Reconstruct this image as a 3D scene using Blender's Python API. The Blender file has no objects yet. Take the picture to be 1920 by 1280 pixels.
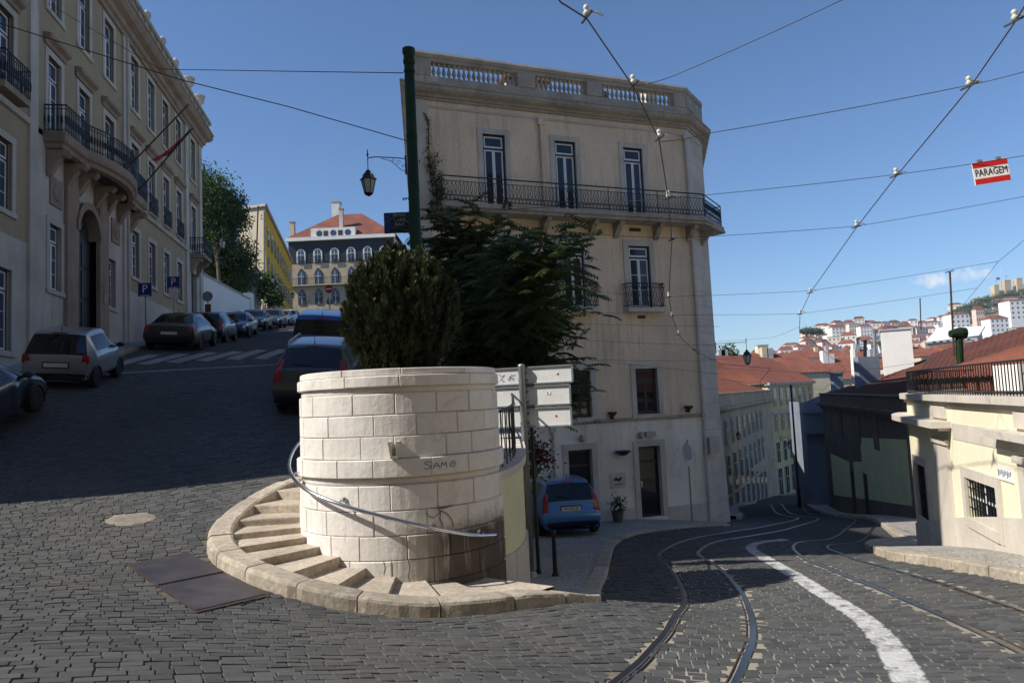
import bpy, math, random
import numpy as np
from mathutils import Vector, Matrix, noise
R = math.radians
rng = random.Random(11)
nrs = np.random.RandomState(5)

# ---------------------------------------------------------------- camera
scene = bpy.context.scene
FPX, PITCH, ROLL = 1380.0, R(4.5), R(2.65)
_f = Vector((0, math.cos(PITCH), math.sin(PITCH)))
_u0 = Vector((0, -math.sin(PITCH), math.cos(PITCH)))
_r0 = Vector((1, 0, 0))
_r = _r0 * math.cos(ROLL) - _u0 * math.sin(ROLL)
_u = _u0 * math.cos(ROLL) + _r0 * math.sin(ROLL)
cam = bpy.data.objects.new('camera', bpy.data.cameras.new('camera'))
scene.collection.objects.link(cam)
m = Matrix((_r, _u, -_f)).transposed().to_4x4()
cam.matrix_world = m
cam.data.sensor_width = 36.0
cam.data.lens = 36.0 * FPX / 1920.0
cam.data.clip_start = 0.05
cam.data.clip_end = 6000
scene.camera = cam

# ---------------------------------------------------------------- sky and sun
SUN_EL, SUN_BEHIND = R(42), R(16)          # sun stands to the left, a little behind the viewer
sdir = Vector((-math.cos(SUN_BEHIND) * math.cos(SUN_EL), -math.sin(SUN_BEHIND) * math.cos(SUN_EL), math.sin(SUN_EL)))
world = bpy.data.worlds.new('World'); scene.world = world; world.use_nodes = True
nt = world.node_tree; nt.nodes.clear()
out = nt.nodes.new('ShaderNodeOutputWorld'); bg = nt.nodes.new('ShaderNodeBackground')
sky = nt.nodes.new('ShaderNodeTexSky'); sky.sky_type = 'NISHITA'; sky.sun_disc = False
sky.sun_elevation = SUN_EL
sky.sun_rotation = math.atan2(sdir.x, sdir.y)
sky.altitude = 60; sky.air_density = 1.0; sky.dust_density = 0.3; sky.ozone_density = 8.0
bg.inputs['Strength'].default_value = 0.106
# one small fair-weather cloud low in the sky on the right
_cd = (_f + _r*((1782-960)/FPX) - _u*((520-640)/FPX)).normalized(); _ce = Vector((_cd.y,-_cd.x,0)).normalized(); _cu = _ce.cross(_cd)
tcw = nt.nodes.new('ShaderNodeTexCoord')
def _wn(t, **k):
    n_ = nt.nodes.new('ShaderNode'+t)
    for a_, b_ in k.items(): setattr(n_, a_, b_)
    return n_
def _dot(v):
    n_ = _wn('VectorMath', operation='DOT_PRODUCT'); nt.links.new(tcw.outputs['Generated'], n_.inputs[0]); n_.inputs[1].default_value = v; return n_.outputs['Value']
def _m(op, a, b):
    n_ = _wn('Math', operation=op)
    for i_, x_ in enumerate((a, b)):
        if isinstance(x_, (int, float)): n_.inputs[i_].default_value = x_
        else: nt.links.new(x_, n_.inputs[i_])
    return n_.outputs[0]
cx_, cy_ = _dot(_ce), _dot(_cu)
nzw = _wn('TexNoise'); nzw.inputs['Scale'].default_value = 42; nzw.inputs['Detail'].default_value = 6; nzw.inputs['Roughness'].default_value = .6; nt.links.new(tcw.outputs['Generated'], nzw.inputs['Vector'])
rr2 = _m('ADD', _m('POWER', _m('ABSOLUTE', _m('DIVIDE', cx_, .050), 0), 2.0), _m('POWER', _m('ABSOLUTE', _m('DIVIDE', cy_, .0125), 0), 2.0))
dens = _m('ADD', _m('SUBTRACT', 1.0, rr2), _m('MULTIPLY', _m('SUBTRACT', nzw.outputs['Fac'], .52), 4.2))
mrw = _wn('MapRange', clamp=True); nt.links.new(dens, mrw.inputs[0]); mrw.inputs[1].default_value = .1; mrw.inputs[2].default_value = 1.3; mrw.inputs[3].default_value = 0; mrw.inputs[4].default_value = .9
frw = _m('MULTIPLY', mrw.outputs[0], _m('GREATER_THAN', _dot(_cd), .5))
mxw = _wn('Mix', data_type='RGBA'); nt.links.new(frw, mxw.inputs[0]); nt.links.new(sky.outputs[0], mxw.inputs[6]); mxw.inputs[7].default_value = (7.2,7.2,7.3,1)
nt.links.new(mxw.outputs[2], bg.inputs['Color']); nt.links.new(bg.outputs[0], out.inputs['Surface'])
sun = bpy.data.objects.new('sun', bpy.data.lights.new('sun', 'SUN'))
scene.collection.objects.link(sun)
sun.data.energy = 5.0; sun.data.angle = R(0.53); sun.data.color = (1.0, 0.945, 0.86)
sun.rotation_euler = (-sdir).to_track_quat('-Z', 'Y').to_euler()
sun.location = (-30, -10, 40)
vs = scene.view_settings
vs.view_transform = 'Standard'; vs.look = 'None'; vs.gamma = 1.0; vs.use_curve_mapping = False
vs.exposure = 0.36
scene.render.resolution_x, scene.render.resolution_y = 1024, 682

# ---------------------------------------------------------------- helpers
COL = scene.collection
MWD = {}
def pt(u, v, d):
    q = _f + _r * ((u - 960) / FPX) - _u * ((v - 640) / FPX)
    return q * (d / q.y)
def pix(p):
    p = Vector(p); w = p.dot(_f)
    return 960 + FPX * p.dot(_r) / w, 640 - FPX * p.dot(_u) / w
def link(o, parent=None):
    COL.objects.link(o)
    if parent is not None: o.parent = parent
    return o
def tag(o, label=None, cat=None, group=None, kind=None):
    if label: o['label'] = label
    if cat: o['category'] = cat
    if group: o['group'] = group
    if kind: o['kind'] = kind
    return o
def thing(name, loc, label, cat, group=None, rz=0.0, mat4=None):
    o = bpy.data.objects.new(name, None); COL.objects.link(o)
    o.empty_display_size = 0.2
    mw = mat4 if mat4 is not None else Matrix.Translation(Vector(loc)) @ Matrix.Rotation(rz, 4, 'Z')
    o.matrix_world = mw; MWD[o.name] = mw.copy()
    return tag(o, label, cat, group)
class MB:
    def __init__(s): s.v = []; s.f = []
    def quad(s, a, b, c, d):
        n = len(s.v); s.v += [tuple(a), tuple(b), tuple(c), tuple(d)]; s.f.append((n, n+1, n+2, n+3)); return s
    def tri(s, a, b, c):
        n = len(s.v); s.v += [tuple(a), tuple(b), tuple(c)]; s.f.append((n, n+1, n+2)); return s
    def box(s, x0, x1, y0, y1, z0, z1, M=None):
        n = len(s.v)
        p = [(x0,y0,z0),(x1,y0,z0),(x1,y1,z0),(x0,y1,z0),(x0,y0,z1),(x1,y0,z1),(x1,y1,z1),(x0,y1,z1)]
        if M is not None: p = [tuple(M @ Vector(q)) for q in p]
        s.v += p
        s.f += [tuple(n+i for i in q) for q in ((0,3,2,1),(4,5,6,7),(0,1,5,4),(1,2,6,5),(2,3,7,6),(3,0,4,7))]
        return s
    def bar(s, a, b, w, h=None, up=(0,0,1)):
        a = Vector(a); b = Vector(b); h = h or w
        d = (b - a); L = d.length
        if L < 1e-6: return s
        d /= L; upv = Vector(up)
        if abs(d.dot(upv)) > .98: upv = Vector((0,1,0)) if abs(d.y) < .9 else Vector((1,0,0))
        x = d.cross(upv).normalized(); y = x.cross(d)
        M = Matrix((x, d, y)).transposed().to_4x4(); M.translation = a
        return s.box(-w/2, w/2, 0, L, -h/2, h/2, M)
    def tube(s, path, r, n=8, cap=True):
        P = [Vector(p) for p in path]; rr = r if isinstance(r, (list, tuple)) else [r] * len(P)
        base = len(s.v); prevx = None
        for i, p in enumerate(P):
            t = (P[min(i+1, len(P)-1)] - P[max(i-1, 0)])
            t = t.normalized() if t.length > 1e-9 else Vector((0,0,1))
            if prevx is None:
                ref = Vector((0,0,1)) if abs(t.z) < .9 else Vector((1,0,0))
                x = t.cross(ref).normalized()
            else:
                x = prevx - t * prevx.dot(t)
                x = x.normalized() if x.length > 1e-6 else t.orthogonal().normalized()
            prevx = x; y = t.cross(x)
            for k in range(n):
                a = 2 * math.pi * k / n
                s.v.append(tuple(p + x * (math.cos(a) * rr[i]) + y * (math.sin(a) * rr[i])))
        for i in range(len(P)-1):
            for k in range(n):
                k2 = (k+1) % n
                s.f.append((base+i*n+k, base+i*n+k2, base+(i+1)*n+k2, base+(i+1)*n+k))
        if cap:
            s.f.append(tuple(base + k for k in range(n))[::-1])
            e = base + (len(P)-1)*n
            s.f.append(tuple(e + k for k in range(n)))
        return s
    def lathe(s, prof, n=12, c=(0,0,0), M=None):
        base = len(s.v)
        for (r_, z) in prof:
            for k in range(n):
                a = 2*math.pi*k/n
                p = Vector((c[0]+r_*math.cos(a), c[1]+r_*math.sin(a), c[2]+z))
                s.v.append(tuple(M @ p) if M is not None else tuple(p))
        for i in range(len(prof)-1):
            for k in range(n):
                k2 = (k+1) % n
                s.f.append((base+i*n+k, base+i*n+k2, base+(i+1)*n+k2, base+(i+1)*n+k))
        s.f.append(tuple(base+k for k in range(n))[::-1])
        e = base+(len(prof)-1)*n; s.f.append(tuple(e+k for k in range(n)))
        return s
    def prism(s, poly, z0, z1, M=None):
        n = len(s.v); k = len(poly)
        lo = [(p[0], p[1], z0) for p in poly]; hi = [(p[0], p[1], z1) for p in poly]
        pts = lo + hi
        if M is not None: pts = [tuple(M @ Vector(q)) for q in pts]
        s.v += pts
        s.f.append(tuple(n+i for i in range(k))[::-1]); s.f.append(tuple(n+k+i for i in range(k)))
        for i in range(k):
            j = (i+1) % k; s.f.append((n+i, n+j, n+k+j, n+k+i))
        return s
    def grid(s, P):            # P: list of rows of points
        n = len(s.v); a = len(P); b = len(P[0])
        for row in P: s.v += [tuple(q) for q in row]
        for i in range(a-1):
            for j in range(b-1):
                s.f.append((n+i*b+j, n+i*b+j+1, n+(i+1)*b+j+1, n+(i+1)*b+j))
        return s
    def mesh(s, name, mat=None, smooth=False):
        me = bpy.data.meshes.new(name); me.from_pydata(s.v, [], s.f); me.update()
        if mat is not None: me.materials.append(mat)
        if smooth: me.polygons.foreach_set('use_smooth', [True]*len(me.polygons))
        return me
    def build(s, name, mat, parent=None, world=False, smooth=False, label=None):
        if world and parent is not None:
            p = parent
            while p.parent is not None: p = p.parent
            iv = MWD[p.name].inverted()
            s.v = [tuple(iv @ Vector(q)) for q in s.v]
        o = bpy.data.objects.new(name, s.mesh(name, mat, smooth)); link(o, parent)
        if label: o['label'] = label
        return o
def inst(name, me, parent=None, loc=(0,0,0), rz=0.0, sc=(1,1,1), M=None):
    o = bpy.data.objects.new(name, me); link(o, parent)
    if M is not None: o.matrix_basis = M
    else:
        o.location = loc; o.rotation_euler = (0,0,rz); o.scale = sc
    return o
def copy_tree(o, parent=None):
    c = o.copy(); COL.objects.link(c); c.parent = parent
    for ch in list(o.children): copy_tree(ch, c)
    return c
def place(o, mw):
    o.matrix_world = mw; MWD[o.name] = mw.copy()
def catmull(P, n):
    P = [Vector(p) for p in P]; out_ = []
    for i in range(len(P)-1):
        p0 = P[max(i-1,0)]; p1 = P[i]; p2 = P[i+1]; p3 = P[min(i+2, len(P)-1)]
        for k in range(n):
            t = k/n
            out_.append(0.5*((2*p1)+(p2-p0)*t+(2*p0-5*p1+4*p2-p3)*t*t+(3*p1-p0-3*p2+p3)*t**3))
    out_.append(P[-1]); return out_
def resample(P, step):
    P = [Vector(p) for p in P]; L = [0]
    for i in range(1, len(P)): L.append(L[-1] + (P[i]-P[i-1]).length)
    n = max(2, int(round(L[-1]/step))+1); o = []; j = 0
    for k in range(n):
        s_ = L[-1]*k/(n-1)
        while j < len(L)-2 and L[j+1] < s_: j += 1
        t = (s_-L[j])/max(1e-9, L[j+1]-L[j]); o.append(P[j].lerp(P[j+1], t))
    return o
TXT = {}
def text_mesh(body, size, mat, extrude=0.003, key=None):
    k = (body, size, mat.name)
    if k in TXT: return TXT[k]
    cu = bpy.data.curves.new('lettering', 'FONT'); cu.body = body; cu.size = size; cu.extrude = extrude
    cu.align_x = 'CENTER'; cu.align_y = 'CENTER'; cu.resolution_u = 3
    o = bpy.data.objects.new('lettering_tmp', cu); COL.objects.link(o)
    bpy.context.view_layer.update()
    me = bpy.data.meshes.new_from_object(o.evaluated_get(bpy.context.evaluated_depsgraph_get()))
    me.name = 'lettering'; me.materials.clear(); me.materials.append(mat)
    bpy.data.objects.remove(o); bpy.data.curves.remove(cu)
    TXT[k] = me
    return me

# ---------------------------------------------------------------- materials
class NG:
    def __init__(s, name):
        s.m = bpy.data.materials.new(name); s.m.use_nodes = True
        s.t = s.m.node_tree; s.t.nodes.clear()
        s.o = s.t.nodes.new('ShaderNodeOutputMaterial')
        s.b = s.t.nodes.new('ShaderNodeBsdfPrincipled')
        s.t.links.new(s.b.outputs[0], s.o.inputs['Surface'])
    def n(s, typ, **kw):
        nd = s.t.nodes.new('ShaderNode'+typ)
        for k, v in kw.items(): setattr(nd, k, v)
        return nd
    def l(s, a, b): s.t.links.new(a, b)
    def val(s, sock, v):
        if hasattr(v, 'is_linked') or hasattr(v, 'links'): s.l(v, sock)
        else: sock.default_value = v
    def math(s, op, a, b=0.0, clamp=False):
        nd = s.n('Math', operation=op, use_clamp=clamp); s.val(nd.inputs[0], a); s.val(nd.inputs[1], b); return nd.outputs[0]
    def noise(s, scale, detail=3, rough=.55, vec=None, dist=0.0):
        nd = s.n('TexNoise'); nd.inputs['Scale'].default_value = scale; nd.inputs['Detail'].default_value = detail
        nd.inputs['Roughness'].default_value = rough; nd.inputs['Distortion'].default_value = dist
        if vec is not None: s.l(vec, nd.inputs['Vector'])
        return nd.outputs['Fac']
    def ramp(s, fac, a, b):
        nd = s.n('MapRange', clamp=True); s.val(nd.inputs[0], fac); s.val(nd.inputs[1], a); s.val(nd.inputs[2], b)
        return nd.outputs[0]
    def mix(s, fac, a, b, mode='MIX'):
        nd = s.n('Mix', data_type='RGBA', blend_type=mode); s.val(nd.inputs[0], fac)
        for i, c in ((6, a), (7, b)):
            if isinstance(c, (tuple, list)): nd.inputs[i].default_value = (c[0], c[1], c[2], 1)
            else: s.l(c, nd.inputs[i])
        return nd.outputs[2]
    def pos(s, scale=(1,1,1)):
        g = s.n('NewGeometry'); mp = s.n('Mapping'); mp.inputs['Scale'].default_value = scale
        s.l(g.outputs['Position'], mp.inputs['Vector']); return mp.outputs[0]
    def bump(s, h, strength=.3, dist=.01, normal=None):
        nd = s.n('Bump'); nd.inputs['Strength'].default_value = strength; nd.inputs['Distance'].default_value = dist
        s.l(h, nd.inputs['Height'])
        if normal is not None: s.l(normal, nd.inputs['Normal'])
        return nd.outputs[0]
    def done(s, col=None, rough=None, normal=None, metal=None, spec=None):
        for nm, v in (('Base Color', col), ('Roughness', rough), ('Normal', normal), ('Metallic', metal), ('Specular IOR Level', spec)):
            if v is None: continue
            sk = s.b.inputs[nm]
            if isinstance(v, (tuple, list)): sk.default_value = (v[0], v[1], v[2], 1)
            else: s.val(sk, v)
        return s.m
def pmat(name, col, rough=.85, var=.14, scale=.9, bump=.25, bscale=55, streak=0.0, scol=(.06,.05,.042), rand=0.0, metal=0.0, spec=.15, fine=.08, patch=0.0, pcol=(.5,.47,.42)):
    g = NG(name); p = g.pos()
    n1 = g.noise(scale, 5, .6, p); n2 = g.noise(bscale*.5, 4, .6, p)
    lo = tuple(c*(1-var) for c in col); hi = tuple(min(1, c*(1+var)) for c in col)
    c = g.mix(g.ramp(n1, .3, .7), lo, hi)
    c = g.mix(g.math('MULTIPLY', g.ramp(n2, .35, .75), fine*3), c, tuple(q*.55 for q in col))
    if patch > 0:
        n3 = g.noise(scale*1.7, 6, .65, p, .6)
        c = g.mix(g.math('MULTIPLY', g.ramp(n3, .60, .66), patch), c, pcol)
    if streak > 0:
        ps = g.pos((3.2, 3.2, .28)); n4 = g.noise(1.6, 6, .7, ps)
        n5 = g.noise(.45, 3, .5, p)
        k = g.math('MULTIPLY', g.ramp(n4, .48, .8), g.ramp(n5, .35, .65))
        c = g.mix(g.math('MULTIPLY', k, streak), c, scol)
    if rand > 0:
        oi = g.n('ObjectInfo'); v = g.math('MULTIPLY_ADD', oi.outputs['Random'], rand)
        v.node.inputs[2].default_value = 1 - rand*.5
        hs = g.n('HueSaturation'); g.l(v, hs.inputs['Value']); g.l(c, hs.inputs['Color']); c = hs.outputs[0]
    nb = g.noise(bscale, 4, .6, p)
    nm = g.bump(nb, bump, .012)
    rg = g.math('MULTIPLY_ADD', n2, .25); rg.node.inputs[2].default_value = rough - .12
    return g.done(c, rg, nm, metal, spec)
def plain(name, col, rough=.5, metal=0.0, spec=.5, coat=0.0):
    g = NG(name)
    p = g.pos(); n1 = g.noise(3.0, 4, .6, p)
    c = g.mix(n1, tuple(q*.85 for q in col), tuple(min(1, q*1.12) for q in col))
    g.done(c, rough, None, metal, spec)
    if coat: g.b.inputs['Coat Weight'].default_value = coat; g.b.inputs['Coat Roughness'].default_value = .05
    return g.m
M = {}
M['stone'] = None
def stone_mat():
    g = NG('tower_limestone'); p = g.pos()
    oi = g.n('ObjectInfo')
    n1 = g.noise(1.4, 5, .6, p); n2 = g.noise(9, 5, .65, p)
    c = g.mix(g.ramp(n1, .3, .7), (.63,.595,.545), (.79,.76,.715))
    c = g.mix(g.math('MULTIPLY', g.ramp(oi.outputs['Random'], 0, 1), .5), c, (.60,.545,.48))
    ng = g.noise(3.4, 6, .7, p, .8)
    c = g.mix(g.math('MULTIPLY', g.ramp(ng, .55, .75), .5), c, (.34,.28,.22))
    c = g.mix(g.math('MULTIPLY', g.ramp(n2, .52, .78), .35), c, (.42,.35,.29))
    # brown water stain on the low right flank and thin runs below the joints
    geo = g.n('NewGeometry'); sx = g.n('SeparateXYZ'); g.l(geo.outputs['Position'], sx.inputs[0])
    ps = g.pos((4.5, 4.5, .45)); ns = g.noise(1.5, 6, .7, ps); nb_ = g.noise(2.6, 5, .65, p)
    low = g.ramp(g.math('ADD', sx.outputs['Z'], g.math('MULTIPLY', nb_, .55)), -.98, -1.22)
    side = g.ramp(g.math('ADD', sx.outputs['X'], g.math('MULTIPLY', ns, .7)), -.98, -.52)
    st = g.math('MULTIPLY', low, side)
    st = g.math('MULTIPLY', st, g.ramp(ns, .02, .42))
    c = g.mix(g.math('MULTIPLY', st, .93), c, (.055,.036,.024))
    run = g.math('MULTIPLY', g.ramp(ns, .60, .76), g.ramp(sx.outputs['Z'], -.6, -1.5))
    c = g.mix(g.math('MULTIPLY', run, .75), c, (.10,.07,.05))
    thin = g.math('MULTIPLY', g.ramp(g.noise(2.2, 5, .7, g.pos((6,6,.8))), .62, .8), .4)
    c = g.mix(thin, c, (.30,.24,.19))
    nbm = g.noise(26, 5, .65, p); nbl = g.noise(5, 3, .5, p)
    nm = g.bump(nbm, .35, .012); nm = g.bump(nbl, .35, .03, nm)
    return g.done(c, .82, nm, 0, .25)
M['stone'] = stone_mat()
M['mortar'] = pmat('dark_mortar', (.16,.12,.09), .95, .3, 3, .3, 50)
M['step'] = pmat('worn_step_limestone', (.49,.42,.335), .85, .25, 2.0, .35, 40, rand=.18, fine=.3, patch=.45, pcol=(.20,.155,.11))
M['kerb'] = pmat('kerb_limestone', (.45,.39,.31), .85, .25, 1.8, .45, 34, rand=.25, fine=.32, patch=.4, pcol=(.20,.165,.12))
M['yellow_wall'] = pmat('pale_yellow_render', (.68,.66,.43), .9, .1, 1.2, .2, 60, streak=.3)
M['tan'] = pmat('tan_render', (.77,.635,.465), .92, .20, .35, .25, 45, streak=.85, scol=(.26,.20,.14), fine=.16, patch=.35, pcol=(.72,.64,.52))
M['white_render'] = pmat('white_render', (.80,.755,.65), .9, .16, .6, .2, 45, patch=.3, pcol=(.45,.41,.35), streak=.6, scol=(.20,.17,.13))
M['trim'] = pmat('pale_stone_trim', (.56,.52,.46), .85, .15, 1.2, .25, 40, streak=.4, scol=(.15,.13,.11))
M['cornice'] = pmat('weathered_cornice', (.40,.365,.31), .9, .22, 1.4, .4, 30, streak=.75, scol=(.07,.065,.055), fine=.16)
M['khaki'] = pmat('khaki_render', (.37,.305,.205), .92, .12, .5, .15, 45, streak=.3, scol=(.13,.11,.08))
M['ltrim'] = pmat('grey_stone_trim', (.50,.465,.41), .88, .16, .8, .25, 40, streak=.65, scol=(.16,.14,.12))
M['pinkstone'] = pmat('portal_stone', (.31,.24,.185), .88, .2, 1.2, .3, 34, streak=.6, scol=(.09,.07,.06))
M['cream'] = pmat('cream_render', (.80,.745,.55), .9, .06, .7, .12, 60, streak=.15, scol=(.4,.36,.28))
M['cream_trim'] = pmat('cream_stone', (.58,.53,.455), .88, .12, 1.5, .25, 45, streak=.3, scol=(.25,.21,.17))
M['ochre'] = pmat('ochre_render', (.78,.46,.06), .9, .08, .5, .1, 40)
M['beige'] = pmat('beige_render', (.56,.49,.36), .92, .1, .6, .12, 40, streak=.3, scol=(.25,.2,.15))
M['whitewash'] = pmat('whitewash', (.78,.76,.72), .9, .07, .8, .15, 40, streak=.35, scol=(.28,.26,.23))
M['greywash'] = pmat('grey_wash', (.40,.41,.43), .9, .12, .8, .15, 40, streak=.4, scol=(.2,.19,.18))
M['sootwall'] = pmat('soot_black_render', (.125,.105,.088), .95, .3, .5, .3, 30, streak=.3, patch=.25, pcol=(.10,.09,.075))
M['greenpatch'] = pmat('grey_green_overpaint', (.56,.58,.34), .9, .1, .8, .1, 40)
M['oldrow'] = pmat('old_plaster', (.47,.375,.26), .92, .2, .7, .2, 35, streak=.7, scol=(.09,.08,.07))
M['oldyellow'] = pmat('old_yellow_plaster', (.62,.50,.27), .92, .12, .6, .15, 35, streak=.4, scol=(.25,.19,.12))
M['shade_grey'] = pmat('shaded_grey_render', (.22,.245,.29), .9, .15, .8, .15, 40, streak=.4, scol=(.12,.12,.12))  # bluish grey holds the shade on chimneys and gable in its colour
M['bluetile'] = pmat('blue_tile_front', (.035,.038,.05), .5, .3, 3, .1, 30)
M['frame_white'] = plain('white_paint', (.72,.72,.72), .45)
M['frame_navy'] = plain('navy_paint', (.012,.014,.024), .4)
M['frame_brown'] = plain('brown_paint', (.035,.022,.017), .5)
M['door_dark'] = plain('dark_door_paint', (.022,.026,.030), .5)
M['iron'] = plain('black_iron', (.012,.013,.015), .45, .3)
M['irongreen'] = plain('green_black_iron', (.012,.022,.020), .42, .3)
M['polegreen'] = pmat('green_pole_paint', (.011,.030,.012), .6, .2, 4, .1, 40, spec=.2)
M['galv'] = pmat('galvanised_steel', (.30,.32,.33), .42, .12, 6, .05, 60, metal=.6, spec=.5, fine=.1)
M['signback'] = pmat('sign_back_aluminium', (.66,.66,.645), .5, .07, 3, .05, 40, metal=.0, spec=.4, streak=.3, scol=(.35,.3,.27))
M['steel'] = plain('polished_steel', (.62,.62,.63), .18, 1.0)
M['railsteel'] = plain('rail_steel', (.24,.22,.205), .30, 1.0)
M['railside'] = pmat('rail_rust', (.065,.045,.034), .7, .3, 5, .2, 40)
M['red'] = plain('sign_red', (.55,.012,.02), .4)
M['signwhite'] = plain('sign_white', (.80,.80,.78), .4)
M['signblue'] = plain('sign_blue', (.006,.03,.20), .35)
M['black'] = plain('black_paint', (.008,.008,.009), .5)
M['rubber'] = plain('tyre_rubber', (.012,.012,.012), .85)
M['plastic'] = plain('dark_plastic', (.018,.018,.019), .6)
M['alloy'] = plain('wheel_alloy', (.50,.50,.51), .35, .35)
M['redlamp'] = plain('tail_lamp_red', (.30,.006,.008), .15, 0, .7)
M['clearlamp'] = plain('lamp_clear', (.62,.64,.66), .12, 0, .8)
M['plate'] = plain('number_plate', (.62,.63,.60), .4)
M['porcelain'] = plain('porcelain', (.52,.54,.50), .3)
M['wire'] = plain('overhead_wire', (.030,.026,.026), .6)
M['copper'] = plain('trolley_wire', (.075,.045,.04), .5, .3)
M['curtain'] = plain('white_blind', (.55,.57,.60), .8)
M['dirtpatch'] = pmat('rubble_patch', (.27,.235,.19), .95, .25, 6, .8, 30, fine=.25)
M['plateiron'] = None
M['paint'] = pmat('white_road_paint', (.52,.52,.50), .8, .15, 3, .3, 30, fine=.25)
M['paint_worn'] = pmat('worn_road_paint', (.34,.34,.33), .85, .3, 2, .3, 30, fine=.3)
M['lampglass'] = plain('lantern_glass', (.50,.50,.46), .25, 0, .5)
M['terracotta'] = pmat('terracotta_pot', (.10,.09,.08), .8)
M['rust'] = pmat('rusty_metal', (.075,.05,.042), .8, .3, 3, .2, 40)
def glass_mat(name, col=(.012,.016,.024), rough=.04, spec=.55):
    g = NG(name); p = g.pos(); nz = g.noise(1.1, 2, .5, p)
    nm = g.bump(nz, .05, .02)
    return g.done(col, rough, nm, 0, spec)
M['glass'] = glass_mat('window_glass')
M['glass_blue'] = glass_mat('window_glass_bright', (.045,.065,.10), .06, .6)
M['carglass'] = glass_mat('car_glass', (.006,.007,.009), .03, .5)
def paintcar(name, col, met=.35):
    g = NG(name); p = g.pos(); n1 = g.noise(2.0, 4, .6, p)
    c = g.mix(g.math('MULTIPLY', g.ramp(n1, .45, .8), .25), col, tuple(.6*q+.02 for q in col))
    g.done(c, .32, None, met, .5)
    g.b.inputs['Coat Weight'].default_value = .8; g.b.inputs['Coat Roughness'].default_value = .06
    return g.m
def tread_plate():
    g = NG('chequer_plate'); p = g.pos(); n1 = g.noise(2.5, 5, .65, p); n2 = g.noise(24, 4, .6, p)
    c = g.mix(g.ramp(n1, .35, .65), (.070,.064,.072), (.125,.115,.125))
    c = g.mix(g.math('MULTIPLY', g.ramp(n2, .5, .8), .25), c, (.10,.06,.045))
    w = g.n('TexWave'); w.inputs['Scale'].default_value = 16; w.inputs['Distortion'].default_value = .3
    mp = g.pos((1,1,0)); g.l(mp, w.inputs['Vector'])
    nm = g.bump(w.outputs['Fac'], .5, .01)
    return g.done(c, .5, nm, .55, .5)
M['plateiron'] = tread_plate()
def tile_mat(name, dark=1.0, wave=True, scale=4.4):
    g = NG(name); p = g.pos(); n1 = g.noise(.5, 5, .65, p); n2 = g.noise(7, 4, .7, p)
    c = g.mix(g.ramp(n1, .3, .7), (.13*dark,.044*dark,.030*dark), (.235*dark,.083*dark,.052*dark))
    c = g.mix(g.math('MULTIPLY', g.ramp(n2, .45, .75), .5), c, (.085*dark,.045*dark,.035*dark))
    if wave:
        tc = g.n('TexCoord'); mp = g.n('Mapping'); g.l(tc.outputs['UV'], mp.inputs[0])
        w = g.n('TexWave'); w.inputs['Scale'].default_value = scale; g.l(mp.outputs[0], w.inputs['Vector'])
        nm = g.bump(w.outputs['Fac'], .6, .05)
    else: nm = g.bump(n2, .4, .02)
    return g.done(c, .85, nm, 0, .3)
M['tile'] = tile_mat('clay_tile', 1.0, False)
M['tile_dark'] = tile_mat('weathered_clay_tile', .55, False)
def leaf_mat(name, c1, c2, trans=.35):
    g = NG(name); p = g.pos(); n1 = g.noise(1.3, 4, .6, p)
    at = g.n('Attribute'); at.attribute_name = 'rnd'
    c = g.mix(g.ramp(n1, .3, .7), c1, c2)
    hs = g.n('HueSaturation'); v = g.math('MULTIPLY_ADD', at.outputs['Fac'], .7); v.node.inputs[2].default_value = .65
    g.l(v, hs.inputs['Value']); g.l(c, hs.inputs['Color'])
    g.done(hs.outputs[0], .5, None, 0, .35)
    tr = g.n('BsdfTranslucent'); g.l(hs.outputs[0], tr.inputs['Color'])
    ms = g.n('MixShader'); ms.inputs[0].default_value = trans
    g.l(g.b.outputs[0], ms.inputs[1]); g.l(tr.outputs[0], ms.inputs[2]); g.l(ms.outputs[0], g.o.inputs['Surface'])
    return g.m
M['leaf_thuja'] = leaf_mat('thuja_foliage', (.013,.026,.009), (.046,.060,.018), .12)
M['leaf_ail'] = leaf_mat('ailanthus_leaf', (.035,.07,.018), (.075,.11,.03), .35)
M['leaf_tree'] = leaf_mat('ash_leaf', (.03,.065,.015), (.07,.12,.03), .35)
M['leaf_boug'] = leaf_mat('bougainvillea_bract', (.06,.008,.02), (.11,.016,.035), .25)
M['leaf_far'] = leaf_mat('far_foliage', (.035,.06,.02), (.07,.10,.035), .2)
M['bark'] = pmat('bark', (.10,.075,.055), .95, .25, 3, .6, 20)
# ================================================================ THE GROUND
def tps_fit(pts, lam=0.02):
    A = np.array(pts, float); X = A[:, :2]; z = A[:, 2]; n = len(A)
    D = np.linalg.norm(X[:, None]-X[None], axis=2)
    K = np.where(D > 0, D*D*np.log(np.maximum(D, 1e-9)), 0) + lam*np.eye(n)
    Pm = np.c_[np.ones(n), X]
    S = np.zeros((n+3, n+3)); S[:n, :n] = K; S[:n, n:] = Pm; S[n:, :n] = Pm.T
    w = np.linalg.solve(S, np.r_[z, 0, 0, 0])
    def ev(x, y):
        x = np.asarray(x, float); y = np.asarray(y, float)
        o = w[n] + w[n+1]*x + w[n+2]*y
        for i in range(n):
            d2 = (x-X[i, 0])**2 + (y-X[i, 1])**2
            o = o + w[i]*0.5*d2*np.log(np.maximum(d2, 1e-12))
        return o
    return ev
NEAR = [(0,0,-1.62), (-2.78,4,-1.36), (-1.51,4.4,-1.57), (-.1,4.9,-1.82), (-.91,7,-2.03), (1.18,5.6,-2.10), (3.25,5,-2.01), (.7,7.8,-2.16),
        (-10,-8,-1.3), (6,-8,-1.7), (-7,0,-1.1), (7,1,-1.75)]
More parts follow.
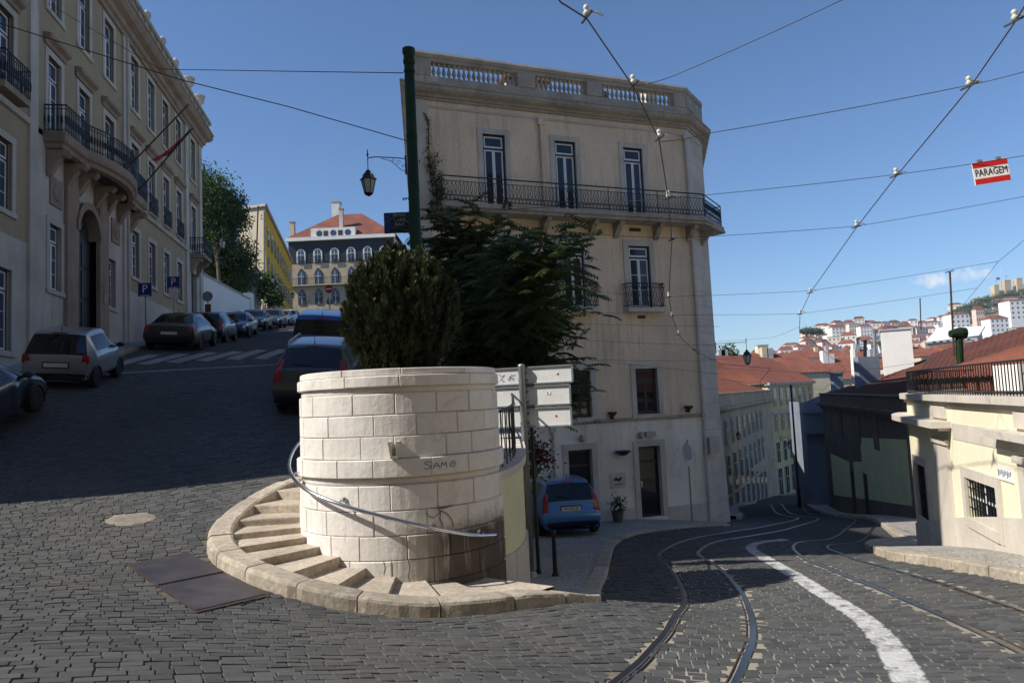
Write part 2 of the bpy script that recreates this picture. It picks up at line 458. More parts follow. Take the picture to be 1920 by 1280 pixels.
ZLf = tps_fit(NEAR + [(-3.97,9.5,-1.40), (-3.42,11.2,-1.0), (-7.2,10.3,-1.10), (-4.61,17,-.10), (-10.64,17,.66), (-11.82,25,2.19), (-6.04,23,1.15),
        (-19.8,62,7.2), (-32.8,110,14.0), (-12,62,6.7), (-8,40,3.9), (-2,31,2.2), (-.5,12,-.95), (-1.5,17,-.1), (-45,62,8.2), (-32,22,2.2), (-55,110,14.8), (-14,110,13.4), (-13,9,-1.0)] + [tuple(pt(u_, v_, d_)) for (u_, v_, d_) in ((428,635,36.5), (467,621,43.5), (505,616,50), (530,612,57))])
ZRf = tps_fit(NEAR + [(2.24,8.9,-2.56), (2.62,11.8,-2.78), (1.32,20,-3.78), (3.26,23.5,-3.95), (6.6,24.9,-4.40), (10.6,19.8,-4.38), (7.5,11.8,-2.80),
        (7.2,9.4,-2.42), (18.23,44,-7.55), (12.53,24,-4.70), (18.7,50,-8.04), (25.9,78,-11.3), (.1,11,-2.72), (-1.5,15,-3.1), (-4,22,-3.9), (20,22,-4.6), (14,10,-2.7), (34,44,-7.7),
        (8,62,-9.4), (2,40,-6.4), (45,78,-11.6), (8,90,-12.6), (40,95,-13.4)])
XDY = [7.5, 9.5, 11, 14, 17, 21, 40, 140]; XDX = [-1.4, -1.0, -.3, -.6, -1.3, -2.6, -5.2, -14]
def ZG(x, y):
    x = np.asarray(x, float); y = np.asarray(y, float)
    xd = np.interp(y, XDY, XDX); wd = np.interp(y, [6.0, 9.0], [2.5, .16])
    t = np.clip((x-xd)/wd*.5+.5, 0, 1); t = t*t*(3-2*t)
    return ZLf(x, y)*(1-t) + ZRf(x, y)*t
def zg(x, y): return float(ZG(x, y))
def zl(x, y): return float(ZLf(x, y))
def zr(x, y): return float(ZRf(x, y))
def gpt(u, v, zf=None, dmin=2.0, dmax=130.0):
    zf = zf or zg
    q = _f + _r*((u-960)/FPX) - _u*((v-640)/FPX); q = q/q.y
    d = dmin; step = .1
    while d < dmax:
        if q.z*d < zf(q.x*d, d):
            a, b = d-step, d
            for _ in range(24):
                c = (a+b)/2
                if q.z*c < zf(q.x*c, c): b = c
                else: a = c
            return Vector((q.x*b, b, zf(q.x*b, b)))
        d += step
    return q*dmax
def in_poly(poly, x, y):
    x = np.asarray(x); y = np.asarray(y); ins = np.zeros(x.shape, bool); n = len(poly)
    for i in range(n):
        x1, y1 = poly[i][:2]; x2, y2 = poly[(i+1) % n][:2]
        c = ((y1 > y) != (y2 > y)) & (x < (x2-x1)*(y-y1)/(y2-y1+1e-12)+x1)
        ins ^= c
    return ins
def poly_dist(path, x, y):       # signed distance to an open polyline (left +)
    best = np.full(np.shape(x), 1e9); sg = np.zeros(np.shape(x))
    for i in range(len(path)-1):
        ax, ay = path[i][:2]; bx, by = path[i+1][:2]
        dx, dy = bx-ax, by-ay; L2 = dx*dx+dy*dy+1e-12
        t = np.clip(((x-ax)*dx+(y-ay)*dy)/L2, 0, 1)
        px_, py_ = ax+t*dx, ay+t*dy
        d = np.hypot(x-px_, y-py_); cr = dx*(y-ay)-dy*(x-ax)
        m_ = d < best; best = np.where(m_, d, best); sg = np.where(m_, np.sign(cr), sg)
    return best*sg

# tower and stair geometry used by the paving as well
TC = Vector((-1.47, 9.5, 0)); TR = 1.248
def ring(phi, r_, z=0.0):        # phi in degrees, 0 = towards the viewer, + to the right
    a = R(phi); return Vector((TC.x + r_*math.sin(a), TC.y - r_*math.cos(a), z))
KERB_IN, KERB_OUT = 2.04, 2.32
def KO(a): return float(np.interp(a, [-180, 18, 40, 56, 70], [2.32, 2.32, 2.38, 2.48, 2.58]))
SIDE_Z = .06
# outer edge of the pavement between the tower and the tan house
SWC = [ring(60, KO(60)), ring(66, KO(66))] + [gpt(u, v, zr) for (u, v) in ((1127,1108), (1140,1078), (1146,1048), (1156,1022), (1186,1005), (1262,993), (1370,986))]
SWC = [Vector((p.x, p.y, 0)) for p in SWC]
SWC_S = resample(catmull(SWC, 6), .35)
CREAM_A, CREAM_B, CREAM_C = Vector((7.05, 7.6, 0)), Vector((7.85, 12.9, 0)), Vector((9.4, 17.2, 0))
SWR = [gpt(u, v, zr) for (u, v) in ((1985,1112), (1920,1096), (1830,1077), (1740,1060), (1690,1053), (1645,1041), (1622,1030), (1628,1022), (1660,1017), (1712,1013))]
SWR = [Vector((p.x, p.y, 0)) for p in SWR]
SWR_S = resample(catmull(SWR, 6), .35)

# --- road sheet
def axis(pts):
    o = []
    for (a, b, st) in pts: o += list(np.arange(a, b, st))
    return np.array(o + [pts[-1][1]])
xs = axis([(-60,-16,2.0), (-16,-4.2,.5), (-4.2,1.0,.12), (1.0,14,.5), (14,60,2.0)])
ys = axis([(-10,2,1.0), (2,6.5,.25), (6.5,12,.11), (12,32,.5), (32,140,2.0)])
GX, GY = np.meshgrid(xs, ys); GZ = ZG(GX, GY)
_ph = np.degrees(np.arctan2(GX-TC.x, TC.y-GY))
GZ = np.where((np.hypot(GX-TC.x, GY-TC.y) < 2.18) & (_ph > -140) & (_ph < 62), np.minimum(GZ, -2.9), GZ)      # pit for the stair
mb = MB(); mb.v = [tuple(q) for q in np.c_[GX.ravel(), GY.ravel(), GZ.ravel()]]
nx = len(xs)
mb.f = [(i*nx+j, i*nx+j+1, (i+1)*nx+j+1, (i+1)*nx+j) for i in range(len(ys)-1) for j in range(nx-1)]
def road_mat():
    g = NG('sett_road_bed'); p = g.pos()
    n1 = g.noise(.35, 4, .6, p); n2 = g.noise(14, 5, .7, p); nl = g.noise(2.0, 5, .7, p)
    geo = g.n('NewGeometry'); sx = g.n('SeparateXYZ'); g.l(geo.outputs['Position'], sx.inputs[0])
    # sandy grout in the tram street, earthy joints in the upper street
    j = g.mix(g.ramp(n2, .3, .7), (.095,.08,.062), (.17,.145,.11))
    j2 = g.mix(g.ramp(n2, .3, .7), (.25,.225,.175), (.37,.335,.265))
    rt = g.ramp(g.math('ADD', sx.outputs['X'], g.math('MULTIPLY', nl, 2.2)), 1.3, 2.4)
    j = g.mix(rt, j, j2)
    # worn setts beyond the range of the modelled ones
    br = g.n('TexBrick'); br.inputs['Scale'].default_value = 1.0
    br.inputs['Brick Width'].default_value = .2; br.inputs['Row Height'].default_value = .125; br.inputs['Mortar Size'].default_value = .012
    br.inputs['Color1'].default_value = (.064,.064,.065,1); br.inputs['Color2'].default_value = (.046,.046,.048,1); br.inputs['Mortar'].default_value = (.05,.045,.038,1)
    g.l(g.pos(), br.inputs['Vector'])
    far = g.ramp(g.math('ADD', sx.outputs['Y'], g.math('MULTIPLY', g.ramp(sx.outputs['X'], 0, -1), -6.0)), 19.0, 20.0)
    c = g.mix(far, j, br.outputs['Color'])
    c = g.mix(g.math('MULTIPLY', g.ramp(n1, .4, .7), .3), c, (.10,.09,.08))
    nm = g.bump(n2, .5, .012)
    return g.done(c, .9, nm, 0, .12)
M['road'] = road_mat()
road = mb.build('road', M['road'], smooth=True); tag(road, kind='structure')
MWD['road'] = Matrix()

# --- tram tracks
def ground_path(px_, extra=()):
    P = [gpt(u, v, zr) for (u, v) in px_] + [Vector((x, y, zr(x, y))) for (x, y) in extra]
    Q = [Vector((p.x, p.y, 0)) for p in P]
    return resample(catmull(Q, 8), .25)
TRK_L = ground_path([(1222,1345),(1262,1290),(1306,1232),(1334,1180),(1341,1130),(1322,1090),(1296,1060),(1272,1038)], [(4.35,18.6),(6.2,21.2),(8.4,24.3),(11.2,29.2),(14.2,38),(16.4,47),(19.5,57)])
TRK_R = ground_path([(2060,1240),(1920,1181),(1800,1134),(1700,1097),(1612,1067),(1545,1043)], [(7.3,18.9),(9.0,21.0),(10.6,23.6),(13.2,28.6),(16.1,37.2),(18.0,46.0),(21.5,56)])
LINE = ground_path([(1735,1330),(1702,1270),(1658,1200),(1592,1142),(1505,1088),(1440,1050),(1408,1028)], [(5.9,18.7),(7.2,20.4)])
def offset_path(P, t):
    o = []
    for i, p in enumerate(P):
        d = (P[min(i+1, len(P)-1)]-P[max(i-1, 0)]).normalized()
        o.append(Vector((p.x+d.y*t, p.y-d.x*t, 0)))
    return o
def strip(mb, P, prof, zf):      # prof: list of (offset right, height) swept along P
    rows = []
    for i, p in enumerate(P):
        d = (P[min(i+1, len(P)-1)]-P[max(i-1, 0)]).normalized()
        row = []
        for (t, h) in prof:
            x, y = p.x+d.y*t, p.y-d.x*t
            row.append((x, y, h))
        rows.append(row)
    arr = np.array(rows); zz = zf(arr[:, :, 0], arr[:, :, 1])
    arr[:, :, 2] += zz
    mb.grid([[tuple(q) for q in r_] for r_ in arr]); return mb
def track(P, label):
    t = thing('tram_track', P[0] + Vector((0,0,zr(P[0].x, P[0].y))), label, 'tram track', 'tram tracks set in the paving')
    for sgn in (-1, 1):
        q = offset_path(P, sgn*.375)
        a = MB(); strip(a, q, [(-.034,-.03),(-.034,.010),(-.028,.0145),(.024,.0145),(.030,.010),(.030,-.012)] if sgn > 0 else [(-.030,-.012),(-.030,.010),(-.024,.0145),(.028,.0145),(.034,.010),(.034,-.03)], ZRf)
        rail = a.build('rail', M['railsteel'], t, world=True)
        b = MB(); s_ = -sgn
        strip(b, q, sorted([(s_*.030,-.012),(s_*.056,-.012),(s_*.058,.0125),(s_*.068,.0125),(s_*.070,-.03)]), ZRf)
        b.build('groove_lip', M['railside'], rail, world=True)
    return t
track(TRK_L, 'grooved tram track curving along the kerb beside the stair tower')
track(TRK_R, 'grooved tram track running along the cream curved building side')

# --- setts
PLATE = [gpt(u, v) for (u, v) in ((237,1061), (352,1038), (503,1118), (368,1150))]
PATCHC = gpt(245, 974)
def sett_candidates(ang, ly, lx, xr, yr, warp):
    e1 = np.array([math.cos(ang), math.sin(ang)]); e2 = np.array([-e1[1], e1[0]])
    out_ = []
    n2 = int((yr[1]-yr[0])/ly)+20
    for k in range(-10, n2):
        b = yr[0] + k*ly
        a = xr[0] + rng.random()*lx
        while a < xr[1]:
            w = lx*rng.uniform(.75, 1.35)
            out_.append((a+w/2, b, w, ly)); a += w
    A = np.array(out_); bx = A[:, 0]; by = A[:, 1]
    by2 = by + warp*np.sin(bx*.55+1.0) + .03*np.sin(bx*2.3+by)
    slope = warp*.55*np.cos(bx*.55+1.0)
    x = bx*e1[0] + by2*e2[0]; y = bx*e1[1] + by2*e2[1]
    return np.c_[x, y, A[:, 2], A[:, 3], ang+np.arctan(slope)]
CL = sett_candidates(R(25), .108, .132, (-18, 22), (-9, 32), .10)
CR_ = sett_candidates(R(-12), .105, .122, (-6, 14), (2, 26), .05)
def project_np(x, y, z):
    w = y*_f.y + z*_f.z
    a = x*_r.x + y*_r.y + z*_r.z; b = x*_u.x + y*_u.y + z*_u.z
    return 960+FPX*a/w, 640-FPX*b/w
SWC_POLY = [(p.x, p.y) for p in SWC_S] + [(7.2,25.5), (-2.5,22), (-1.5,9.5)]
SWR_POLY = [(p.x, p.y) for p in SWR_S] + [(13,21.5), (13,5)]
def sett_filter(C, right):
    x, y = C[:, 0], C[:, 1]
    ok = (y > 2.4) & (y < (19.6 if right else 25.5))
    C = C[ok]; x, y = C[:, 0], C[:, 1]
    sd = poly_dist([(p.x, p.y) for p in TRK_L[::3]], x, y)      # + = left of the left track
    ok = (sd < .54) if right else (sd > .46)
    z = ZG(x, y); u, v = project_np(x, y, z)
    ok &= (u > -70) & (u < 1990) & (v < 1345)
    ok &= np.hypot(x-TC.x, y-TC.y) > np.interp(np.degrees(np.arctan2(x-TC.x, TC.y-y)), [-180, 18, 40, 56, 70, 71], [2.32, 2.32, 2.38, 2.48, 2.58, 1.0])+.05
    ok &= ~in_poly(SWC_POLY, x, y) & ~in_poly(SWR_POLY, x, y)
    if right:
        for T in (TRK_L, TRK_R):
            dd = np.abs(np.abs(poly_dist([(p.x, p.y) for p in T[::2]], x, y))-.375)
            ok &= dd > .068
    else:
        ok &= ~in_poly([(p.x, p.y) for p in PLATE], x, y)
        ok &= ~((np.abs(x-np.interp(y, XDY, XDX)) < .6) & (y > 9.5))
        ok &= (((x-PATCHC.x)/.28)**2 + ((y-PATCHC.y)/.22)**2 > 1.0)
    return C[ok]
CL = sett_filter(CL, False); CR_ = sett_filter(CR_, True)
ALLS = np.r_[np.c_[CL, np.zeros(len(CL))], np.c_[CR_, np.ones(len(CR_))]]
def sett_geo(row):
    x, y, w, l, a, rt = row
    g_ = .0035 if rt < .5 else .006
    hw, hl = w/2-g_*rng.uniform(.5, 1.3), l/2-g_*rng.uniform(.4, 1.2)
    ca, sa = math.cos(a), math.sin(a)
    h0 = .010 + rng.gauss(0, .0025); tx, ty = rng.gauss(0, .02), rng.gauss(0, .024)
    crn = []
    for (sx_, sy_) in ((-1,-1),(1,-1),(1,1),(-1,1)):
        crn.append((sx_*(hw+rng.uniform(-.004,.002)), sy_*(hl+rng.uniform(-.004,.002))))
    V = []
    for (fx, z_) in ((0,-.012), (.0005,h0-.003), (.0035,h0)):
        for (cx_, cy_) in crn:
            lx_, ly_ = cx_-math.copysign(fx, cx_), cy_-math.copysign(fx, cy_)
            V.append((x+lx_*ca-ly_*sa, y+lx_*sa+ly_*ca, z_+tx*lx_+ty*ly_))
    return V
SF = [(0,1,5,4),(1,2,6,5),(2,3,7,6),(3,0,4,7),(4,5,9,8),(5,6,10,9),(6,7,11,10),(7,4,8,11),(8,9,10,11)]
def sett_mat():
    g = NG('basalt_sett'); p = g.pos()
    at = g.n('Attribute'); at.attribute_name = 'rnd'
    ap = g.n('Attribute'); ap.attribute_name = 'line'
    n1 = g.noise(30, 4, .6, p); n2 = g.noise(.6, 4, .6, p); n3 = g.noise(5, 5, .7, p)
    c = g.mix(at.outputs['Fac'], (.052,.055,.056), (.100,.100,.097))
    c = g.mix(g.math('MULTIPLY', g.ramp(n1, .4, .75), .3), c, (.14,.137,.13))
    c = g.mix(g.math('MULTIPLY', g.ramp(n2, .45, .7), .45), c, (.115,.105,.088))
    no = g.noise(.22, 5, .65, p, .5)
    c = g.mix(g.math('MULTIPLY', g.ramp(no, .52, .68), .45), c, (.045,.045,.046))
    pm = g.ramp(g.math('ADD', g.math('ABSOLUTE', ap.outputs['Fac']), g.math('MULTIPLY', n3, .05)), .145, .125)
    pm = g.math('MULTIPLY', pm, g.ramp(n3, .66, .46))
    c = g.mix(g.math('MULTIPLY', pm, .92), c, (.52,.52,.50))
    r_ = g.math('MULTIPLY_ADD', n1, .22); r_.node.inputs[2].default_value = .56
    nm = g.bump(n1, .35, .006)
    return g.done(c, r_, nm, 0, .12)
M['sett'] = sett_mat()
LN = [(p.x, p.y) for p in LINE]
def sett_mesh(rows, name):
    V = []; F = []; rn = []
    for row in rows:
        n = len(V); V += sett_geo(row); F += [tuple(n+i for i in q) for q in SF]
        rn += [rng.random()]*9
    A = np.array(V); A[:, 2] += ZG(A[:, 0], A[:, 1])
    ld = np.clip(poly_dist(LN[::2], A[:, 0], A[:, 1]), -3, 3)
    me = bpy.data.meshes.new(name); me.from_pydata([tuple(q) for q in A], [], F); me.update()
    me.materials.append(M['sett'])
    a = me.attributes.new('rnd', 'FLOAT', 'FACE'); a.data.foreach_set('value', rn)
    b = me.attributes.new('line', 'FLOAT', 'POINT'); b.data.foreach_set('value', list(ld))
    return me
dist = np.hypot(np.hypot(ALLS[:, 0], ALLS[:, 1]), 1.8)
uu, vv_ = project_np(ALLS[:, 0], ALLS[:, 1], ZG(ALLS[:, 0], ALLS[:, 1]))
size = ALLS[:, 2]*ALLS[:, 3]/dist**2 * ((uu > 0) & (uu < 1920) & (vv_ < 1280))
order = np.argsort(-size)
big, rest = order[:300], order[300:]
for i in big:
    link(bpy.data.objects.new('sett', sett_mesh([ALLS[i]], 'sett')), road)
so = link(bpy.data.objects.new('sett_paving', sett_mesh(ALLS[rest], 'sett_paving')), road); so['kind'] = 'stuff'
print('setts', len(ALLS))
a = MB(); strip(a, LINE, [(-.125,.005),(.125,.005)], ZRf)
a.build('lane_line', M['paint'], road)

# --- chequer plate cover, rubble patch
t = thing('access_cover', PLATE[0], 'rusty double metal access cover set in the setts by the stair kerb', 'access cover')
pc = [p + Vector((0,0,.022)) for p in PLATE]
def lerp4(a, b): return pc[0].lerp(pc[1], a).lerp(pc[3].lerp(pc[2], a), b)
for (b0, b1) in ((.02,.485), (.515,.98)):
    q = MB(); c4 = [lerp4(.015,b0), lerp4(.985,b0), lerp4(.985,b1), lerp4(.015,b1)]
    lo = [p - Vector((0,0,.05)) for p in c4]
    q.v = [tuple(p) for p in c4+lo]; q.f = [(0,1,2,3),(0,4,5,1),(1,5,6,2),(2,6,7,3),(3,7,4,0)]
    q.build('cover_plate', M['plateiron'], t, world=True)
q = MB()
for (a0, a1, b0, b1) in ((-.008,1.008,-.012,.012), (-.008,1.008,.988,1.012), (-.008,.008,.012,.988), (.992,1.008,.012,.988)):
    q.quad(*[lerp4(x, y)-Vector((0,0,.004)) for (x, y) in ((a0,b0),(a1,b0),(a1,b1),(a0,b1))])
q.build('frame', M['rust'], t, world=True)
q = MB(); row = []
for k in range(24):
    a = 2*math.pi*k/24; rr = 1+.22*noise.noise(Vector((math.cos(a)*1.6, math.sin(a)*1.6, 3)))
    row.append((math.cos(a)*.31*rr, math.sin(a)*.25*rr))
rows = []
for s_, h in ((1.0,.008), (.8,.020), (.45,.026), (.0,.028)):
    rr_ = []
    for (cx_, cy_) in row + row[:1]:
        x, y = PATCHC.x+cx_*s_, PATCHC.y+cy_*s_
        rr_.append((x, y, zg(x, y)+h+.008*noise.noise(Vector((x*9, y*9, 0)))))
    rows.append(rr_)
q.grid(rows); o = q.build('rubble_patch', M['dirtpatch'], smooth=True)
tag(o, 'pale rubble patch filling a hole in the setts', 'patch')

# --- kerb stones: each stone its own object
def kerb_run(parent, P, w, h, zf, step=.95, name='kerb_stone', mat='kerb', up=.0):
    P = resample(P, .12); L = len(P); per = max(2, int(step/.12)); i = 0
    while i < L-2:
        j = min(L-1, i+max(2, int(per*rng.uniform(.8, 1.2))))
        if L-1-j < per*.4: j = L-1
        seg = P[i:j+1]; a = MB()
        bulge = rng.uniform(-.006, .006)
        prof = [(-.0,-.12), (0,h-.025), (-.012,h-.006), (-.035,h), (-w+.01,h), (-w,h-.012), (-w,-.12)]
        # shorten to leave a joint
        seg = [Vector(p) for p in seg]
        seg[0] = seg[0].lerp(seg[1], .07); seg[-1] = seg[-1].lerp(seg[-2], .07)
        rows = []
        for k, p in enumerate(seg):
            d = (seg[min(k+1, len(seg)-1)]-seg[max(k-1, 0)]).normalized()
            rows.append([(p.x+d.y*(t_+bulge), p.y-d.x*(t_+bulge), hh + zf(p.x, p.y)+rng.uniform(-.002,.002)) for (t_, hh) in prof])
        a.grid(rows); n = len(prof)
        a.f.append(tuple(range(n))); e = len(rows)-1; a.f.append(tuple(e*n+k for k in range(n))[::-1])
        a.build(name, M[mat], parent)
        i = j
SPM = {}
def calcada_mat():
    g = NG('small_limestone_paving'); p = g.pos()
    v = g.n('TexVoronoi'); v.inputs['Scale'].default_value = 17; g.l(p, v.inputs['Vector']); v.feature = 'DISTANCE_TO_EDGE'
    v2 = g.n('TexVoronoi'); v2.inputs['Scale'].default_value = 17; g.l(p, v2.inputs['Vector'])
    n1 = g.noise(.9, 5, .65, p)
    c = g.mix(v2.outputs['Color'], (.30,.275,.235), (.42,.39,.34))
    sv = g.n('HueSaturation'); sv.inputs['Saturation'].default_value = .25; g.l(v2.outputs['Color'], sv.inputs['Color'])
    c = g.mix(.25, (.36,.33,.285), sv.outputs[0])
    e = g.ramp(v.outputs['Distance'], .02, .10)
    c = g.mix(e, (.13,.115,.09), c)
    c = g.mix(g.math('MULTIPLY', g.ramp(n1, .4, .72), .5), c, (.20,.175,.14))
    nm = g.bump(e, .5, .01)
    return g.done(c, .85, nm, 0, .3)
M['calcada'] = calcada_mat()
def pavement(name, outer, inner, zf, h):
    n = len(outer); inner = resample(inner, 1e9) if len(inner) < 2 else inner
    Lp = [Vector(p) for p in inner]; L = [0]
    for i in range(1, len(Lp)): L.append(L[-1]+(Lp[i]-Lp[i-1]).length)
    rows = []
    for i, p in enumerate(outer):
        s_ = L[-1]*i/(n-1); j = 0
        while j < len(L)-2 and L[j+1] < s_: j += 1
        q = Lp[j].lerp(Lp[j+1], (s_-L[j])/max(1e-9, L[j+1]-L[j]))
        row = []
        for k in range(13):
            c = Vector(p).lerp(q, k/12); row.append((c.x, c.y, zf(c.x, c.y)+h))
        rows.append(row)
    a = MB(); a.grid(rows); o = a.build(name, M['calcada'], smooth=True); MWD[o.name] = Matrix()
    return tag(o, kind='structure')
pv = pavement('pavement_centre', offset_path(SWC_S, -.22), [ring(46, 1.1), Vector((-.3,9.4,0)), Vector((-.1,12,0)), Vector((-.5,15,0)), Vector((-2,20,0)), Vector((-2.2,21.3,0)), Vector((2,23,0)), Vector((7.0,24.9,0))], zr, SIDE_Z)
kerb_run(pv, SWC_S, .24, SIDE_Z+.012, zr)
pv2 = pavement('pavement_right', offset_path(SWR_S, .22)[::1], [CREAM_A+Vector((.6,-2,0)), CREAM_A, CREAM_B, CREAM_C+Vector((.6,.8,0)), Vector((12.2,21.4,0))], zr, .13)
kerb_run(pv2, SWR_S[::-1], .24, .142, zr)
# downhill pavement along the soot-black house
D0, D1 = Vector((14.2,27.2,0)), Vector((19.9,48.0,0))
SWD = resample(catmull([Vector((10.9,21.2,0)), Vector((11.0,22.2,0)), Vector((11.7,24.2,0)), Vector((13.6,29.5,0)), Vector((16.2,38,0)), Vector((17.9,44,0)), Vector((19.0,49,0)), Vector((22,58,0))], 6), .5)
pv3 = pavement('pavement_downhill', offset_path(SWD, .2), [Vector((13.6,22.6,0)), D0, D1, Vector((20.5,50,0)), Vector((24,58,0))], zr, .13)
kerb_run(pv3, SWD[::-1], .22, .14, zr, 1.2)
SWE = resample(catmull([Vector((8.3,28.0,0)), Vector((9.2,31,0)), Vector((12.0,40,0)), Vector((15.2,52,0)), Vector((19,60,0))], 6), .6)
pv4 = pavement('pavement_far', offset_path(SWE, -.2), [Vector((7.0,28.2,0)), Vector((7.6,31,0)), Vector((9.5,40,0)), Vector((13,54,0)), Vector((18,62,0))], zr, .13)
kerb_run(pv4, SWE, .22, .14, zr, 1.4)
# left pavement beneath the khaki front
LDIR = Vector((-math.sin(R(10.3)), math.cos(R(10.3)), 0)); LNRM = Vector((LDIR.y, -LDIR.x, 0)); LORG = Vector((-11.60, 9.3, 0))
SWL = [LORG + LDIR*s_ + LNRM*1.75 for s_ in np.arange(-2, 70, .5)]
pv5 = pavement('pavement_left', offset_path(SWL, -.22), [LORG+LDIR*(-2)-LNRM*.1, LORG+LDIR*70-LNRM*.1], zl, .13)
kerb_run(pv5, SWL, .22, .14, zl, 1.3)

# --- zebra crossing and stop line in the upper street
for (u0, v0, u1, v1, w) in ((215,686,292,666,.42), (268,684,345,665,.42), (322,681,398,662,.42), (378,678,448,660,.42), (435,675,492,657,.42), (487,674,535,656,.42)):
    A_, B_ = gpt(u0, v0, zl), gpt(u1, v1, zl); d = (B_-A_).normalized(); n_ = Vector((d.y, -d.x, 0))
    q = MB(); rows = []
    for k in range(7):
        c = A_.lerp(B_, k/6)
        rows.append([(p.x, p.y, zl(p.x, p.y)+.024) for p in (c-n_*w/2, c+n_*w/2)])
    q.grid(rows); q.build('crossing_stripe', M['paint_worn'], road)
q = MB(); rows = []
A_, B_ = gpt(196, 703, zl), gpt(528, 684, zl)
for k in range(13):
    c = A_.lerp(B_, k/12); rows.append([(p.x, p.y, zl(p.x, p.y)+.024) for p in (c-Vector((0,.14,0)), c+Vector((0,.14,0)))])
q.grid(rows); q.build('stop_line', M['paint_worn'], road)
# ================================================================ STAIR TOWER
tower = thing('stone_tower', (TC.x, TC.y, -2.7), 'round pale limestone planter tower wrapped by curved steps', 'tower')
def sector(mb, a0, a1, r0, r1, z0, z1, bev=.012, n=5, gap=.004):
    g_ = math.degrees(gap/r1); b_ = math.degrees(bev/r1)
    angs = [(a0+g_, bev), (a0+g_+b_, 0)] + [(a0+(a1-a0)*k/n, 0) for k in range(1, n)] + [(a1-g_-b_, 0), (a1-g_, bev)]
    prof = [(0, z0+gap, 1), (bev, 0, 0), (0, 0, 0), (0, z1-gap, 1)]
    rows = []
    for (a, rb) in angs:
        row = [ring(a, r0, z0+gap), ring(a, r1-max(bev, rb), z0+gap), ring(a, r1-rb, z0+gap+bev), ring(a, r1-rb, z1-gap-bev), ring(a, r1-max(bev, rb), z1-gap), ring(a, r0, z1-gap)]
        rows.append(row)
    mb.grid(rows); N = len(rows[0]); base = len(mb.v)-len(rows)*N
    mb.f.append(tuple(base+k for k in range(N))); e = base+(len(rows)-1)*N
    mb.f.append(tuple(e+k for k in range(N))[::-1])
# courses: (z0, z1, radius, stones, offset)
COURSES = [(.335,.415,TR-.012,10,.3), (.205,.335,TR+.022,10,.3), (-.105,.135,TR,16,.1), (-.345,-.105,TR+.003,15,.62), (-.595,-.345,TR+.006,16,.35), (-.80,-.595,TR+.045,15,.8),
           (-1.165,-.885,TR+.02,16,.25), (-1.435,-1.165,TR+.024,15,.7), (-1.70,-1.435,TR+.028,16,.45), (-1.965,-1.70,TR+.03,15,.1), (-2.25,-1.965,TR+.032,16,.6), (-2.55,-2.25,TR+.034,16,.2)]
for (z0, z1, rr, ns, off) in COURSES:
    cuts = [off*360/ns + 360*k/ns + rng.uniform(-.17,.17)*360/ns for k in range(ns)]
    for k in range(ns):
        a0 = cuts[k]; a1 = cuts[(k+1) % ns] + (360 if k == ns-1 else 0)
        b = MB(); dr = rng.uniform(-.004, .004)
        sector(b, a0, a1, rr-.14, rr+dr, z0, z1, bev=rng.uniform(.006, .012), gap=rng.uniform(.001,.0035))
        o = b.build('stone_block', M['stone'], tower, world=True)
b = MB(); b.lathe([(TR-.055,-2.6), (TR-.055,.30), (TR-.2,.31)], 56, (TC.x, TC.y, 0)); b.build('core', M['mortar'], tower, world=True, smooth=True)
b = MB()
b.lathe([(TR-.03,.13),(TR-.022,.14),(TR-.022,.20),(TR-.03,.21)], 56, (TC.x, TC.y, 0)); b.build('recessed_band', M['stone'], tower, world=True, smooth=True)
b = MB(); b.lathe([(TR-.03,-.89),(TR-.008,-.885),(TR-.008,-.81),(TR-.03,-.80)], 56, (TC.x, TC.y, 0)); b.build('recessed_band', M['stone'], tower, world=True, smooth=True)
b = MB(); b.lathe([(TR-.1,.25),(TR-.12,.36),(.2,.40),(.02,.41)], 40, (TC.x, TC.y, 0)); b.build('soil', M['mortar'], tower, world=True, smooth=True)
# spout: a stone gutter, wider at the top, open in front
phs = 5.0
sp = MB(); c0 = ring(phs, TR+.02); nrm = (ring(phs, 2)-ring(phs, 1)).normalized(); tan = Vector((nrm.y*-1, nrm.x, 0))
def SPp(t_, n_, z_): return c0 + tan*t_ + nrm*n_ + Vector((0,0,z_))
for (ta, tb, za) in ((-.062,-.030,0), (.030,.062,0)):
    q = [SPp(ta, -.02, -.40), SPp(tb, -.02, -.40), SPp(tb, .12, -.40), SPp(ta, .12, -.40), SPp(ta*.66, -.02, -.585), SPp(tb*.5 if ta > 0 else tb*.6, -.02, -.585), SPp(tb*.5 if ta > 0 else tb*.6, .09, -.585), SPp(ta*.66, .09, -.585)]
    n = len(sp.v); sp.v += [tuple(p) for p in q]
    sp.f += [tuple(n+i for i in f_) for f_ in ((0,3,2,1),(4,5,6,7),(0,1,5,4),(1,2,6,5),(2,3,7,6),(3,0,4,7))]
q = [SPp(-.045, -.02, -.555), SPp(.045, -.02, -.555), SPp(.045, .095, -.555), SPp(-.045, .095, -.555), SPp(-.038,-.02,-.59), SPp(.038,-.02,-.59), SPp(.038,.09,-.59), SPp(-.038,.09,-.59)]
n = len(sp.v); sp.v += [tuple(p) for p in q]; sp.f += [tuple(n+i for i in f_) for f_ in ((0,3,2,1),(4,5,6,7),(0,1,5,4),(1,2,6,5),(2,3,7,6),(3,0,4,7))]
sp.build('spout', M['cream_trim'], tower, world=True)
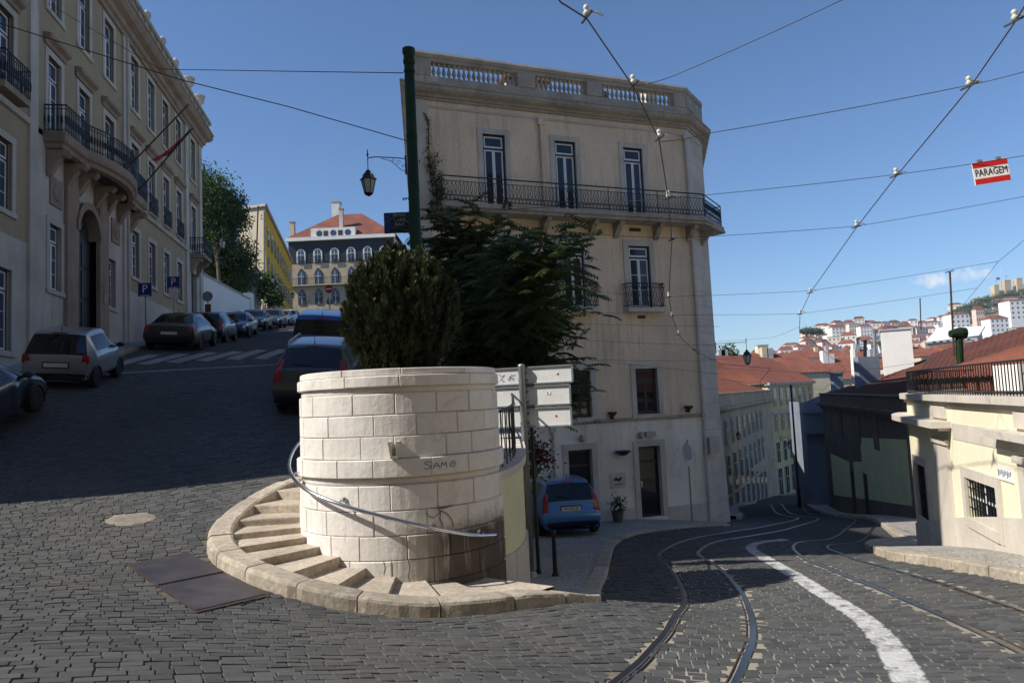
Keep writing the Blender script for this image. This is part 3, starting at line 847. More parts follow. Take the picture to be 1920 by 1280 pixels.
# scribbled tag on the band: painted strokes wrapped on the stone
def stroke(mb, pts, w=.007, rr=TR+.0515):
    for i in range(len(pts)-1):
        (a0, z0), (a1, z1) = pts[i], pts[i+1]
        p, q = ring(a0, rr, z0), ring(a1, rr, z1)
        d = (q-p); L = d.length
        if L < 1e-6: continue
        d /= L; nn = (ring(a0, 2)-ring(a0, 1)).normalized(); s_ = d.cross(nn)*w/2
        e = d*w*.4
        mb.quad(p-s_-e, q-s_+e, q+s_+e, p+s_-e)
g_ = MB(); A0 = 19.0; Z0 = -.735
def L2(pts): stroke(g_, [(A0+x*13.5, Z0+y*.085) for (x, y) in pts])
L2([(.28,.95),(.2,1.05),(.08,1.0),(.05,.8),(.15,.62),(.27,.45),(.25,.2),(.1,.12),(0,.2)])
L2([(.36,.1),(.43,.6),(.5,.85),(.56,.5),(.60,.12)]); L2([(.42,.42),(.58,.40)])
L2([(.66,.1),(.71,.8),(.79,.4),(.87,.8),(.90,.1)])
L2([(1.12,.85),(1.02,.5),(1.06,.15),(1.2,.12),(1.27,.5),(1.22,.85),(1.12,.85)]); L2([(1.10,.35),(1.18,.55),(1.13,.6)])
g_.build('graffiti', M['signblue'], tower, world=True)
ck_ = MB()
for pts_, w_ in (([(26,-1.16),(27,-1.22),(26.6,-1.29),(28,-1.36),(27.5,-1.43)],.012), ([(26.8,-1.22),(23.5,-1.27),(21,-1.25),(19.5,-1.21)],.009), ([(27,-1.20),(30.5,-1.24),(33,-1.31),(34,-1.40)],.010), ([(25,-1.165),(29,-1.175),(33,-1.16)],.016), ([(10,-1.70),(10.6,-1.78),(9.8,-1.88),(10.4,-1.96)],.010), ([(-2,-1.70),(-1.4,-1.77),(-2.2,-1.84)],.008)):
    stroke(ck_, pts_, w_, TR+.0345)
ck_.build('crack_growth', M['mortar'], tower, world=True)

# ---------------------------------------------------------------- curved steps
stair = thing('curved_steps', ring(0, 1.9, -2.2), 'worn limestone steps curling down round the tower inside a stone kerb', 'stairs')
PH0, DPH, NST, ZT = -129.0, 14.6, 12, -.955
RISE = .0925
def kerb_top(a): return zg(*ring(a, KO(a)+.02)[:2]) + float(np.interp(a, [-141,-120,-60,40,61], [.05,.12,.155,.15,.08]))
TZ = []
for k in range(NST):
    zk = kerb_top(PH0+(k+1)*DPH+1.5)-.022
    TZ.append(min(zk, TZ[-1]-.055) if TZ else zk)
for k in range(NST):
    a0 = PH0 + k*DPH; a1 = a0 + DPH
    zt = TZ[k]; RISE = (TZ[k]-TZ[k+1]) if k < NST-1 else .08; b = MB()
    if k == NST-1: a1 = a0 + 22
    n = 4
    rows = []
    nose = 1.1
    for i in range(n+1):
        a = a0 - 2 + (a1+nose-a0+2)*i/n
        rows.append([ring(a, 1.15, zt), ring(a, 1.6, zt), ring(a, KO(a)-.26, zt)])
    b.grid(rows)
    # riser below the front edge
    ae = a1+nose
    e = [ring(ae, 1.15), ring(ae, 2.29)]
    for (za, zb, off) in ((zt, zt-.012, .25), (zt-.012, zt-.03, .3), (zt-.03, zt-RISE-.05, 0.0)):
        b.quad(ring(ae+(.15 if za < zt else 0), 1.15, za), ring(ae+(.15 if za < zt else 0), KO(ae)-.26, za), ring(ae+off*.6, KO(ae)-.26, zb), ring(ae+off*.6, 1.15, zb))
    b.build('step', M['step'], stair, world=True)
b = MB(); rows = []
for k in range(0, 27):
    a = -136 + k*7.0
    z_ = float(np.interp((a-PH0)/DPH, range(NST), TZ)) - .16
    rows.append([ring(a, 1.15, z_), ring(a, KO(a)-.25, z_)])
b.grid(rows); b.build('stair_bed', M['mortar'], stair, world=True)
kp = [ring(a, KERB_OUT) for a in np.arange(-141, 52, 1.5)]
def kz(x, y): return zg(x, y)
def ring_kerb():
    angs = [-141]
    while angs[-1] < 52: angs.append(angs[-1] + 18.5*rng.uniform(.82, 1.18))
    angs[-1] = 61
    for i in range(len(angs)-1):
        a0, a1 = angs[i]+.18, angs[i+1]-.18; rows = []; n = 8; hs = rng.uniform(-.008,.008)
        for k in range(n+1):
            a = a0+(a1-a0)*k/n; ko = KO(a); ki = ko-.28; zo = zg(*ring(a, ko+.02)[:2]); h = float(np.interp(a, [-141,-120,-60,40,61], [.05,.12,.155,.15,.08]))+hs
            j = rng.uniform(-.005, .005); e = rng.uniform(.010,.018) if k in (0, n) else rng.uniform(0,.003)
            row = [ring(a, ko+.01+j, zo-.2), ring(a, ko+j-e, zo+h-.04), ring(a, ko-.014-e, zo+h-.012-e*.5), ring(a, ko-.045, zo+h-e*.6), ring(a, ki+.03, zo+h-e*.6), ring(a, ki, zo+h-.02), ring(a, ki, zo-.35)]
            rows.append(row)
        b = MB(); b.grid(rows); N = 7
        b.f.append(tuple(range(N))); b.f.append(tuple(n*N+k for k in range(N))[::-1])
        b.build('kerb_stone', M['kerb'], stair, world=True)
ring_kerb()

# ---------------------------------------------------------------- handrail
rail = thing('handrail', ring(0, TR+.12, -1.15), 'polished steel handrail spiralling down the face of the stone tower', 'handrail')
HR = catmull([ring(-122, TR+.10, -.26), ring(-108, TR+.13, -.36), ring(-92, TR+.14, -.50), ring(-70, TR+.14, -.71), ring(-45, TR+.14, -.90), ring(-22, TR+.14, -1.055), ring(0, TR+.14, -1.205), ring(18, TR+.14, -1.34), ring(32, TR+.14, -1.44), ring(46, TR+.14, -1.525), ring(58, TR+.14, -1.57)], 8)
b = MB(); b.tube(HR, .023, 12); b.build('rail', M['steel'], rail, world=True, smooth=True)
for a_, z_ in ((-100,-.43), (-62,-.78), (-22,-1.055), (24,-1.385), (50,-1.54)):
    b = MB(); b.tube([ring(a_, TR-.02, z_+.03), ring(a_, TR+.10, z_+.03), ring(a_, TR+.14, z_)], .011, 8)
    b.lathe([(.03,-.006),(.03,.006)], 10, (0,0,0), Matrix.Translation(ring(a_, TR+.03, z_+.03)) @ ((ring(a_,2)-ring(a_,1)).to_track_quat('Z','Y').to_matrix().to_4x4()))
    b.build('bracket', M['steel'], rail, world=True)

# ---------------------------------------------------------------- yellow retaining wall behind the tower
RW = resample(catmull([Vector(p) for p in ((-.62,8.9,0), (-.22,9.35,0), (-.02,9.9,0), (.07,10.6,0), (.06,11.6,0), (-.05,12.8,0), (-.4,14.5,0), (-1.2,17.5,0), (-2.45,20.7,0))], 6), .3)
rw = thing('retaining_wall', (.07,10.6,-2.8), 'pale yellow curved retaining wall with stone base running back from the tower', 'wall')
def wallstrip(mb, P, t0, t1, zlo, zhi):
    a = []
    for i, p in enumerate(P):
        d = (P[min(i+1, len(P)-1)]-P[max(i-1, 0)]).normalized()
        nrm_ = Vector((d.y, -d.x, 0))
        lo = zlo(p) if callable(zlo) else zlo; hi = zhi(p) if callable(zhi) else zhi
        a.append([p+nrm_*t0+Vector((0,0,lo)), p+nrm_*t1+Vector((0,0,lo)), p+nrm_*t1+Vector((0,0,hi)), p+nrm_*t0+Vector((0,0,hi)), p+nrm_*t0+Vector((0,0,lo))])
    mb.grid([[tuple(q) for q in r_] for r_ in a])
    n = len(mb.v); k = len(a)*5
    mb.f.append((n-k, n-k+1, n-k+2, n-k+3)); mb.f.append((n-5, n-4, n-3, n-2)[::-1])
topz = lambda p: float(np.interp(p.y, [8.9, 10.6, 13, 21], [-.92,-.78,-.45,.9]))
basez = lambda p: float(np.interp(p.y, [8.9, 10.6, 13, 21], [-1.95,-1.92,-2.1,-2.9]))
b = MB(); wallstrip(b, RW, -.35, 0, basez, lambda p: topz(p)-.10); b.build('rendered_wall', M['yellow_wall'], rw, world=True, smooth=False)
b = MB(); wallstrip(b, RW, -.40, .05, lambda p: topz(p)-.10, topz); b.build('coping', M['trim'], rw, world=True)
i = 0
while i < len(RW)-1:
    j = min(len(RW)-1, i+3); seg = [RW[i].lerp(RW[i+1], .02)] + RW[i+1:j] + [RW[j].lerp(RW[j-1], .02)]
    b = MB(); wallstrip(b, seg, -.3, .03, lambda p: zr(p.x, p.y)-.3, basez); b.build('base_stone', M['cream_trim'], rw, world=True); i = j
# wrought iron railing on the coping
ir = thing('iron_railing', RW[6]+Vector((0,0,topz(RW[6]))), 'black scrolled iron railing on the yellow retaining wall behind the tower', 'railing')
rp = [p + Vector((-.1,0,topz(p))) for p in RW[3:34]]
b = MB(); b.tube([p+Vector((0,0,.72)) for p in rp], .018, 6); b.build('top_rail', M['iron'], ir, world=True)
b = MB(); b.tube([p+Vector((0,0,.10)) for p in rp], .012, 6); b.build('bottom_rail', M['iron'], ir, world=True)
fine = resample(rp, .11)
for k, p in enumerate(fine):
    b = MB()
    if k % 2 == 0: b.tube([p+Vector((0,0,-.02)), p+Vector((0,0,.72))], .010, 5)
    else:
        n_ = fine[min(k+1, len(fine)-1)]-fine[max(0, k-1)]; n_ = n_.normalized()
        b.tube([p + n_*(.045*math.sin(t_*2*math.pi)) + Vector((0,0,.10+.6*t_)) for t_ in np.linspace(0, 1, 9)], .007, 5)
    b.build('baluster', M['iron'], ir, world=True)

# ================================================================ FOLIAGE
def leaf_obj(name, V, F, rn, mat, parent):
    me = bpy.data.meshes.new(name); me.from_pydata(V, [], F); me.update(); me.materials.append(mat)
    a = me.attributes.new('rnd', 'FLOAT', 'FACE'); a.data.foreach_set('value', rn)
    return link(bpy.data.objects.new(name, me), parent)
def thuja(parent, c, rx, rz, nclump, per):
    V = []; F = []; rn = []
    for i in range(nclump):
        zz = 1-1.93*(i+.5)/nclump; ang = i*2.39996+rng.uniform(-.2,.2); rr_ = math.sqrt(max(0, 1-zz*zz))
        d = Vector((math.cos(ang)*rr_, math.sin(ang)*rr_, zz))
        rad = rng.uniform(.80, 1.0) + .09*noise.noise(d*2.2) + .05*noise.noise(d*6)
        base = Vector(c) + Vector((d.x*rx*rad, d.y*rx*rad, d.z*rz*rad))
        ax = (Vector((0,0,1)) + d*rng.uniform(.15,.55) + Vector(nrs.normal(size=3))*.10).normalized()
        L = rng.uniform(.10,.22); w0 = rng.uniform(.035,.065); tone = rng.random()
        e1 = ax.orthogonal().normalized(); e2 = ax.cross(e1)
        for k in range(per):
            t_ = rng.random(); a = rng.uniform(0, 2*math.pi); r_ = w0*(1-.75*t_)*rng.uniform(.3,1.0)
            o_ = e1*math.cos(a)+e2*math.sin(a); p = base + ax*(L*(t_-.55)) + o_*r_
            g = (ax + o_*rng.uniform(.15,.6) + Vector(nrs.normal(size=3))*.15).normalized(); l_ = rng.uniform(.035,.085); w = g.cross(o_+Vector(nrs.normal(size=3))*.3)
            w = (w.normalized() if w.length > 1e-4 else e1)*l_*rng.uniform(.09,.16)
            n0 = len(V); m_ = p+g*l_*.5
            V += [tuple(p), tuple(m_+w), tuple(p+g*l_), tuple(m_-w)]; F.append((n0,n0+1,n0+2,n0+3)); rn.append(min(1, max(0, tone*.5+t_*.35+rng.uniform(-.1,.2))))
    return leaf_obj('foliage', V, F, rn, M['leaf_thuja'], parent)
bush = thing('clipped_thuja', (TC.x+.02, TC.y+.1, .40), 'round clipped dark green conifer growing in the stone tower', 'shrub')
iv = -Vector((TC.x+.02, TC.y+.1, .40))
bc = Vector((-1.44, 9.62, 1.17))
thuja(bush, bc+iv, .735, .86, 1150, 95)
b = MB(); b.tube([Vector((-1.45,9.6,.3)), Vector((-1.43,9.6,.8)), Vector((-1.45,9.6,1.6))], [.09,.07,.03], 8); b.build('trunk', M['bark'], bush, world=True)
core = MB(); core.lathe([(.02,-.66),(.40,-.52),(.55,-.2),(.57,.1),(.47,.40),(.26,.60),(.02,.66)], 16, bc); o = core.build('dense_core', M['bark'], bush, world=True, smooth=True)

def pinnate(V, F, rn, base, dirv, L, droop, pairs, ll):
    """one compound leaf: a curved midrib with paired leaflets"""
    d = Vector(dirv).normalized(); side = d.cross(Vector((0,0,1)))
    side = side.normalized() if side.length > 1e-3 else Vector((1,0,0))
    sh = rng.random()*.8
    p = Vector(base); st = L/pairs
    for k in range(pairs):
        dd = (d + Vector((0,0,-droop*(k/pairs)**1.4))).normalized(); q = p + dd*st
        n0 = len(V); w = .004
        V += [tuple(p-side*w), tuple(p+side*w), tuple(q+side*w), tuple(q-side*w)]; F.append((n0,n0+1,n0+2,n0+3)); rn.append(.3)
        if k > 0:
            sc = ll*(1 - .55*abs(k/pairs-.45))*rng.uniform(.85,1.1)
            for s_ in (-1, 1):
                ax = (side*s_*.9 + dd*.38 + Vector((0,0,-.35-rng.random()*.3))).normalized()
                wv = dd*sc*.22
                n0 = len(V)
                m_ = q + ax*sc*.45
                V += [tuple(q), tuple(m_+wv), tuple(q+ax*sc), tuple(m_-wv)]; F.append((n0,n0+1,n0+2,n0+3)); rn.append(min(1, max(0, sh+rng.uniform(-.15,.25))))
        p = q
    return
def ailanthus(parent, limbs, nleaf, spread, L, ll, box):
    V = []; F = []; rn = []
    iv = MWD[parent.name].inverted()
    for (path, r0, cnt) in limbs:
        b = MB(); pts = resample(catmull(path, 5), .2); nn = len(pts)
        b.tube(pts, [r0*(1-.75*i/(nn-1)) for i in range(nn)], 7); b.build('branch', M['bark'], parent, world=True, smooth=True)
        for k in range(int(cnt*4.6)):
            t_ = rng.uniform(.40, 1.0); p = pts[min(nn-1, int(t_*(nn-1)))]
            off = Vector((rng.gauss(0, spread), rng.gauss(0, spread*.8), rng.gauss(0, spread*.75)))
            a = rng.uniform(0, 2*math.pi)
            d = Vector((math.cos(a), math.sin(a), rng.uniform(-.15, .55))) + off*.5
            q = iv @ (Vector(p)+off)
            pinnate(V, F, rn, q, d, L*rng.uniform(.7,1.15), rng.uniform(.3,1.0), rng.randint(8,11), ll*rng.uniform(.85,1.15))
    return leaf_obj('foliage', V, F, rn, M['leaf_ail'], parent)
# ailanthus behind the tower: stems rise from the pavement against the tan front
ab = Vector((-.9,16.4,-.1))
ail = thing('ailanthus_tree', ab, 'spreading tree with long feathery leaves in front of the tan corner house', 'tree')
limbs = []
for (u, v, d, cnt) in ((850,395,15.8,46), (905,420,15.5,44), (880,500,15.2,44), (960,470,15.3,52), (1020,450,12.4,50), (1050,495,12.3,46), (985,430,12.6,30), (1010,560,14.9,48), (940,580,15.1,44), (900,640,15.1,40), (985,640,14.8,40), (1045,575,14.8,38), (1000,715,14.8,26), (800,470,15.8,30), (1040,640,14.8,20), (850,560,15.4,30), (1030,710,14.9,22), (930,700,15.0,26), (1060,730,15.0,14)):
    e = pt(u, v, d); mid = ab.lerp(e, .5) + Vector((rng.uniform(-.3,.3), rng.uniform(-.2,.3), .35))
    limbs.append(([ab+Vector((rng.uniform(-.1,.1),0,0)), mid, e], .055, cnt))
limbs += [([ab, ab.lerp(pt(u_,v_,d_),.5)+Vector((0,0,.3)), pt(u_,v_,d_)], .05, c_) for (u_,v_,d_,c_) in ((825,370,16,34),(860,430,15.8,30),(960,420,15.6,30),(1068,455,12.4,26),(1080,560,15.0,22),(1050,690,14.9,22),(1065,760,14.9,16),(890,470,15.6,26))]
ailanthus(ail, limbs, 0, .33, .54, .145, None)
b = MB(); b.tube([ab+Vector((0,0,-.6)), ab+Vector((.05,-.1,.2)), ab.lerp(pt(950,560,15.2), .4)], [.14,.12,.09], 9); b.build('trunk', M['bark'], ail, world=True, smooth=True)

# climbing plant on the left edge of the tan house and bougainvillea by the sign
def vine(parent, path, n, spread, size, mat):
    V = []; F = []; rn = []; iv = MWD[parent.name].inverted(); pts = resample(path, .05)
    for i in range(n):
        t_ = rng.random()**.8; p = iv @ (pts[int(t_*(len(pts)-1))] + Vector((rng.gauss(0,spread), rng.gauss(0,spread*.5), rng.gauss(0,spread))))
        a = Vector(nrs.normal(size=3)).normalized(); c_ = a.orthogonal().normalized(); s_ = size*rng.uniform(.6,1.3)
        n0 = len(V); V += [tuple(p), tuple(p+a*s_*.5+c_*s_*.3), tuple(p+a*s_), tuple(p+a*s_*.5-c_*s_*.3)]; F.append((n0,n0+1,n0+2,n0+3)); rn.append(rng.random())
    return leaf_obj('foliage', V, F, rn, mat, parent)
bo = thing('bougainvillea', pt(1000,1000,13.5), 'dark crimson bougainvillea trailing behind the traffic sign post', 'plant')
vine(bo, [pt(985,860,13.5), pt(1012,845,13.5), pt(1028,870,13.5)], 420, .10, .07, M['leaf_boug'])
vine(bo, [pt(975,800,13.6), pt(990,840,13.6), pt(1000,890,13.5)], 500, .16, .09, M['leaf_ail'])
b = MB(); b.tube([pt(1000,1010,13.6), pt(985,930,13.6), pt(1000,860,13.5)], .015, 5); b.build('stem', M['bark'], bo, world=True)

# ================================================================ TRAFFIC SIGN BACKS, BOLLARD, POLES
sb = pt(996,1076,11.55); sb.z = zr(sb.x, sb.y)+SIDE_Z
sg = thing('direction_sign', sb, 'grey steel post with three direction panels seen from behind', 'sign')
b = MB(); b.lathe([(.052,0),(.052,3.22),(.056,3.23),(.056,3.26),(.02,3.275)], 14); b.build('post', M['galv'], sg, smooth=True)
b = MB(); b.lathe([(.10,0),(.09,.05),(.06,.09)], 14); b.build('foot', M['galv'], sg)
RZ = R(-16)
Mr = Matrix.Rotation(RZ, 4, 'Z')
def panel(x0, x1, z0, z1, y=.075):
    p = MB(); p.box(x0, x1, y, y+.02, z0, z1, Mr); o = p.build('sign_panel', M['signback'], sg)
    f_ = MB()
    for (a, c, za, zb) in ((x0,x1,z1-.012,z1+.012), (x0,x1,z0-.012,z0+.012), (x0-.012,x0+.012,z0,z1), (x1-.012,x1+.012,z0,z1)):
        f_.box(a, c, y-.025, y+.024, za, zb, Mr)
    f_.build('flange', M['galv'], o)
    
    for zz_ in (z1-.08, z0+.06):
        c_ = MB(); c_.box(-.075,.075,.045,.07,zz_-.02,zz_+.02, Mr); c_.build('clamp', M['galv'], o)
    return o
px2 = 11.0/1380
o1 = panel(-.66,.79,2.955,3.215); o2 = panel(-.60,.74,2.615,2.915); o3 = panel(-.60,.74,2.285,2.575)
for (o_, x, z, w, h, c_) in ((o1,.56,3.09,.022,.028,'red'), (o2,.40,2.80,.06,.045,'signwhite'), (o2,.385,2.80,.02,.035,'black'), (o3,.50,2.44,.022,.030,'red'), (o1,.545,3.10,.04,.02,'signwhite')):
    k = MB(); k.box(x-w/2, x+w/2, .068, .0735, z-h/2, z+h/2, Mr); k.build('sticker', M[c_], o_)
k = MB()
for i in range(16):
    x = rng.uniform(-.52,-.12); z = rng.uniform(3.0,3.12); d_ = rng.uniform(-.06,.06)
    k.bar(Mr @ Vector((x,.0735,z)), Mr @ Vector((x+d_,.0735,z+rng.uniform(-.05,.05))), .012, .002, up=(0,1,0))
k.build('scribble', M['galv'], o1)
tp = pt(1009,1052,11.9); tp.z = zr(tp.x, tp.y)+SIDE_Z
t = thing('thin_post', tp, 'thin dark post right behind the direction sign post', 'post')
b = MB(); b.lathe([(.03,0),(.03,2.3),(.02,2.32)], 10); b.build('tube', M['iron'], t)
b = MB(); b.lathe([(.05,0),(.045,.06),(.031,.08)], 10); b.build('foot', M['iron'], t)
bp = pt(1041,1068,11.6); bp.z = zr(bp.x, bp.y)+SIDE_Z
t = thing('bollard', bp, 'slim black iron bollard on the pavement behind the blue car', 'bollard')
b = MB(); b.lathe([(.045,0),(.040,.05),(.034,.10),(.032,.60),(.037,.62),(.037,.66),(.022,.70)], 12); b.build('shaft', M['iron'], t, smooth=True)
b = MB(); b.lathe([(.06,0),(.055,.03),(.046,.04)], 12); b.build('foot', M['iron'], t)
# tall green catenary pole
gp = Vector((-1.58,12.5,0)); gp.z = zl(gp.x, gp.y)
t = thing('catenary_pole', gp, 'tall dark green tram wire pole standing behind the clipped conifer', 'pole')
H = 6.24-gp.z
b = MB(); b.lathe([(.110,0),(.105,1.5),(.088,H-.12)], 18); b.build('shaft', M['polegreen'], t, smooth=True)
b = MB(); b.lathe([(.092,H-.30),(.104,H-.28),(.104,H-.22),(.094,H-.21),(.094,H-.13),(.112,H-.10),(.112,H-.02),(.05,H+.01)], 18); b.build('cap', M['polegreen'], t, smooth=True)
for z_ in (H-.45, H-1.62, H-2.6):
    b = MB(); b.lathe([(.092,z_),(.099,z_+.01),(.099,z_+.04),(.092,z_+.05)], 18); b.build('collar', M['polegreen'], t)
# ================================================================ BUILDING HELPERS
def wall_open(mb, x0, x1, z0, z1, ops, depth=.16, y=0.0):
    """flat wall in the plane y (outside = -y) with rectangular openings and reveals"""
    xs_ = sorted(set([x0, x1] + [c for o in ops for c in o[:2] if x0 < c < x1]))
    zs_ = sorted(set([z0, z1] + [c for o in ops for c in o[2:4] if z0 < c < z1]))
    for i in range(len(xs_)-1):
        for j in range(len(zs_)-1):
            xm, zm = (xs_[i]+xs_[i+1])/2, (zs_[j]+zs_[j+1])/2
            if any(o[0] < xm < o[1] and o[2] < zm < o[3] for o in ops): continue
            mb.quad((xs_[i],y,zs_[j]), (xs_[i+1],y,zs_[j]), (xs_[i+1],y,zs_[j+1]), (xs_[i],y,zs_[j+1]))
    for o in ops:
        a, b, c, d = max(o[0],x0), min(o[1],x1), max(o[2],z0), min(o[3],z1)
        if b <= a or d <= c: continue
        e = y+depth
        mb.quad((a,y,c),(a,y,d),(a,e,d),(a,e,c)); mb.quad((b,y,d),(b,y,c),(b,e,c),(b,e,d))
        mb.quad((a,y,d),(b,y,d),(b,e,d),(a,e,d)); mb.quad((b,y,c),(a,y,c),(a,e,c),(b,e,c))
    return mb
def sweep_profile(mb, P, prof, closed=False):
    """P: plan polyline (x, y); prof: (out, z); outside is to the right of travel"""
    rows = []; n = len(P)
    for i, p in enumerate(P):
        d0 = (Vector(P[i])-Vector(P[i-1])).normalized() if i > 0 else None
        d1 = (Vector(P[i+1])-Vector(P[i])).normalized() if i < n-1 else None
        d0 = d0 or d1; d1 = d1 or d0
        n0 = Vector((d0.y,-d0.x)); n1 = Vector((d1.y,-d1.x)); nm = (n0+n1).normalized(); k = 1/max(.3, nm.dot(n0))
        rows.append([(p[0]+nm.x*o*k, p[1]+nm.y*o*k, z) for (o, z) in prof])
    mb.grid(rows); N = len(prof); base = len(mb.v)-n*N
    mb.f.append(tuple(base+k for k in range(N))); mb.f.append(tuple(base+(n-1)*N+k for k in range(N))[::-1])
    return mb
WCACHE = {}
def window(parent, x, z0, w, h, y=.09, outer='frame_navy', inner='frame_white', glass='glass', to=.055, ti=.045, transom=.2, rows=2, cols=2, blind=0.0, name='window', M4=None, rz=0):
    key = (round(w,3), round(h,3), outer, inner, glass, to, ti, transom, rows, cols)
    if key not in WCACHE:
        a = MB(); hw = w/2
        a.box(-hw,-hw+to,0,.07,0,h); a.box(hw-to,hw,0,.07,0,h); a.box(-hw+to,hw-to,0,.07,h-to,h); a.box(-hw+to,hw-to,0,.07,0,to*.8)
        zt = h*(1-transom) if transom > 0 else h-to
        if transom > 0: a.box(-hw+to,hw-to,0,.07,zt-to*.5,zt+to*.5)
        s_ = MB(); panes = []
        def sash(xa, xb, za, zb, nr, nc=1):
            yy0, yy1 = .012, .055
            s_.box(xa,xa+ti,yy0,yy1,za,zb); s_.box(xb-ti,xb,yy0,yy1,za,zb); s_.box(xa+ti,xb-ti,yy0,yy1,zb-ti,zb); s_.box(xa+ti,xb-ti,yy0,yy1,za,za+ti*1.3)
            gx0, gx1, gz0, gz1 = xa+ti, xb-ti, za+ti*1.3, zb-ti
            m_ = .018
            for r_ in range(1, nr):
                zc = gz0+(gz1-gz0)*r_/nr; s_.box(gx0,gx1,yy0+.008,yy1-.008,zc-m_/2,zc+m_/2)
            for c_ in range(1, nc):
                xc = gx0+(gx1-gx0)*c_/nc; s_.box(xc-m_/2,xc+m_/2,yy0+.008,yy1-.008,gz0,gz1)
            for r_ in range(nr):
                for c_ in range(nc):
                    panes.append((gx0+(gx1-gx0)*(c_+.5)/nc, gz0+(gz1-gz0)*(r_+.5)/nr, (gx1-gx0)/nc, (gz1-gz0)/nr))
        if transom > 0: sash(-hw+to, hw-to, zt+to*.5, h-to, 1, 1)
        lw = (w-2*to)/cols
        for c_ in range(cols): sash(-hw+to+lw*c_+.002, -hw+to+lw*(c_+1)-.002, to*.8, zt-to*.5 if transom > 0 else h-to, rows)
        pm = {}
        pl = []
        for (px_, pz_, pw, ph) in panes:
            k2 = (round(pw,3), round(ph,3))
            if k2 not in pm:
                q = MB(); q.box(-pw/2,pw/2,.030,.036,-ph/2,ph/2); pm[k2] = q.mesh('pane', M[glass])
            pl.append((pm[k2], (px_,0,pz_)))
        WCACHE[key] = (a.mesh('window', M[outer]), s_.mesh('sash', M[inner]), pl)
    fm, sm, pl = WCACHE[key]
    o = inst(name, fm, parent, (x,y,z0), rz)
    inst('sash', sm, o)
    for (pm_, loc) in pl: inst('pane', pm_, o, loc)
    if blind > 0:
        q = MB(); q.box(-w/2+to, w/2-to, .058, .062, h*(1-blind), h-to); q.build('blind', M['curtain'], o)
    return o
def surround(parent, x0, x1, z0, z1, t=.16, proud=.03, mat='trim', sill=True, head=True, inner=.0):
    b = MB()
    b.box(x0-t, x0, -proud, .05, z0, z1); b.box(x1, x1+t, -proud, .05, z0, z1)
    b.box(x0-t, x1+t, -proud-.004, .05, z1, z1+t)
    if sill: b.box(x0-t-.03, x1+t+.03, -proud-.035, .05, z0-t*.7, z0)
    return b.build('surround', M[mat], parent)
def railing_unit():
    b = MB()
    for (x,) in ((0,),):
        b.tube([(x,0,0),(x,0,.80)], .009, 5)
    return b

# ================================================================ TAN CORNER HOUSE
CB_Z = -4.7
CBO = Vector((-2.58,21.0,CB_Z)); CA = R(22)
house = thing('corner_house', CBO, 'tall tan rendered corner house with roof balustrade and long iron balcony', 'house', rz=CA)
LZ = lambda z: z - CB_Z
FW = 9.55
CHA = 36.0
CHD = Vector((math.cos(R(CHA)), math.sin(R(CHA))))       # chamfer direction in local space
CH1 = Vector((FW, 0)) + CHD*1.68
BK = CH1 + Vector((math.cos(R(57)), math.sin(R(57))))*24
LB = Vector((math.cos(R(75.0)), math.sin(R(75.0))))*10.5
W3 = [(2.12,2.84), (4.53,5.26), (7.02,7.74)]; W2_ = [(2.14,2.88), (4.58,5.36), (6.99,7.79)]; W1 = [(2.16,2.95), (4.62,5.36), (6.98,7.80)]
ops_up = [(a, b, LZ(5.76), LZ(8.08)) for a, b in W3] + [(a, b, LZ(2.77), LZ(4.80)) for a, b in W2_] + [(a, b, LZ(-.66), LZ(.80)) for a, b in W1]
b = MB(); wall_open(b, .0, FW, LZ(-.8), LZ(9.1), ops_up, .2)
b.build('wall', M['tan'], house)
DOORS = [(4.45,5.26,LZ(-4.0),LZ(-1.63)), (6.92,7.72,LZ(-3.92),LZ(-1.68))]
b = MB(); wall_open(b, .0, FW, 0, LZ(-.8), DOORS, .22); b.build('ground_floor_wall', M['white_render'], house, label='white rendered ground floor wall')
b = MB()
for (p, q) in ((Vector((0,0)), LB), (CH1, BK)):
    pass
b.quad((LB.x,LB.y,0),(0,0,0),(0,0,LZ(9.1)),(LB.x,LB.y,LZ(9.1)))
b.quad((CH1.x,CH1.y,0),(BK.x,BK.y,0),(BK.x,BK.y,LZ(9.1)),(CH1.x,CH1.y,LZ(9.1)))
b.quad((BK.x,BK.y,0),(LB.x,LB.y,0),(LB.x,LB.y,LZ(9.1)),(BK.x,BK.y,LZ(9.1)))
b.build('side_wall', M['white_render'], house)
b = MB(); n = 0; b.v = [(LB.x,LB.y,LZ(9.3)),(0,0,LZ(9.3)),(FW,0,LZ(9.3)),(CH1.x,CH1.y,LZ(9.3)),(BK.x,BK.y,LZ(9.3))]; b.f = [(0,1,2,3,4)]; b.build('roof_terrace', M['cornice'], house)
b = MB(); b.box(.1,FW-.1,.8,.85,.3,LZ(9)); b.build('interior_partition', M['black'], house)
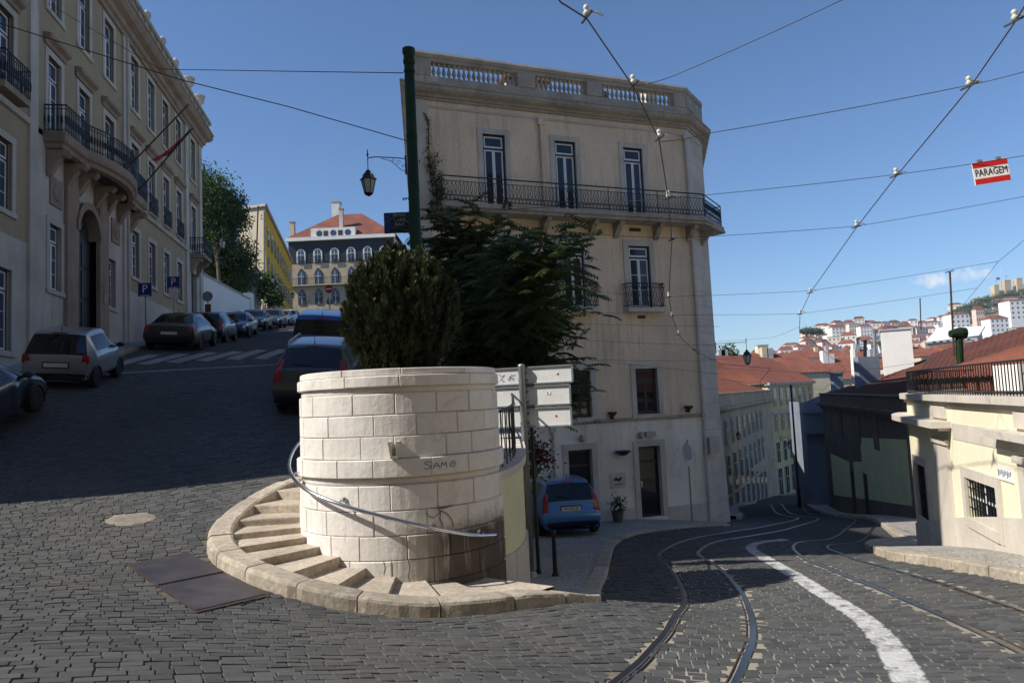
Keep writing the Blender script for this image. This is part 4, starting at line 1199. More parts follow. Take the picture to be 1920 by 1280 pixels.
# chamfer quoins and left pilaster
zc = 0.0; chn = Vector((CHD.y, -CHD.x))
while zc < LZ(9.05):
    h_ = rng.uniform(.40,.52); h_ = min(h_, LZ(9.05)-zc)
    splay = .42*max(0, 1-zc/4.2)
    b = MB(); o0 = -.02+rng.uniform(0,.006)
    pr = [Vector((FW-.002,0))+chn*.03 - CHD*.0, CH1+chn*(.03)+CHD*splay]
    sp2 = .42*max(0, 1-(zc+h_)/4.2)
    lo = [pr[0]+chn*o0, CH1+chn*(.03+o0)+CHD*splay, CH1-chn*.3+CHD*splay, Vector((FW,.3))]
    hi = [pr[0]+chn*o0, CH1+chn*(.03+o0)+CHD*sp2, CH1-chn*.3+CHD*sp2, Vector((FW,.3))]
    g0, g1 = zc+.004, zc+h_-.004
    b.v = [(p.x,p.y,g0) for p in lo]+[(p.x,p.y,g1) for p in hi]
    b.f = [(3,2,1,0),(4,5,6,7),(0,1,5,4),(1,2,6,5),(2,3,7,6),(3,0,4,7)]
    b.build('quoin', M['trim'], house); zc += h_
b = MB(); b.box(0,.42,-.035,.02,LZ(-.7),LZ(8.98)); b.build('pilaster', M['trim'], house)
b = MB(); b.quad((-.02,.01,0),(-.02,.01,LZ(9.1)),(LB.x-.02,LB.y,LZ(9.1)),(LB.x-.02,LB.y,0)); b.build('left_flank', M['white_render'], house)
PLAN = [(LB.x,LB.y),(0,0),(FW,0),(CH1.x,CH1.y),(BK.x,BK.y)]
b = MB(); sweep_profile(b, PLAN, [(0,LZ(8.93)),(.06,LZ(8.93)),(.06,LZ(9.0)),(.12,LZ(9.02)),(.14,LZ(9.07)),(.27,LZ(9.12)),(.33,LZ(9.18)),(.33,LZ(9.27)),(.36,LZ(9.29)),(.36,LZ(9.34)),(0,LZ(9.40))]); b.build('cornice', M['cornice'], house)
b = MB(); sweep_profile(b, PLAN, [(0,LZ(8.70)),(.03,LZ(8.71)),(.04,LZ(8.77)),(0,LZ(8.79))]); b.build('string_course', M['trim'], house)
b = MB(); sweep_profile(b, PLAN, [(.02,LZ(9.38)),(.08,LZ(9.38)),(.08,LZ(9.66)),(.02,LZ(9.67)),(-.2,LZ(9.67))]); b.build('balustrade_plinth', M['cornice'], house)
b = MB(); sweep_profile(b, PLAN, [(-.24,LZ(10.12)),(.06,LZ(10.12)),(.06,LZ(10.2)),(.11,LZ(10.23)),(.13,LZ(10.32)),(.10,LZ(10.40)),(-.26,LZ(10.41))]); b.build('balustrade_rail', M['cornice'], house)
bal = MB(); bal.lathe([(.055,0),(.055,.04),(.03,.06),(.028,.08),(.062,.15),(.066,.19),(.04,.27),(.028,.34),(.034,.38),(.055,.40),(.055,.46)], 10); balm = bal.mesh('baluster', M['cornice'], True)
for (a0, a1, nb) in ((.60,3.30,17), (3.98,5.72,11), (6.35,9.05,16)):
    for k in range(nb): inst('baluster', balm, house, (a0+(a1-a0)*(k+.5)/nb, .05, LZ(9.665)))
for (a0, a1) in ((-.05,.56), (3.34,3.94), (5.76,6.31), (9.09,FW+.02)):
    b = MB(); b.box(a0,a1,-.10,.22,LZ(9.668),LZ(10.118)); b.build('pedestal', M['cornice'], house)
b = MB(); b.box(0,.95,-.10,.12,LZ(9.668),LZ(10.118), Matrix.Translation((FW,0,0)) @ Matrix.Rotation(R(CHA),4,'Z')); b.box(.93,1.66,-.11,.12,LZ(9.668),LZ(10.118), Matrix.Translation((FW,0,0)) @ Matrix.Rotation(R(CHA),4,'Z')); b.build('corner_parapet', M['cornice'], house)
b = MB(); sweep_profile(b, [(LB.x,LB.y),(0,0)], [(-.2,LZ(9.668)),(.06,LZ(9.668)),(.06,LZ(10.118)),(-.2,LZ(10.118))]); b.build('side_parapet', M['cornice'], house)
# roof pieces that show above the balustrade
b = MB(); b.box(3.9,5.4,2.2,3.6,LZ(9.3),LZ(10.95)); rf = b.build('dormer', M['trim'], house)
b = MB(); Mx = Matrix.Translation((0,0,0)); b.box(3.8,5.5,2.05,3.7,LZ(10.95),LZ(11.08)); b.build('dormer_roof', M['tile'], rf)
b = MB(); b.lathe([(.46,0),(.48,.9),(.50,1.25),(.44,1.42),(.26,1.52),(.03,1.55)], 16, (7.2,2.0,LZ(9.3))); b.build('water_tank', M['rust'], house)
b = MB(); b.box(9.0,9.4,1.4,1.8,LZ(9.3),LZ(10.92)); ck = b.build('chimney', M['cream_trim'], house)
b = MB(); b.box(8.94,9.46,1.34,1.86,LZ(10.92),LZ(11.0)); b.build('chimney_cap', M['cornice'], ck)
# windows
for i, (a, c) in enumerate(W3):
    window(house, (a+c)/2, LZ(5.76), c-a, 2.32, .05, transom=.19, rows=3 if i == 3 else 2, blind=(.0,.19,.19)[i])
    surround(house, a, c, LZ(5.76), LZ(8.08), .17, sill=False)
for i, (a, c) in enumerate(W2_):
    window(house, (a+c)/2, LZ(2.77), c-a, 2.03, .05, transom=.19, rows=3, blind=(0,0,.18)[i])
    surround(house, a, c, LZ(2.77), LZ(4.80), .19, sill=False)
for (a, c) in W1:
    window(house, (a+c)/2, LZ(-.66), c-a, 1.46, .10, outer='frame_brown', inner='frame_brown', transom=.28, rows=1)
    surround(house, a, c, LZ(-.66), LZ(.80), .17)
# long balcony
BAL = [(.55,0),(.55,-.62),(FW+.10,-.62),(CH1.x+.38,CH1.y-.38),(CH1.x+.25,CH1.y+.35)]
BALP = [(.55,-.001),(.55,-.66),(FW+.12,-.66),(CH1.x+.42,CH1.y-.42),(CH1.x+.10,CH1.y+.32),(CH1.x-.1,CH1.y),(FW,-.001)]
bal_ = MB(); bal_.prism(BALP, LZ(5.60), LZ(5.73)); balo = bal_.build('balcony_slab', M['cornice'], house)
b = MB(); b.prism([(x*1.0+(.0), y*.9) for x, y in BALP], LZ(5.50), LZ(5.60)); b.build('slab_moulding', M['cornice'], balo)
RP = [Vector((x,y,0)) for x, y in ((.60,-.02),(.60,-.60),(FW+.09,-.60),(CH1.x+.36,CH1.y-.36),(CH1.x+.15,CH1.y+.28))]
for (z_, r_) in ((6.50,.022), (6.36,.010), (5.80,.014), (5.94,.010)):
    b = MB(); b.tube([p+Vector((0,0,LZ(z_))) for p in RP], r_, 6); b.build('rail_bar', M['irongreen'], balo)
u_ = MB()
for s_ in (-1, 1):
    u_.tube([(s_*.055*math.cos(t_), 0, .07+.07*math.sin(t_)) for t_ in np.linspace(-math.pi/2, math.pi/2, 6)], .0085, 4, False)
    u_.tube([(s_*.055,0,.14),(s_*.02,0,.20),(s_*.004,0,.24),(s_*.03,0,.30),(s_*.03,0,.44),(s_*.004,0,.50),(s_*.03,0,.56)], .0085, 4, False)
unit = u_.mesh('railing_panel', M['irongreen'])
for i in range(len(RP)-1):
    a_, c_ = RP[i], RP[i+1]; L_ = (c_-a_).length; nn = max(1, int(L_/.118)); d = (c_-a_)/nn; rz = math.atan2(d.y, d.x)
    for k in range(nn):
        p = a_ + d*(k+.5); inst('railing_panel', unit, balo, (p.x,p.y,LZ(5.79)), rz, (L_/nn/.118,1,1))
    b = MB(); b.tube([a_+Vector((0,0,LZ(5.7))), a_+Vector((0,0,LZ(6.52)))], .016, 6); b.build('rail_post', M['irongreen'], balo)
for k in range(1, 5):
    x = .6+ (FW-.5)*k/5; b = MB(); b.tube([(x,-.60,LZ(5.7)),(x,-.60,LZ(6.50))], .014, 6); b.build('rail_post', M['irongreen'], balo)
cb_ = MB()
prof_ = [(0,0),(-.50,0),(-.52,-.07),(-.46,-.14),(-.36,-.12),(-.30,-.17),(-.22,-.30),(-.12,-.36),(-.08,-.46),(0,-.48)]
cb_.v = [(-.08,y,z) for y, z in prof_]+[(.08,y,z) for y, z in prof_]; k = len(prof_)
cb_.f = [tuple(range(k)), tuple(range(k,2*k))[::-1]] + [(i,(i+1)%k,k+(i+1)%k,k+i) for i in range(k)]
cbm = cb_.mesh('corbel', M['cornice'])
for x in (1.0,2.5,4.0,5.65,6.55,8.05,9.35): inst('corbel', cbm, house, (x,-.001,LZ(5.495)))
inst('corbel', cbm, house, (FW+.70,.50,LZ(5.495)), R(CHA)); 
for x in (4.9,7.3):
    b = MB(); b.box(x-.22,x+.22,-.006,.02,LZ(5.28),LZ(5.40)); b.build('vent', M['rust'], house)
b = MB(); b.box(7.2,7.5,-.006,.02,LZ(2.42),LZ(2.52)); b.build('vent', M['black'], house)
# small balconies on the second floor
ub = MB()
for s_ in (-1,1): ub.tube([(s_*.045,0,0),(s_*.045,0,.12),(0,0,.22),(s_*.045,0,.32),(s_*.045,0,.44),(0,0,.54),(s_*.045,0,.64),(s_*.045,0,.72)], .0075, 4, False)
ubm = ub.mesh('railing_panel', M['iron'])
for (a, c) in W2_:
    x0, x1 = a-.28, c+.28
    s0 = MB(); s0.box(x0-.03,x1+.03,-.36,0,LZ(2.60),LZ(2.74)); s_o = s0.build('balconette', M['trim'], house)
    rpp = [Vector((x0,-.0,0)),Vector((x0,-.33,0)),Vector((x1,-.33,0)),Vector((x1,0,0))]
    for z_, r_ in ((3.52,.018),(2.80,.012),(3.40,.008)):
        q = MB(); q.tube([p+Vector((0,0,LZ(z_))) for p in rpp], r_, 5); q.build('rail_bar', M['iron'], s_o)
    for i in range(3):
        A_, B_ = rpp[i], rpp[i+1]; L_ = (B_-A_).length; nn = max(2, int(round(L_/.105))); rz = math.atan2(B_.y-A_.y, B_.x-A_.x)
        for k in range(nn):
            p = A_.lerp(B_, (k+.5)/nn); inst('railing_panel', ubm, s_o, (p.x,p.y,LZ(2.79)), rz)
# ground floor: band, doors, lamps, plaque
b = MB(); sweep_profile(b, [(0,0),(FW,0)], [(0,LZ(-.86)),(.05,LZ(-.85)),(.06,LZ(-.78)),(0,LZ(-.74))]); b.build('string_course', M['cornice'], house)
zc = LZ(-4.6)
b = MB(); b.tube([Vector((.3,-.03,LZ(-.83))), Vector((5,-.045,LZ(-.84))), Vector((FW,-.03,LZ(-.80)))], .012, 5); b.build('cable', M['wire'], house)
for (a, c, z0, z1) in DOORS: surround(house, a, c, z0, z1, .19, .035, sill=False)
for j, (a, c, z0, z1) in enumerate(DOORS):
    f_ = MB(); f_.box(a,a+.06,.12,.19,z0,z1); f_.box(c-.06,c,.12,.19,z0,z1); f_.box(a+.06,c-.06,.12,.19,z1-.07,z1); f_.box(a+.06,c-.06,.12,.19,z0,z0+.08)
    f_.box(a+.06,c-.06,.12,.19,z1-.52,z1-.46)
    d_ = f_.build('door', M['frame_brown'], house)
    for (za, zb) in ((z0+.08,z1-.52),(z1-.46,z1-.07)):
        g_ = MB(); g_.box(a+.06,c-.06,.150,.156,za,zb); g_.build('pane', M['glass'], d_)
    h_ = MB(); h_.box(a+.10,a+.13,.07,.12,z0+.95,z0+1.15); h_.build('handle', M['steel'], d_)
for i, (x0, x1) in enumerate(((.42,1.6),(1.6,3.0),(3.0,4.25),(5.45,6.1),(6.1,6.70),(7.93,8.6),(8.6,FW))):
    b = MB(); b.box(x0+.004,x1-.004,-.035,.0,0.1,LZ(-3.55)-(.10 if i > 4 else 0)); b.build('plinth_slab', M['cream_trim'], house)
def uplight(x, z):
    q = MB(); q.lathe([(.02,-.13),(.04,-.12),(.035,-.05),(.13,.03),(.15,.09),(.13,.09)], 12, (x,-.14,z)); q.box(x-.03,x+.03,-.12,0,z-.12,z-.04); q.build('wall_lamp', M['rust'], house)
uplight(6.05-.05, LZ(-.62)); uplight(8.85, LZ(-.56))
q = MB(); q.lathe([(.02,-.12),(.12,-.10),(.24,0),(.25,.03),(.1,.05)], 14, (6.25,-.22,LZ(-1.78))); q.build('wall_basket', M['black'], house)
q = MB(); q.box(7.2,7.55,-.12,0,LZ(-1.38),LZ(-1.22)); q.build('alarm_box', M['galv'], house)
q = MB(); q.lathe([(.03,-.1),(.09,-.04),(.06,.1),(.02,.12)], 10, (4.9,-.12,LZ(-1.30))); q.build('wall_lamp', M['galv'], house)
q = MB(); q.lathe([(.03,-.1),(.09,-.04),(.06,.1),(.02,.12)], 10, (6.98,-.12,LZ(-1.33))); q.build('wall_lamp', M['galv'], house)
q = MB(); q.box(5.86,6.40,-.03,0,LZ(-2.88),LZ(-2.43)); pq = q.build('plaque', M['cream_trim'], house)
q = MB()
for k in range(7): q.lathe([(.02,0),(.05,.03),(.0,.07)], 6, (6.02+.035*k, -.036, LZ(-2.66+.03*math.sin(k*1.3))), None)
q.box(5.98,6.28,-.034,-.0305,LZ(-2.80),LZ(-2.775)); q.build('emblem', M['frame_brown'], pq)
for (x, z0, z1) in ((4.06,5.95,8.72),(FW-.10,-4.3,8.7),(3.95,-4.2,-.85)):
    q = MB(); q.tube([(x,-.07,LZ(z0)),(x,-.07,LZ(z1))], .045, 8); q.box(x-.09,x+.09,-.13,0,LZ(z1)-.2,LZ(z1)); q.build('downpipe', M['tan'] if x < 5 and z0 > 0 else M['trim'], house)
q = MB(); q.box(FW+.05,FW+.45,-.12,.1,LZ(-2.1),LZ(-1.55)); q.build('meter_box', M['trim'], house)

# potted plant by the door
pp = CBO + Matrix.Rotation(CA,3,'Z') @ Vector((5.75,-.55,0)); pp.z = zr(pp.x,pp.y)+SIDE_Z
t = thing('potted_plant', pp, 'small plant in a dark pot beside the blue car, under the plaque', 'plant')
b = MB(); b.lathe([(.13,0),(.19,.32),(.21,.34),(.17,.34)], 12); b.build('pot', M['terracotta'], t)
MWD[t.name] = t.matrix_world.copy() if False else MWD[t.name]
vine(t, [pp+Vector((0,0,.34)), pp+Vector((.05,0,.5)), pp+Vector((0,0,.66))], 180, .10, .10, M['leaf_ail'])

# ivy on the left edge
iv_ = thing('climbing_ivy', CBO + Vector((.25,-.1,9.0)), 'thin creeper climbing the left edge of the tan house above the balcony', 'plant')
Rc = Matrix.Rotation(CA,3,'Z')
loc = lambda x, y, z: CBO + Rc @ Vector((x,y,LZ(z)))
vine(iv_, [loc(.75,-.25,5.9), loc(.55,-.1,6.5), loc(.42,-.06,7.3)], 420, .13, .09, M['leaf_ail'])
vine(iv_, [loc(.42,-.06,6.8), loc(.40,-.06,7.6), loc(.44,-.06,8.3), loc(.30,-.06,8.5)], 220, .035, .06, M['leaf_ail'])
q = MB(); q.tube([loc(.5,-.06,6.0), loc(.40,-.05,7.0), loc(.42,-.05,7.7), loc(.44,-.05,8.3), loc(.28,-.05,8.52)], .012, 5); q.build('stem', M['bark'], iv_, world=True)

# ================================================================ KHAKI PALACE FRONT ON THE LEFT
PZ = -1.8
pal = thing('palace_building', Vector((LORG.x, LORG.y, PZ)), 'long khaki and stone palace front with balcony and flags, left street side', 'building', rz=R(100.3))
LP = lambda z: z - PZ
PLEN = 32.6
COLS = [.9, 3.2, 5.5, 7.8, 10.12, 13.25, 15.6, 18.0, 20.95, 23.22, 25.48, 27.75, 30.7]
SIDEC = [c for c in COLS if c < 11.5 or c > 20.3]
ops = [(c-.47,c+.47,LP(12.74),LP(15.0)) for c in COLS] + [(c-.47,c+.47,LP(8.95 if c > 20 or c < 11 else 9.0),LP(11.25)) for c in COLS]
gops = [(c-.45,c+.45,LP(5.70),LP(7.62)) for c in SIDEC if c < 30]
b = MB(); wall_open(b, -.35, PLEN, LP(8.72), LP(15.4), ops, .2)
for (x0, x1) in ((-.35,11.5),(20.1,29.0)): wall_open(b, x0, x1, LP(5.05), LP(8.55), gops, .2)
b.build('wall', M['khaki'], pal)
mid = [(12.9,13.75,LP(3.98),LP(6.0)), (17.72,18.56,LP(4.1),LP(5.9))]
b = MB(); wall_open(b, 11.5, 14.9, 0, LP(8.55), mid, .2); wall_open(b, 16.7, 20.1, 0, LP(8.55), mid, .2); wall_open(b, 14.9, 16.7, LP(7.3), LP(8.55), [], .2)
wall_open(b, 29.0, PLEN, 0, LP(8.55), [(30.1,31.3,0,LP(7.6))], .25)
lg = [(c-.45,c+.45,LP(1.9),LP(4.1)) for c in (7.8,10.12)]
wall_open(b, -.35, 11.5, 0, LP(5.05), lg, .2); wall_open(b, 20.1, 29.0, 0, LP(5.05), [], .2)
b.build('stone_wall', M['ltrim'], pal)
b = MB(); D_ = 13
b.quad((-.35,D_,0),(-.35,0,0),(-.35,0,LP(15.4)),(-.35,D_,LP(15.4))); b.quad((PLEN,0,0),(PLEN,D_,0),(PLEN,D_,LP(15.4)),(PLEN,0,LP(15.4))); b.quad((PLEN,D_,0),(0,D_,0),(0,D_,LP(15.4)),(PLEN,D_,LP(15.4))); b.quad((0,0,LP(16)),(PLEN,0,LP(16)),(PLEN,D_,LP(16)),(0,D_,LP(16)))
b.build('end_wall', M['khaki'], pal)
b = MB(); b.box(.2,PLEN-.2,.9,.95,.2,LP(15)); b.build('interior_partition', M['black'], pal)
for (x0, x1, pr_) in ((-.35,-.0,.06),(11.48,11.98,.08),(19.40,20.12,.08),(28.94,29.5,.08),(32.0,PLEN,.06)):
    b = MB(); b.box(x0,x1,-pr_,.02,0,LP(15.35)); b.build('pilaster', M['ltrim'], pal)
PP = [(-.35,D_),(-.35,0),(PLEN,0),(PLEN,D_)]
b = MB(); sweep_profile(b, PP, [(0,LP(15.25)),(.10,LP(15.28)),(.12,LP(15.42)),(.22,LP(15.48)),(.26,LP(15.66)),(.48,LP(15.78)),(.58,LP(15.95)),(.58,LP(16.12)),(.62,LP(16.14)),(.62,LP(16.22)),(0,LP(16.3))]); b.build('cornice', M['pinkstone'], pal)
b = MB(); sweep_profile(b, PP, [(.2,LP(16.2)),(.50,LP(16.2)),(.50,LP(16.36)),(.40,LP(16.37)),(.40,LP(16.74)),(.50,LP(16.76)),(.52,LP(16.92)),(.1,LP(16.94))]); par = b.build('parapet', M['cornice'], pal)
for k in range(38):
    x = .5+k*.85; q = MB(); q.box(x,x+.42,-.46,-.401,LP(16.42),LP(16.70)); q.build('parapet_panel', M['cornice'], par)
for (x0, x1) in ((-.35,11.5),(20.1,PLEN)):
    b = MB(); sweep_profile(b, [(x0,0),(x1,0)], [(0,LP(8.5)),(.10,LP(8.52)),(.14,LP(8.66)),(0,LP(8.74))]); b.build('string_course', M['ltrim'], pal)
for c in COLS:
    window(pal, c, LP(12.74), .94, 2.26, .10, outer='frame_navy', to=.05, transom=.26, rows=3, glass='glass_blue')
    surround(pal, c-.47, c+.47, LP(12.74), LP(15.0), .2, .03, 'ltrim')
    window(pal, c, LP(9.0), .94, 2.25, .10, outer='frame_navy', to=.05, transom=.28, rows=3, glass='glass_blue')
    surround(pal, c-.47, c+.47, LP(9.0), LP(11.25), .2, .03, 'ltrim', sill=False)
    q = MB(); sweep_profile(q, [(c-.78,-.03),(c+.78,-.03)], [(0,LP(11.5)),(.03,LP(11.52)),(.05,LP(11.62)),(.18,LP(11.70)),(.20,LP(11.80)),(0,LP(11.84))]); q.build('window_hood', M['pinkstone'], pal)
for (x0, x1, z0, z1) in gops + mid + lg:
    window(pal, (x0+x1)/2, z0, x1-x0, z1-z0, .10, outer='frame_navy', to=.05, transom=.26, rows=3, glass='glass_blue')
    surround(pal, x0, x1, z0, z1, .2, .03, 'ltrim')
bar_ = MB(); bar_.tube([(0,0,0),(0,0,.88)], .015, 5); bar_.lathe([(.015,.26),(.034,.34),(.034,.5),(.015,.58)], 6); barm = bar_.mesh('baluster', M['iron'])
def iron_balcony(parent, P, z, h=.9, step=.12, slabmat='pinkstone', slab=.18):
    """P: plan polyline from the wall out and back"""
    s_ = MB(); s_.prism([(p[0],p[1]) for p in P], z-slab, z); so_ = s_.build('balcony_slab', M[slabmat], parent)
    V3 = [Vector((p[0],p[1],0)) for p in P]
    c_ = sum(V3, Vector())/len(V3); V3 = [v.lerp(c_, .02) for v in V3]
    for zz, r_ in ((z+h,.024),(z+.08,.014),(z+h-.12,.012)):
        q = MB(); q.tube([v+Vector((0,0,zz)) for v in V3], r_, 6); q.build('rail_bar', M['iron'], so_)
    for k, v in enumerate(resample(V3, step)): inst('baluster', barm, so_, (v.x,v.y,z), 0, (1,1,h/.9))
    return so_
bp_ = [(12.45,0)] + [(12.45,-.62)] + [(14.2,-.68)] + [(14.2+ (18.8-14.2)*k/10, -.68-.52*math.sin(math.pi*k/10)**.8) for k in range(1,10)] + [(18.8,-.68),(20.55,-.62),(20.55,0)]
iron_balcony(pal, bp_, LP(8.70), .85)
q = MB(); sweep_profile(q, bp_, [(-.3,LP(8.2)),(-.14,LP(8.24)),(-.10,LP(8.36)),(-.02,LP(8.42)),(0,LP(8.52)),(-.3,LP(8.52))]); q.build('balcony_moulding', M['pinkstone'], pal)
cbb = MB(); pf = [(0,0),(-.58,0),(-.60,-.10),(-.50,-.20),(-.36,-.2),(-.28,-.34),(-.18,-.52),(-.08,-.72),(0,-.80)]
cbb.v = [(-.14,y,z) for y, z in pf]+[(.14,y,z) for y, z in pf]; k = len(pf); cbb.f = [tuple(range(k)), tuple(range(k,2*k))[::-1]]+[(i,(i+1)%k,k+(i+1)%k,k+i) for i in range(k)]
cbm2 = cbb.mesh('corbel', M['pinkstone'])
for x in (12.8,14.1,15.0,16.6,17.6,18.9,20.2): inst('corbel', cbm2, pal, (x,-.02,LP(8.2)), 0, (1,1.1,1))
# portal
q = MB(); q.box(13.95,14.88,-.12,.0,0,LP(8.0)); q.build('portal_pier', M['pinkstone'], pal); q = MB(); q.box(16.72,17.6,-.12,0,0,LP(8.0)); q.build('portal_pier', M['pinkstone'], pal)
arc = MB(); rows = []
for k in range(13):
    a = math.pi*k/12; ca_, sa_ = math.cos(a), math.sin(a)
    rows.append([(15.8-ca_*1.15,-.16,LP(6.25)+sa_*1.15),(15.8-ca_*.90,-.16,LP(6.25)+sa_*.90),(15.8-ca_*.90,.25,LP(6.25)+sa_*.90),])
arc.grid(rows); arc.build('portal_arch', M['pinkstone'], pal)
sp_ = MB()
for k in range(12):
    a0, a1 = math.pi*k/12, math.pi*(k+1)/12
    sp_.quad((15.8-math.cos(a0)*.9,.0,LP(6.25)+math.sin(a0)*.9),(15.8-math.cos(a1)*.9,.0,LP(6.25)+math.sin(a1)*.9),(15.8-math.cos(a1)*.9,.0,LP(7.3)),(15.8-math.cos(a0)*.9,.0,LP(7.3)))
sp_.build('spandrel', M['pinkstone'], pal)
q = MB(); q.box(14.9,15.77,.22,.28,0,LP(6.2)); q.box(15.83,16.7,.22,.28,0,LP(6.2)); q.box(14.9,16.7,.25,.30,LP(6.2),LP(7.2)); dr = q.build('door', M['door_dark'], pal)
for (x0) in (15.0,15.93):
    for (z0, z1) in ((3.0,4.0),(4.15,5.1),(5.25,6.05)):
        q = MB(); q.box(x0,x0+.67,.19,.22,LP(z0),LP(z1)); q.build('door_panel', M['door_dark'], dr)
for k in range(7):
    a = math.pi*(k+.5)/7; q = MB(); q.bar((15.8,.235,LP(6.28)),(15.8-math.cos(a)*.85,.235,LP(6.28)+math.sin(a)*.85),.03); q.build('fanlight_bar', M['iron'], dr)
for x in (12.9,18.15):
    q = MB(); q.box(x,x+.85,-.05,0,LP(6.6),LP(7.5)); o = q.build('relief_panel', M['pinkstone'], pal)
    q = MB(); q.lathe([(.3,0),(.26,.04),(.12,.07),(.0,.08)], 10, (0,0,0), Matrix.Translation((x+.42,-.05,LP(7.05))) @ Matrix.Rotation(R(90),4,'X')); q.build('carving', M['pinkstone'], o)
q = MB(); q.box(17.05,17.25,-.145,-.12,LP(4.1),LP(4.45)); q.build('brass_plate', plain('brass_plate',(.30,.12,.04),.4,.4), pal)
iron_balcony(pal, [(29.9,0),(29.9,-.75),(31.6,-.75),(31.6,0)], LP(8.5), .9)
q = MB(); q.box(30.15,31.25,.2,.26,0,LP(7.5)); q.build('door', M['door_dark'], pal)
for x in (30.1,31.4): inst('corbel', cbm2, pal, (x,-.02,LP(8.3)))
iron_balcony(pal, [(9.4,0),(9.4,-.35),(10.85,-.35),(10.85,0)], LP(8.95), .85)
for c in (20.95,23.22,25.48,27.75): iron_balcony(pal, [(c-.52,0),(c-.52,-.12),(c+.52,-.12),(c+.52,0)], LP(8.9), .8, .13, 'ltrim', .06)
# finials and urns on the parapet
bal3 = MB(); bal3.lathe([(.16,0),(.16,.08),(.07,.14),(.10,.20),(.20,.32),(.22,.44),(.18,.56),(.08,.64),(.03,.70)], 12); balm3 = bal3.mesh('finial', M['ltrim'], True)
ur = MB(); ur.lathe([(.22,0),(.22,.10),(.09,.18),(.12,.26),(.34,.50),(.38,.70),(.36,.80),(.44,.86),(.46,.94),(.30,.95)], 14); urm = ur.mesh('urn', M['ltrim'], True)
for x in (19.6,21.6,23.9,26.1): inst('finial', balm3, pal, (x,-.32,LP(16.9)), 0, (.85,.85,.9))
for x in (28.7,31.0): inst('urn', urm, pal, (x,-.32,LP(16.9)), 0, (.72,.72,.8))
inst('urn', urm, pal, (-.1,.5,LP(16.9)), 0, (1.7,1.7,2.2))
for x in (5.0,12.0): inst('urn', urm, pal, (x,-.02,LP(16.9)))
b = MB(); b.tube([(19.75,-.12,.5),(19.75,-.12,LP(15.3))], .06, 8); b.build('downpipe', M['ltrim'], pal)
# flagpoles
Rp = Matrix.Translation(Vector((LORG.x,LORG.y,PZ))) @ Matrix.Rotation(R(100.3),4,'Z')
def palpt(s_, out_, z): return Rp @ Vector((s_,-out_,LP(z)))
t = thing('flagpole', palpt(16.4,1.1,8.9), 'bare grey flagpole slanting out from the palace balcony', 'flagpole')
b = MB(); b.tube([palpt(16.4,1.0,8.7), palpt(17.3,3.0,11.6)], .028, 8); b.build('pole', M['rust'], t, world=True)
b = MB(); b.tube([palpt(16.4,1.05,8.65), palpt(16.4,1.05,9.0)], .05, 8); b.build('socket', M['iron'], t, world=True)
t = thing('flagpole', palpt(18.6,.9,8.9), 'dark flagpole with a drooping red and green flag on the palace balcony', 'flagpole')
b = MB(); b.tube([palpt(18.4,.9,8.6), palpt(19.2,2.7,11.4)], .03, 8); b.build('pole', M['iron'], t, world=True)
A_, B_ = palpt(18.85,1.92,10.15), palpt(19.18,2.65,11.32)
for (nm_, c_, s0, s1) in (('flag_red', M['red'], .25, 1.0), ('flag_green', plain('flag_green',(.01,.09,.02),.8), 0, .25)):
    q = MB(); rows = []
    for i in range(9):
        f_ = s0+(s1-s0)*i/8; rows.append([A_.lerp(B_, j/5) + Vector((-.62*f_+.04*math.sin(9*f_+j), -.25*f_+.05*math.sin(11*f_+j*2), -.75*f_*(.4+.6*j/5)+.05*math.sin(7*f_+j*1.5))) for j in range(6)])
    q.grid(rows); q.build(nm_, c_, t, world=True, smooth=True)
# ================================================================ LEFT STREET, FAR PART
def garden_tree(name, base, label, blobs, n, leaf, mat, trunk_r=.18, group=None):
    t = thing(name, base, label, 'tree', group)
    V = []; F = []; rn = []; iv = -Vector(base)
    tot = sum(b_[1]*b_[2] for b_ in blobs)
    for (c, rx, rz) in blobs:
        c = Vector(c); k = int(n*rx*rz/tot)
        subs = [(Vector(nrs.normal(size=3)).normalized()) for _ in range(14)]
        for i in range(k):
            d = subs[rng.randrange(14)] if rng.random() < .75 else Vector(nrs.normal(size=3)).normalized()
            q = Vector(nrs.normal(size=3))*.26
            p = c + Vector(((d.x*.72+q.x)*rx, (d.y*.72+q.y)*rx, (d.z*.72+q.z)*rz)) + iv
            a = Vector(nrs.normal(size=3)).normalized(); s_ = leaf*rng.uniform(.6,1.35); w = a.orthogonal().normalized()*s_*.3
            n0 = len(V); m_ = p + a*s_*.45 + Vector((0,0,-s_*.05))
            V += [tuple(p), tuple(m_+w), tuple(p+a*s_+Vector((0,0,-s_*.2))), tuple(m_-w)]; F.append((n0,n0+1,n0+2,n0+3))
            rn.append(min(1, max(0, .35+.5*d.z*.5+rng.uniform(-.25,.35))))
    leaf_obj('crown', V, F, rn, mat, t)
    top = Vector(blobs[0][0])
    b = MB(); b.tube(resample(catmull([Vector(base)-Vector((0,0,.3)), Vector(base).lerp(top,.4)+Vector((.1,0,0)), top], 4), .5), [trunk_r*(1-.07*i) for i in range(len(resample(catmull([Vector(base)-Vector((0,0,.3)), Vector(base).lerp(top,.4)+Vector((.1,0,0)), top], 4), .5)))] if False else trunk_r*.8, 8); b.build('trunk', M['bark'], t, world=True, smooth=True)
    for (c, rx, rz) in blobs[1:]:
        b = MB(); st = Vector(base).lerp(top, .55); b.tube([st, st.lerp(Vector(c), .6)+Vector((0,0,.2)), Vector(c)], [trunk_r*.45, trunk_r*.3, trunk_r*.12], 6); b.build('limb', M['bark'], t, world=True)
    return t
